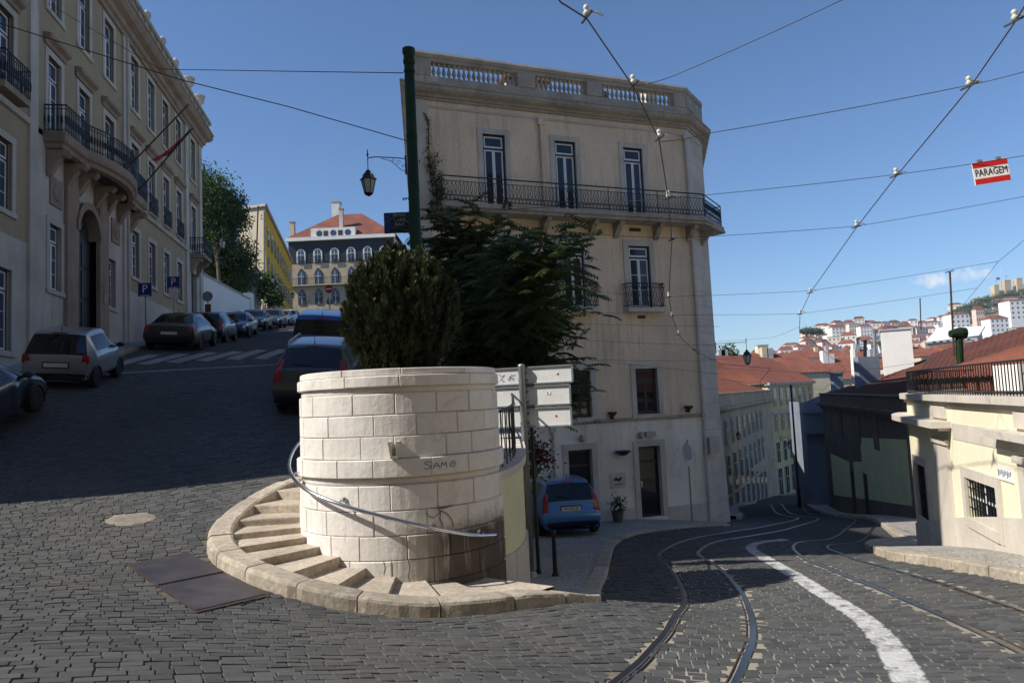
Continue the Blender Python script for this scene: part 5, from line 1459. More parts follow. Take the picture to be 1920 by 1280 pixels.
# whitewashed garden wall
gw = thing('garden_wall', palpt(33,0,5.0), 'whitewashed garden wall stepping up the street beyond the palace', 'wall')
A_, B_ = LORG+LDIR*32.7, pt(470,585,60); B_.z = 0
q = MB(); n_ = 14; rows_f = []
for k in range(n_+1):
    p = A_.lerp(B_, k/n_); z0 = zl(p.x,p.y)-.4; z1 = 7.9+1.25*k/n_
    nn = LNRM
    rows_f.append([(p.x,p.y,z0),(p.x,p.y,z1),(p.x-nn.x*.4,p.y-nn.y*.4,z1+.05),(p.x-nn.x*.4,p.y-nn.y*.4,z0)])
q.grid(rows_f); q.build('rendered_wall', M['whitewash'], gw, world=True)
q = MB()
for k in range(n_):
    pass
rr = []
for k in range(n_+1):
    p = A_.lerp(B_, k/n_); z1 = 7.9+1.25*k/n_
    rr.append([tuple(p+LNRM*.06+Vector((0,0,z1))), tuple(p+LNRM*.06+Vector((0,0,z1+.1))), tuple(p-LNRM*.46+Vector((0,0,z1+.14))), tuple(p-LNRM*.46+Vector((0,0,z1)))])
q.grid(rr); q.build('coping', M['ltrim'], gw, world=True)
q = MB(); p = B_; q.box(p.x-.5,p.x+.15,p.y-.3,p.y+.4,zl(p.x,p.y)-.3,9.7); q.build('gate_pier', M['whitewash'], gw, world=True)
# big garden tree
tb = pt(418,560,53)
garden_tree('garden_tree', (tb.x-1.0, tb.y+2, 6.2), 'tall leafy green tree behind the whitewashed garden wall',
    [(pt(400,392,60),2.3,2.8), (pt(388,345,60),1.7,1.5), (pt(425,405,60),1.6,1.7), (pt(440,372,60),.9,.8), (pt(400,465,60),2.4,2.6), (pt(436,480,60),1.7,1.9), (pt(455,520,61),1.3,1.4), (pt(415,530,61),2.1,1.6), (pt(385,420,61),1.7,2.1)], 36000, .21, M['leaf_tree'])
st_ = pt(500,590,66)
garden_tree('street_tree', (st_.x, st_.y, zl(st_.x, st_.y)), 'small bright green street tree in front of the ochre house', [(pt(505,545,66),1.0,1.4),(pt(495,525,66),.8,.8),(pt(515,560,65.5),.8,.7)], 1800, .28, M['leaf_tree'], .09)

def simple_house(name, P, z0, z1, label, mats, cat='house', group=None):
    """P: plan polygon world (x, y) counter-clockwise seen from above; walls one object per face"""
    c = Vector((sum(p[0] for p in P)/len(P), sum(p[1] for p in P)/len(P), z0))
    t = thing(name, c, label, cat, group)
    for i in range(len(P)):
        a, b_ = P[i], P[(i+1) % len(P)]
        q = MB(); q.quad((a[0],a[1],z0),(b_[0],b_[1],z0),(b_[0],b_[1],z1),(a[0],a[1],z1)); q.build('wall', M[mats[i % len(mats)]], t, world=True)
    return t
def hip_roof(t, P, z, h, inset, over, mat, name='roof', wave=.0):
    """P: 4 plan corners"""
    c = [Vector((p[0],p[1],0)) for p in P]; m_ = sum(c, Vector())/4
    ov = [p + (p-m_).normalized()*over for p in c]
    # ridge along the longer side
    if (c[1]-c[0]).length >= (c[2]-c[1]).length: r0 = (c[0]+c[3])/2; r1 = (c[1]+c[2])/2
    else: r0 = (c[0]+c[1])/2; r1 = (c[3]+c[2])/2
    d = (r1-r0); r0 = r0 + d.normalized()*inset; r1 = r1 - d.normalized()*inset
    q = MB(); Z = Vector((0,0,z)); H_ = Vector((0,0,z+h))
    if (c[1]-c[0]).length >= (c[2]-c[1]).length:
        q.quad(ov[0]+Z,ov[1]+Z,r1+H_,r0+H_); q.quad(ov[2]+Z,ov[3]+Z,r0+H_,r1+H_); q.tri(ov[1]+Z,ov[2]+Z,r1+H_); q.tri(ov[3]+Z,ov[0]+Z,r0+H_)
    else:
        q.quad(ov[1]+Z,ov[2]+Z,r1+H_,r0+H_); q.quad(ov[3]+Z,ov[0]+Z,r0+H_,r1+H_); q.tri(ov[0]+Z,ov[1]+Z,r0+H_); q.tri(ov[2]+Z,ov[3]+Z,r1+H_)
    return q.build(name, M[mat], t, world=True)
def tiled_slope(t, a, b_, c, d, mat='tile', pitch=.24, amp=.05, name='roof', sub=.38):
    """corrugated roof plane a-b at the eaves, d-c at the ridge: rows of half-round tiles with stepped courses"""
    a, b_, c, d = map(Vector, (a,b_,c,d)); W_ = (b_-a).length; nu = max(4, int(W_/pitch)*4); H_ = (d-a).length; nv = max(2, int(H_/sub))
    nrm_ = (b_-a).cross(d-a).normalized()
    if nrm_.z < 0: nrm_ = -nrm_
    rows = []
    for j in range(nv+1):
        for e in ((0,1) if 0 < j < nv else (0,)):
            row = []; t_ = j/nv
            for i in range(nu+1):
                s_ = i/nu; p = a.lerp(b_, s_).lerp(d.lerp(c, s_), t_)
                k = amp*(1-abs((i % 4)-2)/2*1.0) + (.0 if e == 0 else -.03) + .012*noise.noise(p*1.3)
                row.append(tuple(p + nrm_*k))
            rows.append(row)
    q = MB(); q.grid(rows); o = q.build(name, M[mat], t, world=True); return o
def small_windows(t, a, b_, zs, us, w, h, mat='frame_white', glass='glass', arch=False, name='window', out=.03, fr=.10):
    """windows on the world-space wall a->b (outside to the right of a->b), each its own part with a pane"""
    a = Vector((a[0],a[1],0)); b_ = Vector((b_[0],b_[1],0)); d = (b_-a).normalized(); nn = Vector((d.y,-d.x,0)); rz = math.atan2(d.y,d.x)
    key = ('far',w,h,mat,glass,arch,fr)
    if key not in WCACHE:
        def shape(w_, h_):
            if not arch: return [(-w_/2,0),(w_/2,0),(w_/2,h_),(-w_/2,h_)]
            P_ = [(-w_/2,0),(w_/2,0)]
            for k in range(9):
                A = math.pi*k/8
                x = math.cos(A)*w_/2; z = h_-w_/2+math.sin(A)*w_/2*(1.0 if arch == 1 else 1.75-.75*abs(math.cos(A)))
                P_.append((x,z))
            return P_
        fm = MB(); So, Si = shape(w+2*fr,h+fr), shape(w,h)
        Mx = Matrix.Rotation(R(90),4,'X')
        fm.prism(So, -.02, .06, Mx); fo = fm.mesh(name, M[mat])
        gm = MB(); gm.prism(Si, .061, .075, Mx); go = gm.mesh('pane', M[glass])
        mm = MB(); mm.box(-.025,.025,-.09,-.076,0,h*.95); mm.box(-w/2,w/2,-.09,-.076,h*.62,h*.62+.05); mo = mm.mesh('glazing_bar', M['frame_white'])
        WCACHE[key] = (fo, go, mo)
    fo, go, mo = WCACHE[key]; iv = MWD[t.name].inverted()
    for z in zs:
        for u in us:
            p = a + d*u + nn*out + Vector((0,0,z))
            o = inst(name, fo, t, M=iv @ (Matrix.Translation(p) @ Matrix.Rotation(rz,4,'Z')))
            inst('pane', go, o); inst('glazing_bar', mo, o)
# ochre house
oa = pt(500,560,70); ob = pt(549,560,98); oc = pt(452,560,71)
zt_ = pt(500,386,70).z
oh = simple_house('ochre_house', [(oc.x,oc.y),(oa.x,oa.y),(ob.x,ob.y),(ob.x-8,ob.y+2)], 6.5, zt_, 'tall ochre yellow house with a blank cream end wall, left side of street', ['beige','ochre','ochre','ochre'])
q = MB(); q.bar(Vector((oa.x+.05,oa.y,zt_)), Vector((ob.x+.05,ob.y,zt_)), .3, .35); q.build('cornice', M['ltrim'], oh, world=True)
q = MB(); q.bar(Vector((oc.x,oc.y,zt_+.05)), Vector((oa.x+.2,oa.y-.1,zt_+.05)), .4, .25); q.build('end_coping', M['ltrim'], oh, world=True)
LL = (Vector((ob.x,ob.y))-Vector((oa.x,oa.y))).length
small_windows(oh, (oa.x,oa.y), (ob.x,ob.y), (16.2,13.2), [1.8+2.9*k for k in range(int(LL/2.9))], 1.0, 1.7, 'ltrim')
small_windows(oh, (oa.x,oa.y), (ob.x,ob.y), (9.6,), [1.8+2.9*k for k in range(int(LL/2.9))], 1.0, 2.2, 'ltrim')
q = MB(); q.tube([Vector((oa.x-.6,oa.y-.15,zt_)), Vector((oa.x-.9,oa.y-.15,14)), Vector((oa.x-1.8,oa.y-.15,8.5))], .07, 6); q.build('downpipe', M['rust'], oh, world=True)
# low garden building under the ochre end wall
ga, gb = pt(440,575,64), pt(486,575,66)
gz = pt(440,505,64).z
lh = simple_house('garden_outhouse', [(ga.x,ga.y),(gb.x,gb.y),(gb.x-1,gb.y+3.5),(ga.x-1,ga.y+3.5)], 6.4, gz, 'low grey outhouse below the blank cream end wall', ['greywash','beige','beige','beige'])
q = MB(); q.bar(Vector((ga.x,ga.y,gz)), Vector((gb.x,gb.y,gz)), .4, .3); q.build('roof', M['ltrim'], lh, world=True)
# house closing the street
ED = 113.0
ea, eb = pt(543,560,ED), pt(742,560,ED); ez = pt(640,447,ED).z; eb_z = pt(600,600,ED).z-2
P_ = [(ea.x,ED),(eb.x,ED),(eb.x,ED+14),(ea.x,ED+14)]
eh = simple_house('terrace_house', P_, eb_z, ez, 'grey house with arched windows and red hipped roof closing the street', ['oldrow','beige','beige','beige'], 'house')  # front wall takes a darker plaster that stands in for its shade
hz = pt(640,405,ED+7).z-ez
r_ = hip_roof(eh, P_, ez+.25, hz, 6.2, .6, 'tile')
q = MB(); q.bar(Vector((ea.x-.3,ED-.25,ez+.05)), Vector((eb.x+.3,ED-.25,ez+.05)), .7, .55); q.build('cornice', M['whitewash'], eh, world=True)
zA, zB, zC = pt(600,492,ED).z, pt(600,533,ED).z, pt(600,570,ED).z
q = MB(); q.quad((ea.x,ED-.02,pt(600,492,ED).z-.1),(eb.x,ED-.02,pt(600,492,ED).z-.1),(eb.x,ED-.02,ez-.1),(ea.x,ED-.02,ez-.1)); q.build('tile_front', M['bluetile'], eh, world=True)
ucols = [pt(u,500,ED).x-ea.x for u in (565,596.5,628,659,690,721)]
small_windows(eh, (ea.x,ED-.02), (eb.x,ED-.02), (zA,), ucols, .95, 2.0, 'whitewash', 'glass_blue', 1, fr=.22)
small_windows(eh, (ea.x,ED-.02), (eb.x,ED-.02), (zB,), ucols, .95, 2.1, 'frame_navy', 'glass_blue', 2, fr=.10)
small_windows(eh, (ea.x,ED-.02), (eb.x,ED-.02), (zC,), ucols, .95, 1.9, 'frame_navy', 'glass_blue', 2, fr=.10)
for (zz, tone) in ((zA,0),(zB,1)):
    if tone:
        q = MB(); q.box(ea.x,eb.x,ED-.9,ED-.02,zz-.25,zz-.1); o = q.build('balcony_slab', M['ltrim'], eh, world=True)
        for h_ in (.0,.9): q = MB(); q.bar((ea.x,ED-.85,zz+h_),(eb.x,ED-.85,zz+h_),.05); q.build('rail_bar', M['irongreen'], o, world=True)
        q = MB()
        for k in range(int((eb.x-ea.x)/.2)): q.bar((ea.x+.2*k,ED-.85,zz-.1),(ea.x+.2*k,ED-.85,zz+.9),.035)
        o2 = q.build('balusters', M['irongreen'], o, world=True); o2['kind'] = 'stuff'
    else:
        for c_ in ucols:
            q = MB()
            for k in range(11): q.bar((ea.x+c_-.6+.12*k,ED-.3,zz),(ea.x+c_-.6+.12*k,ED-.3,zz+.9),.03)
            q.bar((ea.x+c_-.6,ED-.3,zz+.9),(ea.x+c_+.6,ED-.3,zz+.9),.06)
            q.build('balconette', M['irongreen'], eh, world=True)
# dormer band on the roof
da, db = pt(588,440,ED+1.5), pt(670,440,ED+1.5)
q = MB(); q.box(da.x,db.x,ED-.1,ED+5,ez+.3,ez+1.75); dm = q.build('dormer', M['whitewash'], eh, world=True)
for u in (602,628,655):
    p = pt(u,440,ED+.95); q = MB(); q.lathe([(.5,0),(.5,.06)], 14, (0,0,0), Matrix.Translation((p.x,ED-.06,ez+.9)) @ Matrix.Rotation(R(90),4,'X')); q.build('pane', M['glass_blue'], dm, world=True)
for u in (614,641): p = pt(u,440,ED+.95); q = MB(); q.box(p.x-.35,p.x+.35,ED-.14,ED-.1,ez+.4,ez+1.3); q.build('panel', M['rust'], dm, world=True)
for (u, v0, v1, w, d, mt) in ((549,418,450,.7,ED+4,'beige'), (641,393,440,.6,ED+2.5,'ltrim'), (703,430,442,.6,ED+6,'beige')):
    p0, p1 = pt(u,v1,d), pt(u,v0,d); q = MB(); q.box(p0.x-w/2,p0.x+w/2,d-.4,d+.4,p0.z-1.5,p1.z); o = q.build('chimney', M[mt], eh, world=True)
    q = MB(); q.box(p0.x-w/2-.08,p0.x+w/2+.08,d-.48,d+.48,p1.z,p1.z+.15); q.build('chimney_cap', M['cornice'], o, world=True)
p0, p1 = pt(630,430,ED+30), pt(630,379,ED+30)
tw = thing('roof_tower', (p0.x,p0.y,p0.z-22), 'white slab tower rising behind the red hipped roof', 'tower')
q = MB(); q.box(p0.x-.75,p0.x+.75,p0.y,p0.y+2,p0.z-22,p1.z); q.build('shaft', M['whitewash'], tw, world=True)
q = MB(); q.box(p0.x-.85,p0.x+.85,p0.y-.1,p0.y+2.1,p1.z,p1.z+.3); q.build('cap', M['ltrim'], tw, world=True)

# ================================================================ RIGHT SIDE: CREAM CURVED HOUSE
_c = [pt(1980,950,9.0), pt(1920,950,10.0), pt(1850,940,11.4), pt(1795,900,12.8), pt(1757,900,14.2), pt(1727,900,15.6), pt(1712,900,16.7)]
ctrl = [Vector((p.x,p.y,0)) for p in _c]; ctrl = [ctrl[0]*2-ctrl[1]*1.0] + ctrl + [ctrl[-1]+Vector((.75,1.0,0)), ctrl[-1]+Vector((2.3,2.1,0)), ctrl[-1]+Vector((4.6,3.0,0))]
CP = resample(catmull(ctrl, 8)[::-1], .25)              # travels from far to near: outside is to the right of travel
CLEN = [0]
for i in range(1, len(CP)): CLEN.append(CLEN[-1]+(CP[i]-CP[i-1]).length)
def cp_at(s_):
    s_ = max(0, min(CLEN[-1], s_)); j = 0
    while j < len(CLEN)-2 and CLEN[j+1] < s_: j += 1
    t_ = (s_-CLEN[j])/max(1e-9, CLEN[j+1]-CLEN[j]); p = CP[j].lerp(CP[j+1], t_)
    d = (CP[min(j+2,len(CP)-1)]-CP[max(j-1,0)]).normalized()
    return p, d, Vector((d.y,-d.x,0))
CS0 = CLEN[min(range(len(CP)), key=lambda i: CP[i].x/CP[i].y)]
def cs(u, v):                    # pixel -> (s, z) on the curved wall
    best = None
    for k in range(int(CS0/.05), int(CLEN[-1]/.05)):
        p, d, n_ = cp_at(k*.05); q = _f + _r*((u-960)/FPX) - _u*((v-640)/FPX); q = q/q.y
        e = abs(q.x*p.y-p.x)
        if best is None or e < best[0]: best = (e, k*.05, q.z*p.y)
    return best[1], best[2]
CRZ = -5.2
crm = thing('cream_house', (CP[len(CP)//2].x, CP[len(CP)//2].y, CRZ), 'low cream house with curved front and roof terrace, right of the tram street', 'house')
def csweep(mb, s0, s1, o0, o1, z0, z1, n=None):
    n = n or max(1, int((s1-s0)/.3)); rows = []
    for k in range(n+1):
        p, d, nn = cp_at(s0+(s1-s0)*k/n)
        za = z0(p) if callable(z0) else z0; zb = z1(p) if callable(z1) else z1
        rows.append([tuple(p+nn*o0+Vector((0,0,za))), tuple(p+nn*o1+Vector((0,0,za))), tuple(p+nn*o1+Vector((0,0,zb))), tuple(p+nn*o0+Vector((0,0,zb))), tuple(p+nn*o0+Vector((0,0,za)))])
    mb.grid(rows); N = len(mb.v); k = len(rows)*5
    mb.f.append((N-k,N-k+1,N-k+2,N-k+3)); mb.f.append((N-5,N-4,N-3,N-2)[::-1]); return mb
CAPZ = -.36
w1s = (cs(1722,915)[0], cs(1741,915)[0]); w2s = (cs(1816,940)[0], cs(1874,940)[0])
w1z = (cs(1731,968)[1], cs(1731,872)[1]); w2z = (cs(1845,981)[1], cs(1845,905)[1])
print('cream windows', w1s, w1z, w2s, w2z, 'len', CLEN[-1])
CO = [(w1s[0],w1s[1],w1z[0],w1z[1]), (w2s[0],w2s[1],w2z[0],w2z[1])]
ss = sorted(set([0, CLEN[-1]] + [x for o in CO for x in o[:2]])); zs_ = sorted(set([CRZ, CAPZ-.02] + [x for o in CO for x in o[2:]]))
q = MB()
for i in range(len(ss)-1):
    for j in range(len(zs_)-1):
        sm, zm = (ss[i]+ss[i+1])/2, (zs_[j]+zs_[j+1])/2
        if any(o[0] < sm < o[1] and o[2] < zm < o[3] for o in CO): continue
        csweep(q, ss[i], ss[i+1], -.25, 0, zs_[j], zs_[j+1])
q.build('wall', M['cream'], crm, world=True)
for o in CO:
    f_ = MB()
    t_ = .16
    csweep(f_, o[0]-t_, o[0], -.02, .045, o[2]-t_, o[3]+t_); csweep(f_, o[1], o[1]+t_, -.02, .045, o[2]-t_, o[3]+t_)
    csweep(f_, o[0], o[1], -.02, .044, o[3], o[3]+t_); csweep(f_, o[0], o[1], -.02, .06, o[2]-t_, o[2])
    wo = f_.build('window', M['cream_trim'], crm, world=True)
    g_ = MB(); csweep(g_, o[0], o[1], -.08, -.07, o[2], o[3]); g_.build('pane', M['glass'], wo, world=True)
    fr_ = MB(); csweep(fr_, o[0], o[1], -.07, -.045, (o[2]+o[3])/2-.02, (o[2]+o[3])/2+.02); mid_ = (o[0]+o[1])/2; csweep(fr_, mid_-.03, mid_+.03, -.07, -.045, o[2], o[3]); fr_.build('sash', M['frame_white'], wo, world=True)
    nb = max(4, int((o[1]-o[0])/.13))
    gr = MB()
    for k in range(1, nb):
        p, d, nn = cp_at(o[0]+(o[1]-o[0])*k/nb); b_ = MB(); b_.bar(p-nn*.01+Vector((0,0,o[2])), p-nn*.01+Vector((0,0,o[3])), .016); b_.build('grille_bar', M['iron'], wo, world=True)
    for zz in np.linspace(o[2], o[3], 5)[1:-1]: csweep(gr, o[0], o[1], -.016, -.004, zz-.006, zz+.006)
    gr.build('grille', M['iron'], wo, world=True)
# parapet coping slabs, bands, ledges, pilasters, plinth
k = 0.0
while k < CLEN[-1]-.1:
    e = min(CLEN[-1], k+.95); q = MB(); csweep(q, k+.004, e-.004, -.36, .13, CAPZ-.02, CAPZ+.09); q.build('coping_slab', M['cream_trim'], crm, world=True); k = e
q = MB(); csweep(q, 0, CLEN[-1], 0, .05, CAPZ-.10, CAPZ-.02); q.build('coping_moulding', M['cream_trim'], crm, world=True)
sl0, sl1 = cs(1697,785)[0], cs(1784,800)[0]; zl0 = cs(1770,790)[1]
sb0 = cs(1786,800)[0]
q = MB(); csweep(q, max(0,sl0-1.2), sl1, 0, .32, zl0-.09, zl0+.02); lg_ = q.build('ledge', M['cream_trim'], crm, world=True)
q = MB(); csweep(q, max(0,sl0-1.2), sl1-.06, 0, .2, zl0-.14, zl0-.09); q.build('ledge_moulding', M['cream_trim'], lg_, world=True)
q = MB(); csweep(q, sb0, CLEN[-1], 0, .010, zl0-.27, zl0+.0); q.build('band', M['greywash'] if False else M['cream_trim'], crm, world=True)
s2 = cs(1872,812)[0]; q = MB(); csweep(q, s2, CLEN[-1], .01, .26, zl0-.08, zl0+.02); q.build('ledge', M['cream_trim'], crm, world=True)
for (ua, ub) in ((1757,1783), (1913,1950)):
    a_, b_ = cs(ua,860)[0], min(CLEN[-1], cs(ub,860)[0])
    q = MB(); csweep(q, a_, b_, 0, .05, CRZ, zl0-.32); po_ = q.build('pilaster', M['cream_trim'], crm, world=True)
    q = MB(); csweep(q, a_-.05, b_+.05, 0, .09, zl0-.40, zl0-.31); q.build('pilaster_cap', M['cream_trim'], po_, world=True)
    q = MB(); csweep(q, a_, b_, 0, .04, zl0+.06, CAPZ-.11); q.build('upper_pilaster', M['cream_trim'], po_, world=True)
plz = lambda p: zr(p.x,p.y)+.62
q = MB(); csweep(q, 0, CLEN[-1], 0, .03, CRZ, plz); q.build('plinth', M['cream_trim'], crm, world=True)
q = MB(); csweep(q, 0, .35, 0, .10, CRZ, CAPZ-.3); q.build('corner_strip', M['cream_trim'], crm, world=True)
# tiled street-name plaque
ta, tz = cs(1872,884); tb_, _ = cs(1900,884)
q = MB(); csweep(q, ta, tb_, .0, .02, tz-.10, tz+.10); tp_ = q.build('name_plaque', M['signwhite'], crm, world=True)
q = MB()
for k in range(9):
    s_ = ta+.05+(tb_-ta-.1)*k/8; csweep(q, s_-.012, s_+.012, .0205, .022, tz-.05+.02*(k % 3), tz+.05-.015*(k % 2), 1)
q.build('glazed_lettering', M['signblue'], tp_, world=True)
# terrace railing
trr = thing('terrace_railing', CP[10]+Vector((0,0,CAPZ+.09)), 'black iron railing round the terrace of the cream house', 'railing')
tp3 = [cp_at(s_)[0]-cp_at(s_)[2]*.05 for s_ in np.arange(.3, CLEN[-1], .12)]
for z_ in (.06,.48): q = MB(); q.tube([p+Vector((0,0,CAPZ+.09+z_)) for p in tp3], .014, 5); q.build('rail_bar', M['iron'], trr, world=True)
for k, p in enumerate(tp3):
    q = MB(); q.bar(p+Vector((0,0,CAPZ+.09)), p+Vector((0,0,CAPZ+.57)), .012); q.build('baluster', M['iron'], trr, world=True)
# terrace floor and the dark back side
q = MB(); rows = []
for k in range(0, len(CP), 4):
    p, d, nn = cp_at(CLEN[k]); rows.append([tuple(p-nn*.2+Vector((0,0,CAPZ-.05))), (p.x+9, p.y+.5, CAPZ-.05)])
q.grid(rows); q.build('terrace_floor', M['cream_trim'], crm, world=True)
# tiled house on the terrace, behind the railing
th = thing('terrace_roof_house', (14,17,-.4), 'red tiled roof house behind the terrace railing', 'house')
e0, e1 = pt(1742,752,21.5), pt(1990,720,15.5)
zt0, zt1 = pt(1742,700,21.5).z, pt(1742,735,21.5).z
x0, x1, y0, y1 = 11.6, 21.0, 15.3, 21.2
EZ = .02
def wallbox(t, x0, x1, y0, y1, z0, z1, mat):
    for (a, b_) in (((x0,y0),(x1,y0)),((x1,y0),(x1,y1)),((x1,y1),(x0,y1)),((x0,y1),(x0,y0))):
        q = MB(); q.quad((a[0],a[1],z0),(b_[0],b_[1],z0),(b_[0],b_[1],z1),(a[0],a[1],z1)); q.build('wall', M[mat], t, world=True)
wallbox(th, x0, x1, y0, y1, -.4, EZ, 'rust')
tiled_slope(th, (x0-.25,y0-.2,EZ), (x0-.25,y1+.2,EZ), (x0+4.6,y1-1.0,EZ+1.35), (x0+4.6,y0+.6,EZ+1.35), 'tile')
tiled_slope(th, (x1,y0-.2,EZ), (x0-.25,y0-.2,EZ), (x0+4.6,y0+.6,EZ+1.35), (x1,y0+.6,EZ+1.35), 'tile')
tiled_slope(th, (x0-.25,y1+.2,EZ), (x1,y1+.2,EZ), (x1,y1-1.0,EZ+1.35), (x0+4.6,y1-1.0,EZ+1.35), 'tile')
q = MB(); q.box(x0-.3,x0+.4,y0+1.2,y0+2.1,-.36,EZ+.25); q.build('white_pier', M['whitewash'], th, world=True)
for k in range(6):
    q = MB(); yy = y0+2.6+k*.55; q.box(x0-.08,x0-.02,yy,yy+.4,-.36,EZ-.1); q.build('shutter', M['tile'], th, world=True)

# ================================================================ SOOT-BLACK HOUSE, GREY WALL AND DOWNHILL ROW
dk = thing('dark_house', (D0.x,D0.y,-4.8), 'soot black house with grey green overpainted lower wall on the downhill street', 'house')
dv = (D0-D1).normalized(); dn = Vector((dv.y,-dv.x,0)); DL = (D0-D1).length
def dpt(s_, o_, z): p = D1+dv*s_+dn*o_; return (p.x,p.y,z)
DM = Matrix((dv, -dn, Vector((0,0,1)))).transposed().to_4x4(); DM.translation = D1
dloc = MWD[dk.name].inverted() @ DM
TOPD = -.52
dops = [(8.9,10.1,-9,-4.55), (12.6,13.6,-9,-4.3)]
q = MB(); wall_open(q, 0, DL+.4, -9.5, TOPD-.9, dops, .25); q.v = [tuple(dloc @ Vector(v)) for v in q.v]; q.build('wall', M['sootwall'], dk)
def dbox(x0, x1, y0, y1, z0, z1, nm, mt, parent=dk):
    b = MB(); b.box(x0,x1,y0,y1,z0,z1,dloc); return b.build(nm, M[mt], parent)
# overpainted lower wall in two heights, cut round the doors
def patch(pts, nm='overpaint'):
    b = MB(); b.v = [tuple(dloc @ Vector((x,-.006,z))) for x, z in pts]; b.f = [tuple(range(len(pts)))]; return b.build(nm, M['greenpatch'], dk)
zA_ = lambda s_: float(np.interp(s_, [0,DL], [zr(D1.x,D1.y)+.9, zr(D0.x,D0.y)+.6]))
patch([(2.2,zA_(2.2)),(8.9,zA_(8.9)),(8.9,-4.1),(2.2,-4.2)]); patch([(10.1,zA_(10.1)),(12.6,zA_(12.6)),(12.6,-3.75),(10.1,-4.0)])
patch([(13.6,zA_(13.6)),(DL+.3,zA_(DL)),(DL+.3,-2.1),(12.6,-2.6),(12.6,-4.25),(13.6,-4.28)])
for o in dops: dbox(o[0],o[1],.16,.22,-9.4,o[3],'door','black')
for s_ in (3.0,7.0,12.3,16.5):
    dbox(s_-.55,s_+.55,-.03,0,-2.9,-1.5,'blocked_window','sootwall')
b = MB(); sweep_profile(b, [(0,0),(DL+.4,0)], [(0,TOPD-1.0),(.12,TOPD-.96),(.16,TOPD-.82),(.32,TOPD-.74),(.36,TOPD-.60),(.10,TOPD-.55),(.10,TOPD-.1),(.16,TOPD-.06),(.16,TOPD),(-.3,TOPD+.02)]); b.v = [tuple(dloc @ Vector(v)) for v in b.v]; b.build('cornice', M['sootwall'], dk)
q = MB(); q.quad(dpt(0,0,-9.5),dpt(0,-9,-9.5),dpt(0,-9,TOPD-.5),dpt(0,0,TOPD-.5)); q.build('side_wall', M['sootwall'], dk, world=True)
q = MB(); q.quad(dpt(DL+.4,-9,-6),dpt(DL+.4,0,-6),dpt(DL+.4,0,TOPD-.5),dpt(DL+.4,-9,TOPD-.5)); q.build('side_wall', M['sootwall'], dk, world=True)
tiled_slope(dk, dpt(0,-.2,TOPD-.1), dpt(DL+.4,-.2,TOPD-.1), dpt(DL+.4,-6.5,TOPD+1.9), dpt(0,-6.5,TOPD+1.9), 'tile_dark')
for (s_, o_, w, z1, mt) in ((5.6,-1.2,1.3,.95,'greywash'),):
    pass
def chimney(parent, u, v0, v1, wpx, d, mat, dep=.9, cap=None):
    p0, p1 = pt(u,v1,d), pt(u,v0,d); w = wpx*d/FPX
    b = MB(); b.box(p0.x-w/2,p0.x+w/2,d,d+dep,p0.z-.8,p1.z); o = b.build('chimney', M[mat], parent, world=True)
    if cap: c_ = MB(); c_.box(p0.x-w/2-.06,p0.x+w/2+.06,d-.06,d+dep+.06,p1.z,p1.z+.12); c_.build('chimney_cap', M[cap], o, world=True)
    return o
o = chimney(dk, 1634, 668, 735, 40, 42, 'shade_grey', .6)
for (u, v0, v1, r_, mt) in ((1622,640,672,.10,'black'), (1640,622,672,.09,'shade_grey')):
    p0, p1 = pt(u,v1,42.3), pt(u,v0,42.3); b = MB(); b.tube([p0,p1], r_, 8); b.lathe([(r_*1.5,0),(r_*1.5,.08)], 8, p1); b.build('flue', M[mt], o, world=True)
chimney(dk, 1573, 700, 728, 19, 50, 'shade_grey', .5, 'shade_grey')
p0, p1 = pt(1605,730,46), pt(1600,655,46); b = MB(); b.tube([p0,p1], .2, 10); b.build('white_flue', M['whitewash'], dk, world=True)
# white chimney stack
wc = thing('white_chimney', pt(1697,720,44), 'big white rendered chimney block with an aerial on top', 'chimney')
p0, p1 = pt(1696,706,44), pt(1696,618,44)
Mc = Matrix.Translation((p0.x,44.6,0)) @ Matrix.Rotation(R(-24),4,'Z')
b = MB(); b.box(-.80,.80,-.6,.6,p0.z-2.2,p1.z,Mc); b.build('stack', M['whitewash'], wc, world=True)
b = MB(); b.box(-.86,.86,-.66,.66,p1.z,p1.z+.10,Mc); b.build('cap', M['greywash'], wc, world=True)
b = MB(); b.tube([Vector((p0.x,44.6,p1.z)), Vector((p0.x,44.6,p1.z+.30))], .02, 5); b.bar(Vector((p0.x-.7,44.6,p1.z+.22)), Vector((p0.x+.7,44.6,p1.z+.28)), .025)
for k in range(9): b.bar(Vector((p0.x-.6+.15*k,44.3,p1.z+.23+.006*k)), Vector((p0.x-.6+.15*k,44.9,p1.z+.23+.006*k)), .012)
b.build('aerial', M['rust'], wc, world=True)
# grey gable wall at the lower end
gwl = thing('grey_gable_house', (D1.x-.6,D1.y+1.5,-8), 'narrow grey white gable wall with a ledge beyond the dark house', 'house')
ga, gb = pt(1519,900,50), pt(1562,900,50); zg1 = pt(1535,742,50).z
q = MB(); q.quad((ga.x,50,-9.5),(gb.x+.5,50,-9.5),(gb.x+.5,50,zg1+.4),(ga.x,50,zg1-.4)); q.build('wall', M['shade_grey'], gwl, world=True)
q = MB(); q.quad((ga.x,50,-9.5),(ga.x+1.2,56,-9.5),(ga.x+1.2,56,zg1-.4),(ga.x,50,zg1-.4)); q.build('side_wall', M['shade_grey'], gwl, world=True)
za = pt(1530,800,50).z; q = MB(); q.box(ga.x-.15,gb.x-.1,49.7,50,za-.25,za+.9); q.build('oriel', M['shade_grey'], gwl, world=True); q = MB(); q.box(ga.x-.25,gb.x-.05,49.6,50,za-.45,za-.25); q.build('ledge', M['shade_grey'], gwl, world=True)
q = MB(); q.box(ga.x-.25,gb.x-.05,49.6,50,za+.9,za+1.05); q.build('ledge', M['shade_grey'], gwl, world=True)
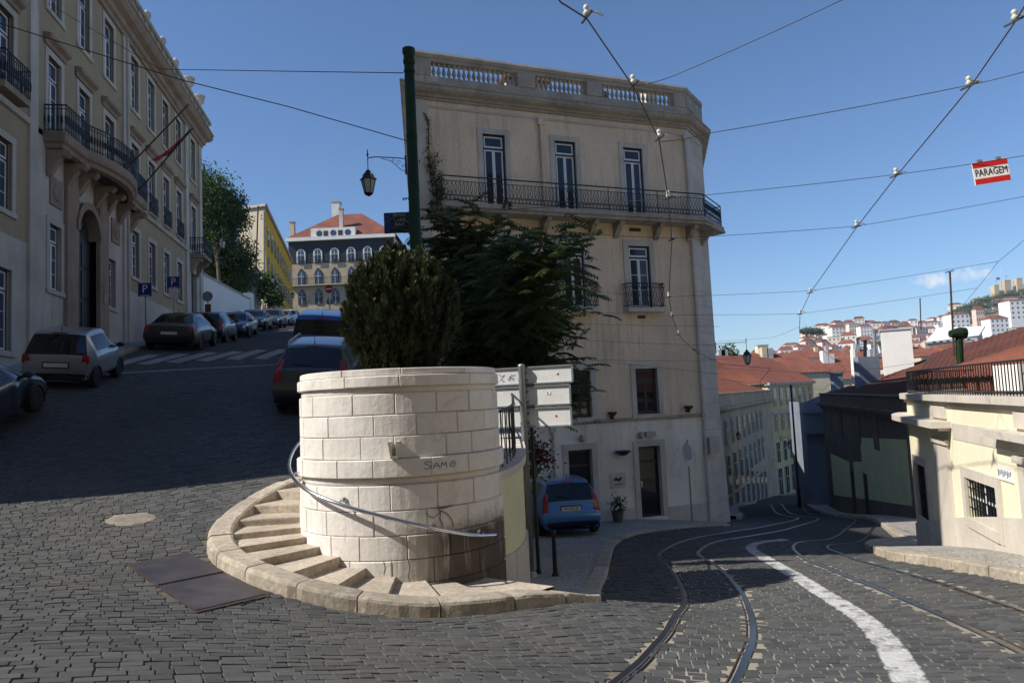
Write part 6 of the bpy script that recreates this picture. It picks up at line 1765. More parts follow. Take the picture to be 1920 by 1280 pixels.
q = MB(); q.box(ga.x+.05,ga.x+.9,49.9,50,-9,-6.0); q.build('plinth', M['shade_grey'], gwl, world=True)
# left row of the downhill street
ra, rb = pt(1330,945,46), pt(1459,932,82)
rz1 = -1.35
rw_ = thing('old_row_house', (ra.x,ra.y,-8.5), 'old grey plaster row house in shade on the left of the downhill street', 'house')
dvr = Vector((rb.x-ra.x, rb.y-ra.y, 0)); RL = dvr.length; dvr.normalize()
q = MB(); q.quad((ra.x,ra.y,-13.5),(rb.x,rb.y,-13.5),(rb.x,rb.y,rz1),(ra.x,ra.y,rz1)); q.build('wall', M['oldrow'], rw_, world=True)
back = Vector((-dvr.y, dvr.x, 0))
q = MB(); q.quad((ra.x+back.x*9,ra.y+back.y*9,-13),(ra.x,ra.y,-13),(ra.x,ra.y,rz1),(ra.x+back.x*9,ra.y+back.y*9,rz1)); q.build('end_wall', M['oldrow'], rw_, world=True)
nrr = Vector((dvr.y,-dvr.x,0))
b = MB(); sweep_profile(b, [(ra.x,ra.y),(rb.x,rb.y)], [(0,rz1-.3),(.15,rz1-.25),(.35,rz1-.05),(.35,rz1+.1),(.05,rz1+.15),(.05,rz1+.95),(.12,rz1+1.0),(.12,rz1+1.12),(-.3,rz1+1.12)]); b.build('parapet', M['oldrow'], rw_, world=True)
rcols = [2.0+3.0*k for k in range(10) if 2.0+3.0*k < RL-.8]
small_windows(rw_, (ra.x,ra.y), (rb.x,rb.y), (rz1-2.6,), rcols, .95, 1.7, 'ltrim', 'glass')
small_windows(rw_, (ra.x,ra.y), (rb.x,rb.y), (rz1-5.4,), rcols, .95, 2.0, 'ltrim', 'glass')
for k, c_ in enumerate(rcols): small_windows(rw_, (ra.x,ra.y), (rb.x,rb.y), (float(np.interp(c_, [0,RL], [zr(ra.x,ra.y), zr(rb.x,rb.y)]))+.1,), [c_], 1.15, 2.5, 'ltrim', 'glass', k % 3 == 1, 'shop_door')
q = MB(); q.bar((ra.x+nrr.x*.05,ra.y+nrr.y*.05,rz1-6.0), (rb.x+nrr.x*.05,rb.y+nrr.y*.05,rz1-6.6), .12, .2); q.build('string_course', M['oldrow'], rw_, world=True)
e0 = Vector((ra.x,ra.y,rz1+1.0))+back*.3; e1 = Vector((rb.x,rb.y,rz1+1.0))+back*.3
tiled_slope(rw_, e0, e1, e1+back*6+Vector((0,0,2.2)), e0+back*6+Vector((0,0,2.2)), 'tile')
# yellow house at the bend
ya, yb = pt(1457,925,84), pt(1540,925,100); yz = pt(1457,719,84).z
P_ = [(ya.x,ya.y),(yb.x,yb.y),(yb.x-6,yb.y+14),(ya.x-10,ya.y+13)]
yh = simple_house('yellow_bend_house', P_, -15, yz, 'cream yellow house with a big red roof at the bend of the street', ['oldyellow','beige','beige','beige'])
YL = math.hypot(yb.x-ya.x, yb.y-ya.y); yc = [1.6+2.7*k for k in range(8) if 1.6+2.7*k < YL-1]
for v, h_ in ((760,2.0), (806,2.1), (864,2.2)): small_windows(yh, (ya.x,ya.y), (yb.x,yb.y), (pt(1470,v,86).z,), yc, 1.0, h_, 'ltrim', 'glass')
small_windows(yh, (ya.x,ya.y), (yb.x,yb.y), (pt(1470,926,86).z,), yc, 1.3, 3.0, 'ltrim', 'glass', False, 'shop_door')
q = MB(); q.bar((ya.x,ya.y-.1,pt(1470,772,86).z), (yb.x,yb.y-.1,pt(1470,772,86).z), .25, .3); q.build('string_course', M['ltrim'], yh, world=True)
q = MB(); q.bar((ya.x-.3,ya.y-.2,yz), (yb.x,yb.y-.2,yz), .6, .3); q.build('eaves', M['ltrim'], yh, world=True)
tiled_slope(yh, (ya.x-.4,ya.y-.3,yz+.1), (yb.x+.4,yb.y-.3,yz+.1), (yb.x-3,yb.y+8,yz+4.0), (ya.x-6,ya.y+7,yz+4.0), 'tile', .5, .06, sub=.8)
tiled_slope(yh, (ya.x-11,ya.y+13,yz+.1), (ya.x-.4,ya.y-.3,yz+.1), (ya.x-6,ya.y+7,yz+4.0), (ya.x-7,ya.y+8,yz+4.0), 'tile', .5, .06, sub=.8)

# unseen houses added behind and right of the viewer to cut the sky light
for (nm_, lb_, x0_, x1_, y0_, y1_, z1_, mt_, side_) in (('sky_blocker_house','unseen tan house row added behind the viewer to block sky light',-40,24,-24,-10,19,'beige',1), ('sky_blocker_house','unseen pale house added right of the viewer to block sky light',13,30,-9,5,14,'oldyellow',0)):
    t = thing(nm_, ((x0_+x1_)/2,(y0_+y1_)/2,-3), lb_, 'house')
    wallbox(t, x0_, x1_, y0_, y1_, -4, z1_, mt_)
    hip_roof(t, [(x0_,y0_),(x1_,y0_),(x1_,y1_),(x0_,y1_)], z1_, 3, 4, .5, 'tile')
    if side_: small_windows(t, (x1_,y1_), (x0_,y1_), (1.0,4.6,8.2,11.6,15.0), [2+3.2*k for k in range(19)], 1.1, 2.0, 'ltrim')
    else: small_windows(t, (x0_,y1_), (x0_,y0_), (.5,4.0,7.4), [2+3.2*k for k in range(4)], 1.1, 2.0, 'ltrim')
# ================================================================ CARS
def car_sections(spec):
    W_, zb, belt = spec['w'], spec['zb'], spec['belt']
    secs = []
    L0, L1 = spec['st'][0][0], spec['st'][-1][0]
    for (y, zt, wt) in spec['st']:
        f_ = (y-L0)/(L1-L0); w = W_*(1-.10*max(0,(abs(f_-.5)*2-.72)/.28)**2)
        if zt < belt+.06: w = min(w, max(wt+.06, W_*.86))
        b_ = min(zb + spec.get('lift',.0), zt-.06)
        if zt > belt+.10:
            s_ = [(0,b_),(.72*w,b_),(w*.96,b_+.10),(w,b_+.36),(w*.985,belt),(wt+.035,zt-.085),(wt-.05,zt-.008),(0,zt+.015)]
        else:
            h_ = zt-b_
            s_ = [(0,b_),(.72*w,b_),(w*.96,b_+min(.10,h_*.3)),(w,b_+min(.36,h_*.55)),(w*.985,zt-min(.10,h_*.25)),(wt+.02,zt-min(.045,h_*.12)),(wt-.06,zt-.004),(0,zt+.01)]
        secs.append([(y, x, z) for x, z in s_])
    return secs
def dense(secs, su=4, sv=3):
    A = np.array(secs)                      # stations x 8 x (y,x,z)
    B = np.concatenate([A, A[:, -2::-1]*np.array([1,-1,1])], axis=1)   # mirrored ring: 15 points
    def cm(A_, n, ax):
        A_ = np.moveaxis(A_, ax, 0); out_ = []
        for i in range(len(A_)-1):
            p0, p1, p2, p3 = A_[max(i-1,0)], A_[i], A_[i+1], A_[min(i+2,len(A_)-1)]
            for k in range(n):
                t = k/n; out_.append(.5*(2*p1+(p2-p0)*t*.85+(-.85*p0*-2+ -5*p1+4*p2-p3)*t*t*0 + 0*t) if False else (p1*(2*t**3-3*t*t+1)+p2*(-2*t**3+3*t*t)+(p2-p0)*.42*(t**3-2*t*t+t)+(p3-p1)*.42*(t**3-t*t)))
        out_.append(A_[-1]); return np.moveaxis(np.array(out_), 0, ax)
    C_ = cm(cm(B, su, 0), sv, 1)
    return C_
class CarSurf:
    def __init__(s, spec):
        s.su, s.sv = 7, 5; s.D = dense(car_sections(spec), s.su, s.sv)
    def p(s, i, j):
        i = min(max(i*s.su,0), s.D.shape[0]-1.001); j = min(max(j*s.sv,0), s.D.shape[1]-1.001)
        a, b = int(i), int(j); fa, fb = i-a, j-b; D = s.D
        q = D[a,b]*(1-fa)*(1-fb)+D[a+1,b]*fa*(1-fb)+D[a,b+1]*(1-fa)*fb+D[a+1,b+1]*fa*fb
        return Vector((q[1],q[0],q[2]))
    def n(s, i, j):
        e = .08; a = s.p(i+e,j)-s.p(i-e,j); b = s.p(i,j+e)-s.p(i,j-e); v = a.cross(b)
        v = v.normalized() if v.length > 1e-9 else Vector((0,0,1))
        c = s.p(i,j)-Vector((0,s.p(i,j).y*.85,.7)); return v if v.dot(c) > 0 else -v
    def patch(s, quad, n=8, m_=8, off=.006, mb=None):
        """quad: four (i, j) corners"""
        mb = mb or MB(); rows = []
        for a in range(n+1):
            row = []
            for b in range(m_+1):
                f_, g_ = a/n, b/m_
                i = (quad[0][0]*(1-f_)+quad[3][0]*f_)*(1-g_)+(quad[1][0]*(1-f_)+quad[2][0]*f_)*g_
                j = (quad[0][1]*(1-f_)+quad[3][1]*f_)*(1-g_)+(quad[1][1]*(1-f_)+quad[2][1]*f_)*g_
                row.append(tuple(s.p(i,j)+s.n(i,j)*off))
            rows.append(row)
        mb.grid(rows); return mb
    def body(s, name, mat, parent, spec):
        mb = MB(); mb.grid([[(q[1],q[0],q[2]) for q in row] for row in s.D])
        V = mb.v; keep = []
        for f_ in mb.f:
            c = [sum(V[i][k] for i in f_)/4 for k in range(3)]
            if abs(c[0]) > .62*spec['w'] and any((c[1]-wy)**2+(c[2]-spec['rw']-.01)**2 < (spec['rw']*1.13)**2 for wy in spec['wb']): continue
            keep.append(f_)
        mb.f = keep
        return mb.build(name, mat, parent, smooth=True)
SPECS = {
 'hatch': dict(w=.835, zb=.20, belt=.98, wb=(-1.18,1.27), rw=.30, rwin=(4.75,6.0), plate=.74, lamp=(3.1,5.4),
    st=[(-1.80,.26,.55),(-1.90,.36,.70),(-1.93,.50,.76),(-1.91,.66,.76),(-1.86,.78,.74),(-1.80,1.00,.70),(-1.55,1.38,.58),(-1.25,1.48,.56),(-.2,1.52,.57),(.30,1.46,.57),(.98,1.05,.66),(1.25,.96,.68),(1.65,.86,.66),(1.85,.70,.62),(1.93,.48,.58),(1.88,.28,.5)], side=(6.6,9.9), wind=(9.1,10.4)),
 'smart': dict(w=.78, zb=.22, belt=.95, wb=(-.90,.93), rw=.285, rwin=(4.25,6.0), plate=.66, lamp=(3.3,4.5),
    st=[(-1.22,.28,.55),(-1.31,.38,.66),(-1.345,.52,.70),(-1.34,.70,.70),(-1.32,.90,.69),(-1.27,1.02,.66),(-1.02,1.44,.56),(-.75,1.53,.55),(-.1,1.55,.56),(.25,1.47,.57),(.80,1.02,.60),(1.02,.92,.60),(1.22,.78,.58),(1.32,.62,.55),(1.35,.45,.50),(1.28,.28,.44)], side=(6.6,9.9), wind=(9.1,10.3)),
 'sedan': dict(w=.885, zb=.20, belt=.95, wb=(-1.30,1.38), rw=.32, rwin=(5.2,6.85), plate=.70, lamp=(2.9,4.7),
    st=[(-2.08,.26,.58),(-2.20,.38,.74),(-2.24,.55,.80),(-2.22,.80,.78),(-2.16,.98,.74),(-1.80,1.04,.70),(-1.10,1.38,.55),(-.70,1.45,.55),(.0,1.46,.56),(.45,1.40,.56),(1.15,1.0,.66),(1.5,.93,.68),(1.95,.82,.66),(2.18,.66,.62),(2.26,.46,.58),(2.2,.28,.5)], side=(6.9,9.9), wind=(9.1,10.3)),
 'wagon': dict(w=.885, zb=.22, belt=1.02, wb=(-1.28,1.37), rw=.33, rwin=(4.35,5.95), plate=.82, lamp=(2.8,5.3),
    st=[(-2.06,.28,.58),(-2.16,.40,.74),(-2.20,.56,.80),(-2.17,.84,.79),(-2.12,1.04,.76),(-2.00,1.18,.70),(-1.62,1.50,.60),(-1.30,1.56,.59),(-.2,1.58,.60),(.40,1.50,.58),(1.10,1.06,.66),(1.4,.98,.68),(1.85,.86,.66),(2.10,.70,.62),(2.2,.48,.58),(2.12,.28,.5)], side=(6.6,9.9), wind=(9.1,10.3)),
 'van': dict(w=.91, zb=.24, belt=1.12, wb=(-1.35,1.35), rw=.33, rwin=(4.5,5.85), plate=.88, lamp=(2.6,4.4),
    st=[(-2.05,.30,.62),(-2.13,.42,.78),(-2.16,.58,.82),(-2.15,.90,.82),(-2.13,1.12,.81),(-2.08,1.30,.79),(-1.98,1.70,.72),(-1.80,1.80,.69),(-.2,1.84,.70),(.55,1.74,.66),(1.25,1.18,.70),(1.5,1.08,.70),(1.85,.92,.66),(2.08,.74,.62),(2.16,.50,.58),(2.1,.3,.5)], side=(8.0,9.9), wind=(9.1,10.3)),
}
WHEELS = {}
def wheel_mesh(rw):
    if rw in WHEELS: return WHEELS[rw]
    Mx = Matrix.Rotation(R(90),4,'Y')
    a = MB(); a.lathe([(rw*.66,-.10),(rw*.93,-.10),(rw,-.07),(rw,.07),(rw*.93,.095),(rw*.68,.09)], 24, (0,0,0), Mx)
    b = MB(); b.lathe([(rw*.66,-.05),(rw*.69,.085),(rw*.62,.075),(rw*.58,.03),(rw*.2,.02),(rw*.16,.06),(.01,.07)], 24, (0,0,0), Mx)
    for k in range(5):
        M_ = Mx @ Matrix.Rotation(2*math.pi*k/5,4,'Z'); b.box(rw*.12,rw*.64,-rw*.07,rw*.07,.035,.068,M_)
    c = MB(); n_ = 28
    for (ra_, rb_, xx) in ((rw*1.05, rw*1.27, 0.0),):
        for k in range(n_):
            a0, a1 = 2*math.pi*k/n_, 2*math.pi*(k+1)/n_
            if math.sin((a0+a1)/2) < -.45: continue
            P4 = lambda r_, a_, x_: (x_, math.cos(a_)*r_, math.sin(a_)*r_)
            c.quad(P4(ra_,a0,.006),P4(rb_,a0,-.006),P4(rb_,a1,-.006),P4(ra_,a1,.006)); c.quad(P4(ra_,a0,.006),P4(ra_,a1,.006),P4(ra_,a1,-.30),P4(ra_,a0,-.30)); c.quad(P4(0,a0,-.30),P4(ra_,a0,-.30),P4(ra_,a1,-.30),P4(0,a1,-.30))
    WHEELS[rw] = (a.mesh('tyre', M['rubber'], True), b.mesh('rim', M['alloy']), c.mesh('wheel_arch', M['black']))
    return WHEELS[rw]
def car(name, label, kind, paint, mw, sc=None, group='cars parked in the street', plate=None, rails=False, extra=True):
    sp = SPECS[kind]
    if sc: mw = mw @ Matrix.Diagonal((sc[0],sc[1],sc[2],1))
    t = thing(name, (0,0,0), label, 'car' if kind != 'van' else 'van', group, mat4=mw); S = CarSurf(sp)
    body = S.body('body', paint, t, sp)
    L0 = sp['st'][0][0]; N = 14.0
    a, b = sp['rwin']
    S.patch([(a,5.75),(a,8.25),(b,8.32),(b,5.68)], 8, 14).build('rear_window', M['carglass'], t, smooth=True)
    wa, wb_ = sp['wind']; S.patch([(wa+.12,5.6),(wa+.12,8.4),(wb_-.15,8.3),(wb_-.15,5.7)], 6, 12).build('windscreen', M['carglass'], t, smooth=True)
    s0, s1 = sp['side']
    for sg_ in (0, 1):
        J = (lambda j: j) if sg_ == 0 else (lambda j: 14-j)
        n_div = 2 if kind in ('sedan','wagon','hatch') else 1
        for k in range(n_div):
            a_ = s0+(s1-s0)*k/n_div+.05; c_ = s0+(s1-s0)*(k+1)/n_div-.05
            top0 = 4.92 if k < n_div-1 or True else 4.6
            S.patch([(a_,J(4.12)),(a_+.04,J(4.86)),(c_-(.75 if k == n_div-1 else .03),J(4.86)),(c_,J(4.12))], 8, 5).build('side_window', M['carglass'], t, smooth=True)
        l0, l1 = sp['lamp']
        S.patch([(l0,J(4.3)),(l0,J(6.22)),(l1,J(6.05)),(l1,J(4.5))], 6, 10, .012).build('tail_lamp', M['redlamp'], t, smooth=True)
        S.patch([(12.1,J(4.25)),(12.1,J(5.3)),(12.95,J(5.6)),(12.95,J(4.3))], 6, 6, .010).build('headlight', M['clearlamp'], t, smooth=True)
        # door seam strips and mirror
        for st_ in (9.7, 8.2 if n_div == 2 else 7.1):
            S.patch([(st_,J(2.2)),(st_,J(4.08)),(st_+.03,J(4.08)),(st_+.03,J(2.2))], 1, 8, .003).build('door_seam', M['black'], t)
        mp = S.p(9.7, J(4.15)); sx_ = 1 if mp.x > 0 else -1
        q = MB(); q.lathe([(.01,-.09),(.065,-.07),(.085,0),(.075,.07),(.02,.09)], 10, (0,0,0), Matrix.Translation(mp+Vector((sx_*.11,.02,.05))) @ Matrix.Rotation(R(90),4,'X') @ Matrix.Diagonal((1.15,.85,1,1))); q.bar(mp, mp+Vector((sx_*.10,.02,.03)), .04)
        q.build('mirror', M['plastic'] if kind != 'smart' else M['plastic'], t, smooth=True)
    # bumpers, plates
    S.patch([(.25,4.0),(.25,10.0),(1.35,10.2),(1.35,3.8)], 4, 14, .006).build('rear_bumper_trim', M['plastic'], t, smooth=True)
    S.patch([(14.0,4.6),(14.0,9.4),(14.75,9.2),(14.75,4.8)], 4, 10, .006).build('grille', M['plastic'], t, smooth=True)
    ry = min(q_[0] for q_ in sp['st']); fy = max(q_[0] for q_ in sp['st'])
    rp_ = None
    best = min(np.arange(1.5,5.2,.05), key=lambda i: abs(S.p(i,7).z-sp['plate'])); c = S.p(best,7)
    q = MB(); q.box(-.29,.29,c.y-.020,c.y-.006,c.z-.085,c.z+.085); q.build('plate_recess', M['plastic'], t)
    q = MB(); q.box(-.26,.26,c.y-.028,c.y-.020,c.z-.055,c.z+.055); po = q.build('number_plate', M['plate'], t)
    if plate:
        o = inst('plate_lettering', text_mesh(plate, .105, M['black'], .001), po, (0,c.y-.0295,c.z)); o.rotation_euler = (R(90),0,0)
    else:
        pass
    best = min(np.arange(12,14.9,.05), key=lambda i: abs(S.p(i,7).z-.45)); c2 = S.p(best,7)
    q = MB(); q.box(-.26,.26,c2.y+.006,c2.y+.018,c2.z-.055,c2.z+.055); q.build('number_plate', M['plate'], t)
    for wy in sp['wb']:
        for sx_ in (-1, 1):
            ty, rm, wa_ = wheel_mesh(sp['rw']); hw = sp['w']
            w_ = inst('wheel', ty, t, (sx_*(hw-.105), wy, sp['rw']), 0 if sx_ > 0 else math.pi)
            inst('rim', rm, w_)
            inst('wheel_arch', wa_, t, (sx_*(hw+.002), wy, sp['rw']+.01), 0 if sx_ > 0 else math.pi)
    if rails:
        for sx_ in (-1, 1):
            q = MB(); q.tube([Vector((sx_*.60,-1.45,1.52)), Vector((sx_*.60,-1.3,1.60)), Vector((sx_*.60,.2,1.62)), Vector((sx_*.58,.45,1.54))], .022, 6); q.build('roof_rail', M['alloy'], t)
    q = MB(); tz = S.p(6.6,7); q.tube([tz+Vector((0,0,-.01)), tz+Vector((0,-.05,.18))], [.012,.004], 5); q.build('aerial', M['plastic'], t)
    k6 = S.p(b+.12,7); q = MB(); q.box(-.16,.16,k6.y-.02,k6.y+.01,k6.z-.01,k6.z+.02); q.build('brake_light', M['redlamp'], t)
    q = MB(); wz = S.p(a+.25,7); q.bar(wz+Vector((.02,-.02,.01)), wz+Vector((-.38,.02,.07)), .018, .012); q.build('wiper', M['plastic'], t)
    return t
def park(p, heading, zf, h=0.0, flip=False):
    d = Vector((math.sin(heading), math.cos(heading), 0)); s_ = Vector((d.y,-d.x,0))
    zc = lambda q: zf(q.x,q.y)
    f_ = Vector((d.x,d.y,(zc(p+d*1.3)-zc(p-d*1.3))/2.6)).normalized()
    r_ = Vector((s_.x,s_.y,(zc(p+s_*.8)-zc(p-s_*.8))/1.6)); u_ = r_.cross(f_).normalized(); r_ = f_.cross(u_).normalized()
    m_ = Matrix((r_, f_, u_)).transposed().to_4x4(); c = Vector((p.x,p.y,(zc(p+d*1.3)+zc(p-d*1.3))/2+h+.012)); m_.translation = c
    return m_
hd = -R(10.3)
def ahead(u, v, d, dist): p = pt(u,v,d); return Vector((p.x,p.y,0)) + LDIR*dist
PC = {k: paintcar('car_paint_'+k, c, me) for k, c, me in (('silver',(.36,.37,.38),.5), ('black',(.012,.012,.014),.2), ('navy',(.012,.018,.035),.3), ('grey',(.06,.062,.065),.5), ('blue',(.04,.20,.50),.35), ('vanblue',(.02,.11,.46),.1), ('white',(.62,.63,.64),0), ('steelgrey',(.055,.062,.075),.4), ('darkgreen',(.015,.022,.02),.3))}
car('compact_car', 'small silver two-seat car parked tail first beside the palace', 'smart', PC['silver'], park(ahead(97,735,17,1.35), hd, zl), sc=(1,.85,.88))
car('parked_car', 'black car cut by the left picture edge, behind the small silver car', 'sedan', PC['black'], park(ahead(84,745,15.6,-1.85)+LNRM*(-.70), hd, zl, .10), sc=(1,.86,.86))
car('parked_car', 'black saloon seen from behind, parked under the parking signs', 'sedan', PC['black'], park(ahead(312,655,24.6,2.2), hd, zl), sc=(1,.86,.86))
car('parked_car', 'dark navy hatchback parked just ahead of the black saloon', 'hatch', PC['navy'], park(ahead(378,640,30.2,1.9), hd, zl), sc=(1,.86,.86))
car('parked_car', 'dark saloon facing downhill with bright headlight, ahead of the navy hatchback', 'sedan', PC['navy'], park(ahead(428,632,36.5,2.2), hd+math.pi, zl), sc=(1,.86,.86))
car('parked_car', 'dark green saloon facing downhill below the garden wall', 'sedan', PC['darkgreen'], park(ahead(467,618,43.5,2.2), hd+math.pi, zl), sc=(1,.86,.86))
car('parked_car', 'dark grey wagon facing downhill in the far row of cars', 'wagon', PC['grey'], park(ahead(500,612,50,2.2), hd+math.pi, zl), sc=(1,.86,.86))
car('parked_car', 'silver grey hatchback between the grey wagon and the white car', 'hatch', PC['silver'], park(ahead(520,609,57,2.0), hd+math.pi, zl), sc=(1,.86,.86))
car('parked_car', 'white hatchback at the far end of the uphill row', 'hatch', PC['white'], park(ahead(537,608,63,2.0), hd+math.pi, zl), sc=(1,.86,.86))
car('estate_car', 'dark grey estate car with roof rails, partly behind the stone tower', 'wagon', PC['steelgrey'], park(ahead(592,775,16.6,2.15), hd+R(3), zl), rails=True)
car('blue_van', 'bright blue van seen from behind, ahead of the grey estate car', 'van', PC['vanblue'], park(ahead(604,700,22.2,2.1), hd+R(2), zl))
cp_ = pt(1069,1010,19.9)
car('blue_hatchback', 'blue small hatchback parked on the pavement before the tan house', 'hatch', PC['blue'], park(Vector((cp_.x-.15,cp_.y+1.9,0)), -R(7), zr, SIDE_Z), plate='90-68-UF')
# ================================================================ LANTERNS
def lantern(name, label, top, s=1.0, group='wrought iron street lanterns', bracket=None):
    """top: world point of the ring the lamp hangs from; bracket: wall point"""
    t = thing(name, top, label, 'street lamp', group)
    H = lambda r_, z: (r_*s, z*s)
    b = MB(); b.lathe([H(.03,.0),H(.05,-.03),H(.10,-.06),H(.06,-.10),H(.16,-.14),H(.19,-.24),H(.26,-.30),H(.27,-.32),H(.22,-.33)], 6); b.build('hood', M['iron'], t)
    b = MB(); b.lathe([H(.005,-.325),H(.215,-.328),H(.12,-.74),H(.005,-.745)], 6); b.build('glass', M['lampglass'], t)
    for k in range(6):
        a = 2*math.pi*k/6; q = MB(); q.bar((math.cos(a)*.225*s,math.sin(a)*.225*s,-.32*s),(math.cos(a)*.125*s,math.sin(a)*.125*s,-.76*s),.022*s); q.build('frame_bar', M['iron'], t)
    b = MB(); b.lathe([H(.13,-.74),H(.14,-.76),H(.10,-.80),H(.03,-.84)], 6); b.build('base', M['iron'], t)
    b = MB(); b.tube([(0,0,0),(0,0,.42*s)], .014*s, 6); b.lathe([H(.015,.42),H(.04,.46),H(.015,.52),H(.02,.56),H(.004,.66)], 8); b.build('stem', M['iron'], t)
    if bracket is not None:
        w = Vector(bracket)-Vector(top); e = Vector((0,0,.36*s)); L_ = w.length; d = Vector((w.x,w.y,0)).normalized()
        b = MB(); b.tube(catmull([e, e+d*.3*s+Vector((0,0,.04*s)), Vector((w.x,w.y,.36*s))], 5), .016*s, 6); ar = b.build('arm', M['iron'], t)
        Lh = Vector((w.x,w.y,0)).length
        b = MB(); b.tube(catmull([e+d*(Lh*.35)-Vector((0,0,0.0)), e+d*(Lh*.62)-Vector((0,0,.10*s)), e+d*(Lh*.85)-Vector((0,0,.34*s)), e+d*Lh-Vector((0,0,.42*s))], 6), .011*s, 5)
        for (f_, dz, rr) in ((.80,-.14,.09),(.92,-.25,.06),(.66,-.07,.05)):
            b.tube([e+d*(Lh*f_+math.cos(a)*rr*s*(1-a/9))+Vector((0,0,dz*s+math.sin(a)*rr*s*(1-a/9))) for a in np.linspace(0,7.0,18)], .007*s, 4)
        b.build('scrollwork', M['iron'], ar)
        b = MB(); b.box(-.03,.03,-.03,.03,-.5*s,.1*s, Matrix.Translation(Vector((w.x,w.y,.36*s)))); b.build('wall_plate', M['iron'], ar)
    return t
wl = loc(.0,1.0,7.55)
lantern('street_lantern', 'black lantern on a scrolled bracket at the left edge of the tan house', pt(690,318,21.8), .98, bracket=pt(761,300,22.0))
lantern('street_lantern', 'black lantern hanging right of the tan house above the downhill street', pt(1400,655,26.4), .66, bracket=pt(1340,640,26.2))
lantern('street_lantern', 'lantern in front of the big garden tree', pt(417,445,45), .9, bracket=palpt(33.5,0,11.2))
for (u, v, d, lb, bu) in ((511,522,60,'nearest of the three lanterns before the ochre house',488), (525,540,68,'middle one of the three lanterns before the ochre house',505), (549,553,78,'farthest of the three lanterns before the ochre house',527)):
    p = pt(u,v-6,d); bq = pt(bu,v-16,d+.4); lantern('street_lantern', lb, p, .85, bracket=bq)
lantern('street_lantern', 'small lantern on the yellow house at the street bend', pt(1479,826,80), 1.0, bracket=pt(1463,822,81.5))
lantern('street_lantern', 'small lantern on the shaded old row house', pt(1384,808,56), .8, bracket=pt(1366,808,56.5))

# ================================================================ SIGNS
def post_sign(name, label, base, h, r=.03, mat='galv', cat='sign', group=None):
    t = thing(name, base, label, cat, group); b = MB(); b.lathe([(r,0),(r,h),(r*.6,h+.02)], 8); b.build('post', M[mat], t); return t
def ground(u, d, zf): p = pt(u,640,d); return Vector((p.x,p.y,zf(p.x,p.y)+.13))
for (u, v0, v1, d, lb, two) in ((273,531,556,26.0,'blue square parking sign nearest the palace portal',False), (326,519,541,30.0,'blue square parking sign with a small white plate below',True)):
    b0 = ground(u,d,zl); zt_, zb_ = pt(u,v0,d).z, pt(u,v1,d).z; s_ = zt_-zb_; b0.x = pt(u,(v0+v1)/2,d).x
    t = post_sign('parking_sign', lb, b0, zt_-b0.z-.05, group='parking signs'); zc = (zt_+zb_)/2-b0.z
    q = MB(); q.box(-s_*.5,s_*.5,-.06,-.04,zc-s_/2,zc+s_/2); pn = q.build('sign_panel', M['signblue'], t)
    o = inst('letter', text_mesh('P', s_*.85, M['signwhite'], .002), pn, (0,-.063,zc+.02)); o.rotation_euler = (R(90),0,0)
    q = MB(); q.box(-s_*.35,s_*.35,-.063,-.0605,zc-s_*.46,zc-s_*.40); q.build('lettering_strip', M['signwhite'], pn)
    if two:
        q = MB(); q.box(-s_*.36,s_*.36,-.06,-.045,zc-s_*1.25,zc-s_*.56); q.build('supplementary_plate', M['signback'], t)
# round sign seen from behind, no entry sign
b0 = ground(391,33.5,zl); zc = pt(391,556,33.5).z-b0.z
t = post_sign('round_sign', 'round traffic sign seen from behind in front of the garden wall', b0, zc+.2)
q = MB(); q.lathe([(.24,-.01),(.24,.01)], 20, (0,0,0), Matrix.Translation((0,-.05,zc)) @ Matrix.Rotation(R(90),4,'X')); q.build('disc', M['galv'], t)
q = MB(); q.box(-.13,.13,-.04,.02,zc-1.15,zc-.35); q.build('red_box', M['tile'], t)
b0 = ground(618,30,zl); b0.x = pt(618,560,30).x; zc = pt(618,542,30).z-b0.z
t = post_sign('no_entry_sign', 'red no entry disc with a white bar above the blue van', b0, zc+.15, .03, 'signwhite')
Mr_ = Matrix.Rotation(R(90),4,'X')
q = MB(); q.lathe([(.17,.04),(.17,.055)], 24, (0,0,zc), None); q = MB(); q.lathe([(.168,.04),(.168,.055)], 24, (0,0,0), Matrix.Translation((0,0,zc)) @ Mr_); ds = q.build('disc', M['red'], t)
q = MB(); q.box(-.12,.12,-.062,-.0555,zc-.03,zc+.03); q.build('white_bar', M['signwhite'], ds)
z2 = pt(618,565,30).z-b0.z; q = MB(); q.lathe([(.15,-.05),(.15,-.035)], 20, (0,0,0), Matrix.Translation((0,0,z2)) @ Mr_); q.build('second_disc', M['galv'], t)
# small round mirror-like sign in front of the tan house, right
b0 = pt(1298,975,23.6); b0.z = zr(b0.x,b0.y)+SIDE_Z
t = post_sign('narrow_sign', 'narrow traffic sign seen edge-on before the right end of the tan house', b0, 2.55, .025); zc = pt(1296,846,23.6).z-b0.z
q = MB(); q.lathe([(.28,-.012),(.28,.012)], 24, (0,0,0), Matrix.Translation((-.02,-.02,zc)) @ Matrix.Rotation(R(-70),4,'Z') @ Mr_); q.build('disc', M['signwhite'], t)
q = MB(); q.box(-.05,.05,-.05,-.02,zc-.45,zc-.25); q.build('plate', M['signwhite'], t)
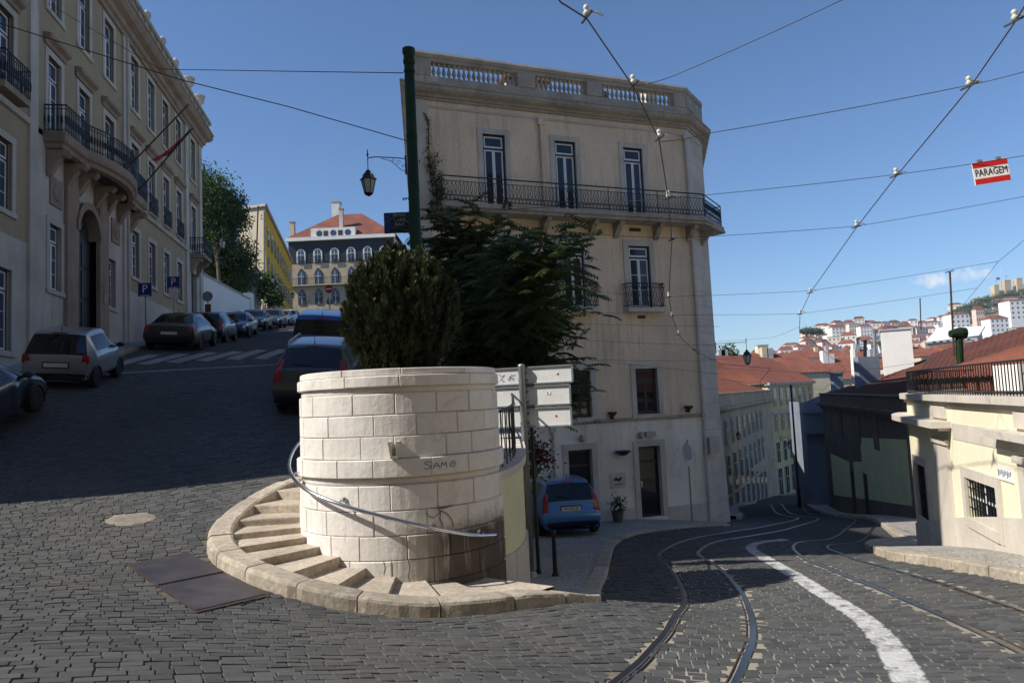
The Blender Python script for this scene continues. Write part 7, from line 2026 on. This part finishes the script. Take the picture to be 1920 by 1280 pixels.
# wine bar board on the left flank
c0, c1 = pt(722,403,22.3), pt(765,433,21.9)
t = thing('hanging_board', ((c0.x+c1.x)/2, 22.1, c1.z), 'black hanging board with pale lettering left of the green pole', 'sign')
w_, h_ = abs(c1.x-c0.x), c0.z-c1.z
q = MB(); q.box(-w_/2,w_/2+.12,-.03,.03,0,h_); bd = q.build('board', M['black'], t)
lm_ = plain('board_lettering', (.42,.42,.42), .6)
for k, (tx, sz) in enumerate((('WINE',.16),('TAPA',.16),('BAR',.16))):
    o = inst('lettering', text_mesh(tx, sz, lm_, .001), bd, (.10,-.033,h_-.09-.145*k)); o.rotation_euler = (R(90),0,0)
q = MB(); q.box(-w_/2+.03,-w_/2+.2,-.034,-.031,.05,h_-.05); q.build('emblem', M['signblue'], bd)
q = MB(); q.tube([(w_/2-.1,0,h_-.05),(w_/2+.35,.2,h_-.05)], .015, 5); q.build('bracket', M['iron'], t)

# ================================================================ OVERHEAD WIRES
def wire(name, label, pts, r, mat, sag=0.0, group=None):
    P_ = []
    for i in range(len(pts)-1):
        a, b = Vector(pts[i]), Vector(pts[i+1]); n = 8
        for k in range(n): P_.append(a.lerp(b,k/n)-Vector((0,0,sag*4*(k/n)*(1-k/n))))
    P_.append(Vector(pts[-1])); q = MB(); q.tube(P_, r, 6)
    t = q.build(name, M[mat], None, smooth=True); tag(t, label, 'wire', group); return t
def wd(v, u, wz=4.35, k=.11):            # distance of a trolley wire pixel from its height above the falling street
    hy = 748.7-(u-960)*.0463; e = (hy-v)/FPX
    return wz/(e+k)
T1 = [(1010,-45),(1052,5),(1100,35),(1187,162),(1236,262),(1253,372),(1260,450),(1254,556),(1260,592),(1272,628),(1302,657),(1352,682)]
T2 = [(2010,-160),(1921,12),(1903,42),(1818,165),(1681,330),(1607,425),(1519,549),(1500,590)]
T1p = [pt(u,v,min(wd(v,u), 22.8 if u < 1290 else (23.6 if u < 1340 else 25.2))) for u, v in T1]; T2p = [pt(u,v,wd(v,u)) for u, v in T2]
T1p += [Vector((9.6,27.5,zr(9.6,27.5)+5.6)), Vector((11.0,33,zr(11,33)+6)), Vector((16,47,zr(16,47)+6))]
T2p += [pt(1499,618,23.5), Vector((13.5,30,zr(13.5,30)+6)), Vector((17.5,46,zr(17.5,46)+6))]
wire('trolley_wire', 'tram contact wire passing in front of the tan house front', T1p, .0085, 'copper', 0)
wire('trolley_wire', 'tram contact wire slanting down across the open sky on the right', T2p, .008, 'copper', 0)
CW = 'cross span wires'
def cross(lb, pts, r=.0048, sag=.015): return wire('span_wire', lb, pts, r, 'wire', sag, CW)
anch = lambda x, z: loc(x,-.03,z)
cross('topmost span wire running up to the right from the roof end of the tan house', [pt(1590,-5,7.6), pt(1262,143,9.6), pt(1188,162,wd(162,1187))])
cross('second span wire from the top, crossing both contact wires', [pt(1990,114,8.0), pt(1818,160,8.6), pt(1330,250,9.4), pt(1240,266,wd(262,1236))])
cross('third span wire from the top, the one carrying the red and white sign', [pt(1990,280,10.5), pt(1683,327,11.1), pt(1253,372,wd(372,1253)), pt(860,398,13.5), pt(783,402,12.5)])
cross('fourth span wire from the top, at the height of the balcony brackets', [pt(1990,355,13.0), pt(1607,424,13.4), pt(1258,447,wd(447,1258)), pt(1085,436,15.5)])
cross('fifth span wire from the top, ending at a thin wire beside the aerial', [pt(1872,490,16.5), pt(1519,545,18.0), pt(1254,556,wd(556,1254)), pt(1110,546,20.0)])
cross('sixth span wire, just below the one near the aerial', [pt(1832,540,19.2), pt(1502,588,20.6), pt(1258,590,wd(590,1258)), pt(1110,585,21.0)])
cross('thin tie wire sloping down on the far right sky', [pt(1940,432,15.5), pt(1872,490,16.5), pt(1832,540,19.2), pt(1790,590,24)])
cross('lower tie wire sagging across the tan front towards the tree', [pt(1350,612,25.0), pt(1095,607,21.5), pt(1100,638,21.5), pt(1350,648,24.6)])
cross('long slack tie wire at first floor window height of the tan house', [pt(1092,672,21), pt(1200,685,22), pt(1352,700,24.8)])
cross('straight tie wire above the first floor windows of the tan house', [pt(1085,673,20), pt(1300,677,23), pt(1490,660,27)])
cross('wire across the downhill street above the lantern', [pt(1345,640,26), pt(1450,632,30), pt(1500,612,23.5)])
cross('low wire across the downhill street past the roofs', [pt(1352,690,26), pt(1560,700,33), pt(1720,680,24)])
cross('lowest wire across the downhill street at eaves height', [pt(1352,712,26), pt(1600,735,34), pt(1720,706,22)])
gtop = Vector((gp.x, gp.y, 0))
cross('level span wire from the green pole to the palace roof', [pt(756,137,12.5), pt(540,134,14.3), pt(300,130,17.5), palpt(12.0,.1,12.6)], .008, 0)
cross('sloping span wire from the green pole up over the palace front', [pt(766,265,12.5), pt(540,200,12.0), pt(340,150,11.4), pt(0,44,10.2), pt(-80,20,10.0)], .008, 0)
# insulators
ins_n = 0
def insulator(p, d_, lb, s=1.0):
    t = thing('wire_insulator', p, lb, 'insulator', 'porcelain insulators on the tram wires')
    b = MB(); b.lathe([(.014*s,-.01),(.03*s,.0),(.042*s,.02),(.042*s,.035),(.026*s,.045),(.026*s,.06),(.036*s,.07),(.036*s,.095),(.022*s,.11),(.004,.115)], 12); b.build('bell', M['porcelain'], t, smooth=True)
    b = MB(); d_ = Vector(d_).normalized(); b.tube([Vector((0,0,.06*s)), d_*.12*s+Vector((0,0,.055*s)), d_*.20*s+Vector((0,0,.02*s))], .011*s, 7); b.build('arm', M['porcelain'], t, smooth=True)
    b = MB(); e = Vector((.3,-.9,0)).normalized(); b.bar(-e*.14*s+Vector((0,0,-.012)), e*.14*s+Vector((0,0,-.012)), .018*s, .022*s); b.build('clamp', M['wire'], t)
    return t
order1 = ['highest','second highest','third highest','fourth highest','fifth highest','sixth highest','seventh highest','eighth highest','ninth highest']
for k, (u, v) in enumerate(((1100,30),(1187,158),(1236,258),(1253,370),(1260,448),(1254,556),(1260,592),(1272,626),(1302,655))):
    insulator(pt(u,v,min(wd(v,u), 22.8 if u < 1290 else 23.6)), (1,.1,-.1), order1[k]+' insulator on the contact wire before the tan house', .85)
order2 = ['topmost','second from top','third from top','fourth from top','fifth from top','lowest']
for k, (u, v) in enumerate(((1903,38),(1817,160),(1680,328),(1606,424),(1519,548),(1500,588))):
    insulator(pt(u,v,wd(v,u)), (1,.1,.12), order2[k]+' insulator on the contact wire in the open sky', .85)
# PARAGEM sign
c0 = pt(1858,322,10.8); t = thing('tram_stop_sign', c0, 'red and white tram stop board hanging from a span wire', 'sign')
Mt = Matrix.Rotation(R(-9),4,'Z') @ Matrix.Rotation(R(-4.5),4,'Y')
hw, hh = .245, .17
q = MB(); q.box(-hw,hw,-.012,.012,-hh,hh,Mt); bd = q.build('board', M['signwhite'], t)
for (z0, z1) in ((.085,hh-.004),(-hh+.004,-.085)):
    q = MB(); q.box(-hw+.004,hw-.004,-.016,-.0125,z0,z1,Mt); q.build('red_band', M['red'], bd)
me_ = text_mesh('PARAGEM', .135, M['black'], .0015)
bb = [v.co.x for v in me_.vertices]; sx_ = .44/(max(bb)-min(bb))
o = inst('lettering', me_, bd); o.matrix_basis = Mt @ Matrix.Translation((0,-.0150,0)) @ Matrix.Rotation(R(90),4,'X') @ Matrix.Diagonal((sx_,1.12,1,1))
for x in (-.13,.13):
    q = MB(); q.box(x-.03,x+.03,-.02,.02,hh,hh+.035,Mt); q.build('hanger', M['galv'], t)
# poles at the bend
for (u, d, lb, h_) in ((1499,50,'tall dark tram pole at the bend of the downhill street',8.0), (1516,54,'second dark tram pole just right of the tall one at the bend',6.8)):
    b0 = pt(u,940,d); b0.z = zr(b0.x,b0.y); t = thing('tram_pole', b0, lb, 'pole', 'tram poles at the bend')
    q = MB(); q.lathe([(.11,0),(.10,1.2),(.075,1.3),(.06,h_)], 10); q.build('shaft', M['iron'], t, smooth=True); q = MB(); q.lathe([(.08,h_),(.08,h_+.1),(.03,h_+.2)], 10); q.build('cap', M['iron'], t)

# ================================================================ ROOFS BELOW AND THE FAR HILL
def box_house(name, label, c, w, dep, h, rz, wall, roofmat, rh, group=None, nwin=(3,2), stuff=True):
    t = thing(name, c, label, 'house', group, rz=rz)
    b = MB(); b.box(-w/2,w/2,-dep/2,dep/2,-6,h); b.build('wall', wall, t)
    o_ = .25; q = MB(); z = h
    q.v = [(-w/2-o_,-dep/2-o_,z),(w/2+o_,-dep/2-o_,z),(w/2+o_,dep/2+o_,z),(-w/2-o_,dep/2+o_,z),(-w/2*.65,0,z+rh),(w/2*.65,0,z+rh)]
    q.f = [(0,1,5,4),(1,2,5),(2,3,4,5),(3,0,4),(3,2,1,0)]
    if rh <= 0:
        q = MB(); q.box(-w/2-o_,w/2+o_,-dep/2-o_,dep/2+o_,h,h+.5)
    q.build('roof', roofmat, t)
    q = MB()
    for i in range(nwin[0]):
        for j in range(nwin[1]):
            x = -w/2+w*(i+.5)/nwin[0]; z = h*(j+.45)/nwin[1]; q.box(x-w/nwin[0]*.17,x+w/nwin[0]*.17,-dep/2-.06,-dep/2+.02,z-h/nwin[1]*.22,z+h/nwin[1]*.22)
    if q.v:
        wo = q.build('window_rows', M['farwin'], t); wo['kind'] = 'stuff'
    return t
M['farwin'] = plain('far_window', (.12,.12,.13), .6)
WM = [pmat('far_plaster_%d' % i, c, .9, .08, .08, .05, 3) for i, c in enumerate(((.78,.76,.72),(.74,.70,.60),(.80,.79,.78),(.66,.60,.50),(.72,.52,.44),(.60,.56,.50),(.70,.62,.36)))]
RM = [tile_mat('far_tile_%d' % i, d, False) for i, d in enumerate((1.0,1.2,.8))] + [pmat('far_grey_roof', (.4,.4,.4), .9)]
ridge_u = [1340,1420,1470,1520,1560,1610,1660,1700,1735,1760,1790,1820,1850,1880,1920,1960,2020]
ridge_v = [690,664,652,632,612,606,608,612,612,592,580,566,556,548,538,528,515]
def hill_d(f_, u): return (330+f_*420) if u < 1730 else (330+f_*520)
def hpt(u, f_):
    vt = float(np.interp(u, ridge_u, ridge_v)); vb = 712; v = vb+(vt-vb)*f_; return pt(u,v,hill_d(f_,u))
q = MB(); rows = []
for f_ in np.linspace(-.35,1.0,16): rows.append([tuple(hpt(u,f_)-Vector((0,0,4))) for u in np.linspace(1250,2350,45)])
rows.append([tuple(Vector(p)+Vector((0,300,-60))) for p in rows[-1]])
q.grid(rows); hl = q.build('hillside', pmat('hill_ground', (.16,.15,.09), .95, .3, .02, .2, 1), smooth=True); tag(hl, kind='structure')
# valley floor sheet reaching the horizon
q = MB(); q.grid([[(x, y, -24 if y < 330 else -40) for x in (-2500,-400,-60,0,60,200,500,2500)] for y in (95,150,250,400,900,1650)])
vf = q.build('valley_ground', bpy.data.materials['hill_ground']); tag(vf, kind='structure')
AD = ['white','pale','cream','sandy','rosy','grey','straw yellow']; WHERE = []
hills = 0; cells = []
ORD = 'first second third fourth fifth sixth seventh eighth ninth tenth eleventh twelfth thirteenth fourteenth fifteenth sixteenth seventeenth eighteenth nineteenth twentieth'.split()
def ordn(n): return ORD[n-1] if n <= 20 else 'twenty-'+ORD[n-21]
hr = random.Random(3)
for row_, f_ in enumerate((.02,.14,.26,.38,.50,.62,.74,.86,.96)):
    u = 1362+hr.uniform(0,14)
    while u < 1940:
        d = hill_d(f_,u); wpx = hr.uniform(17,34)*(480/d)**.5
        if f_ > .70 and u > 1795 and hr.random() < .85: u += wpx; continue        # the wooded castle slope
        if f_ > .74 and u < 1500: u += wpx; continue
        if f_ > .9 and u > 1735 and u < 1800 and hr.random() < .5: u += wpx; continue
        p = hpt(u+wpx/2, f_); w = wpx*d/FPX*.96; h_ = hr.uniform(6,11)*(1.0 if f_ > .1 else .8)
        wi = hr.choice((0,0,0,1,2,2,2,3,4,5,1)); flat = hr.random() < .15
        cnt_ = cells.count(row_)+1; cells.append(row_)
        side = 'left of the white chimney' if u < 1650 else ('behind the white chimney' if u < 1735 else 'right of the white chimney')
        lvl = 'at the foot of' if f_ < .2 else ('halfway up' if f_ < .6 else 'high on')
        lb = '%s house, %s roof, %s from left in the %s row up the far hill' % (AD[wi], 'flat grey' if flat else 'red', ordn(cnt_), ordn(row_+1))
        box_house('hill_house', lb, p-Vector((0,0,3)), w, w*.9, h_, hr.uniform(-.5,.5), WM[wi], RM[3] if flat else RM[hr.randrange(3)], 0 if flat else hr.uniform(1.8,3.2), 'houses on the far hill', (max(2,int(w/3)), 3))
        u += wpx*hr.uniform(.92,1.2)
# blocks standing out on the ridge
for (u, v0, v1, wpx, d, wi, lb) in ((1600,608,640,18,620,3,'tall sandy apartment block on the left part of the far ridge'), (1622,612,638,22,600,0,'long white apartment block beside the tall sandy one'), (1570,614,640,26,600,0,'white block with red roof left of the tall sandy one'),
        (1430,648,680,20,420,6,'straw yellow block at the left end of the far hill'), (1838,580,630,16,420,4,'tall rosy red house wall below the castle wood'), (1868,598,632,34,400,2,'white house with window grid below the castle wood'), (1905,565,600,40,560,2,'broad white house below the castle walls'),(1795,590,625,34,480,2,'cluster of tall white houses right of the aerial mast')):
    p0 = pt(u,v1,d); h_ = pt(u,v0,d).z-p0.z; w = wpx*d/FPX
    box_house('hill_block', lb, p0, w, w*.8, h_, 0, WM[wi], RM[3] if wi in (3,6) else RM[0], 0 if wi in (3,6) else 2, 'blocks on the far hill', (4,4))
# castle
cs_ = thing('castle', pt(1895,565,900), 'sandstone castle towers with battlements on the hill top', 'castle')
cm_ = pmat('castle_stone', (.50,.40,.26), .95, .15, .05, .1, 1)
for (u, v0, v1, wpx) in ((1867,536,562,9),(1888,527,556,12),(1910,523,552,11),(1932,526,552,14)):
    p0, p1 = pt(u,v1,900), pt(u,v0,900); w = wpx*900/FPX; q = MB(); q.box(p0.x-w/2,p0.x+w/2,896,904,p0.z-15,p1.z); o = q.build('tower', cm_, cs_, world=True)
    for k in range(4): q = MB(); x = p0.x-w/2+w*(k+.25)/4; q.box(x,x+w*.14,895.8,897,p1.z,p1.z+1.3); q.build('merlon', cm_, o, world=True)
a_, b_ = pt(1862,550,901), pt(1960,543,901); q = MB(); q.box(a_.x,b_.x,899,902,a_.z-20,a_.z+3); q.build('curtain_wall', cm_, cs_, world=True)
for (u, v, v2, c_) in ((1868,520,536,'red'),(1886,516,528,'signwhite')):
    p0, p1 = pt(u,v2,900), pt(u,v,900); t = thing('castle_flag', p0, ('red' if c_ == 'red' else 'white')+' flag flying on a mast above the castle', 'flag')
    q = MB(); q.tube([p0-Vector((0,0,6)),p1], .22, 5); q.build('mast', M['galv'], t, world=True)
    q = MB(); q.quad(p1,p1+Vector((4.5,0,-.3)),p1+Vector((4.3,0,-3.3)),p1+Vector((0,0,-3))); q.build('cloth', M[c_], t, world=True)
# hill trees
def far_tree(u, v, d, rpx, lb, grp, n=260, flat=.75):
    p = pt(u,v,d); r_ = rpx*d/FPX; garden_tree('hill_tree', (p.x,p.y,p.z-r_*1.6), lb, [(p,r_,r_*flat),(p+Vector((r_*.5,-r_*.3,-r_*.2)),r_*.7,r_*.5),(p+Vector((-r_*.55,-r_*.2,-r_*.15)),r_*.65,r_*.5)], n, r_*.42, M['leaf_far'], r_*.08, grp)
k = 0
for (u, v) in ((1790,584),(1799,580),(1808,574),(1818,572),(1828,567),(1838,562),(1848,560),(1857,557),(1868,556),(1880,553),(1892,550),(1904,549),(1916,545),(1930,541),(1845,570),(1862,567),(1880,565),(1900,561),(1918,558),(1825,580),(1810,586),(1780,590),(1940,552)):
    far_tree(u, v+2, 820-2*(v-540), hr.uniform(8,11), ('%s dark tree from left in the %s row of the castle wood' % (ordn(k+1 if k < 14 else k-13), 'upper' if k < 14 else 'lower')), 'trees below the castle'); k += 1
far_tree(1512,619,560,10, 'left half of the flat umbrella pine crown on the far ridge', 'umbrella pines', 420, .5); far_tree(1530,620,565,11, 'right half of the flat umbrella pine crown on the far ridge', 'umbrella pines', 420, .5)
far_tree(1654,644,300,9, 'dark tree just left of the white chimney', 'trees among the roofs'); far_tree(1362,668,140,18, 'dark tree right beside the tan house corner behind the lantern', 'trees among the roofs', 700, 1.1)
# red roofs between the street and the hill
mid_roofs = [(1440,702,1560,664,118,'broad red tiled roof left of the white flue, sunlit'), (1560,712,1660,672,130,'red tiled roof behind the white flue and grey chimney'), (1415,676,1470,662,190,'small red roof with chimneys at the left end'), (1600,676,1662,655,210,'orange roof peeping left of the white chimney'), (1500,672,1600,658,230,'long low red roof below the hill houses'),
    (1725,668,1790,650,150,'red roof row behind the terrace railing, left'), (1365,700,1440,672,105,'red roof close to the tan house edge'), (1780,662,1860,640,170,'red roof row behind the terrace railing, middle'), (1660,690,1740,668,140,'red roof right behind the white chimney')]
for (u0, v0, u1, v1, d, lb) in mid_roofs:
    a_, b_ = pt(u0,v0,d), pt(u1,v0,d); h_ = pt(u0,v1,d+9).z-a_.z
    t = thing('roofed_house', ((a_.x+b_.x)/2,d+6,a_.z-8), lb, 'house', 'roofs below the hill')
    q = MB(); q.box(a_.x+.3,b_.x-.3,d+.3,d+17.7,a_.z-14,a_.z); q.build('wall', M['beige'], t, world=True)
    tiled_slope(t, (a_.x,d,a_.z),(b_.x,d,a_.z),(b_.x-1.5,d+9,a_.z+h_),(a_.x+1.5,d+9,a_.z+h_), 'tile', .6, .08, sub=1.2)
    q = MB(); q.quad((b_.x,d,a_.z),(b_.x,d+18,a_.z),(b_.x-1.5,d+9,a_.z+h_),(b_.x-1.5,d+9,a_.z+h_)); q.quad((b_.x,d+18,a_.z),(a_.x,d+18,a_.z),(a_.x+1.5,d+9,a_.z+h_),(b_.x-1.5,d+9,a_.z+h_)); q.quad((a_.x,d+18,a_.z),(a_.x,d,a_.z),(a_.x+1.5,d+9,a_.z+h_),(a_.x+1.5,d+9,a_.z+h_)); q.build('roof_back', M['tile'], t, world=True)
    for k in range(2):
        x = a_.x+(b_.x-a_.x)*hr.uniform(.15,.85); q = MB(); q.box(x-.5,x+.5,d+7,d+8.4,a_.z+h_*.5,a_.z+h_+hr.uniform(.8,1.8)); q.build('chimney', M[hr.choice(('whitewash','greywash','beige'))], t, world=True)
# big weathered roof rising to the right edge, with white skylit shed and green vent pipe
t = thing('weathered_roof_house', (24,30,-.5), 'large weathered brown tiled roof rising to the right picture edge', 'house')
a_, b_, c_, d_ = pt(1700,722,30), pt(1960,720,24), pt(1965,600,33), pt(1740,690,40)
tiled_slope(t, a_, b_, pt(1990,592,34), pt(1745,664,42), 'tile_dark', .3, .05)
q = MB(); q.quad(pt(1745,664,42), pt(1990,592,34), pt(1990,592,34)+Vector((4,14,-6)), pt(1745,664,42)+Vector((4,14,-6))); q.build('roof_back', M['tile_dark'], t, world=True)
q = MB(); q.quad(a_-Vector((0,0,6)), b_-Vector((0,0,6)), b_, a_); q.build('wall', M['beige'], t, world=True)
t = thing('sheet_roof', pt(1780,640,52), 'white ribbed sheet metal roof behind the green vent pipe', 'roof')
for k in range(7):
    a_, b_ = pt(1745+13*k,640-1*k,52), pt(1766+12*k,614-.5*k,56); w = Vector((.36,0,0)); q = MB(); q.v = [tuple(p) for p in (a_-w, a_+w, b_+w, b_-w, a_-w+Vector((0,0,-.12)), a_+w+Vector((0,0,-.12)), b_+w+Vector((0,0,-.12)), b_-w+Vector((0,0,-.12)))]; q.f = [(0,1,2,3),(4,7,6,5),(0,4,5,1),(2,6,7,3),(1,5,6,2),(3,7,4,0)]; q.build('sheet', M['whitewash'], t, world=True)
q = MB(); a_, b_ = pt(1738,645,52.2), pt(1840,632,52.2); q.bar(a_,b_,.3,.3); q.build('frame', M['galv'], t, world=True)
vp0, vp1 = pt(1799,668,24), pt(1798,628,24)
t = thing('vent_pipe', vp0, 'green vent pipe with a round cowl rising above the tiled roof', 'vent')
q = MB(); q.tube([vp0-Vector((0,0,.4)), vp1], .11, 10); q.build('pipe', M['polegreen'], t, world=True); q = MB(); q.tube([vp1+Vector((-.28,0,.05)), vp1+Vector((.05,0,.06)), vp1+Vector((.2,0,.05))], [.12,.2,.19], 12); q.build('cowl', M['polegreen'], t, world=True)
for (u, v0, v1, d, lb, tee) in ((1781,510,668,24,'tall thin aerial mast crossing the small cloud',True), (1725,560,618,40,'short thin aerial mast left of the tall one',False)):
    p0, p1 = pt(u+8 if tee else u+2,v1,d), pt(u,v0,d); t = thing('aerial_mast', p0, lb, 'aerial', 'aerial masts')
    q = MB(); q.tube([p0,p1], .03, 6); q.build('mast', M['rust'], t, world=True)
    q = MB(); q.bar(p1+Vector((-.14,0,-.01)), p1+Vector((.12,0,.05)), .05, .03) if tee else q.bar(p1+Vector((-.05,0,0)), p1+Vector((.05,0,0)), .03); q.build('head', M['rust'], t, world=True)
# air: a thin haze box round everything, the sky stays outside
hm = bpy.data.materials.new('haze_air'); hm.use_nodes = True; hn = hm.node_tree; hn.nodes.clear()
ho = hn.nodes.new('ShaderNodeOutputMaterial'); hv = hn.nodes.new('ShaderNodeVolumePrincipled')
hv.inputs['Color'].default_value = (.80,.88,1.0,1); hv.inputs['Density'].default_value = .00012; hv.inputs['Anisotropy'].default_value = .0
hn.links.new(hv.outputs[0], ho.inputs['Volume'])
q = MB(); q.box(-2600,2600,-60,1700,-130,175); hz_ = q.build('haze', hm); tag(hz_, kind='stuff')
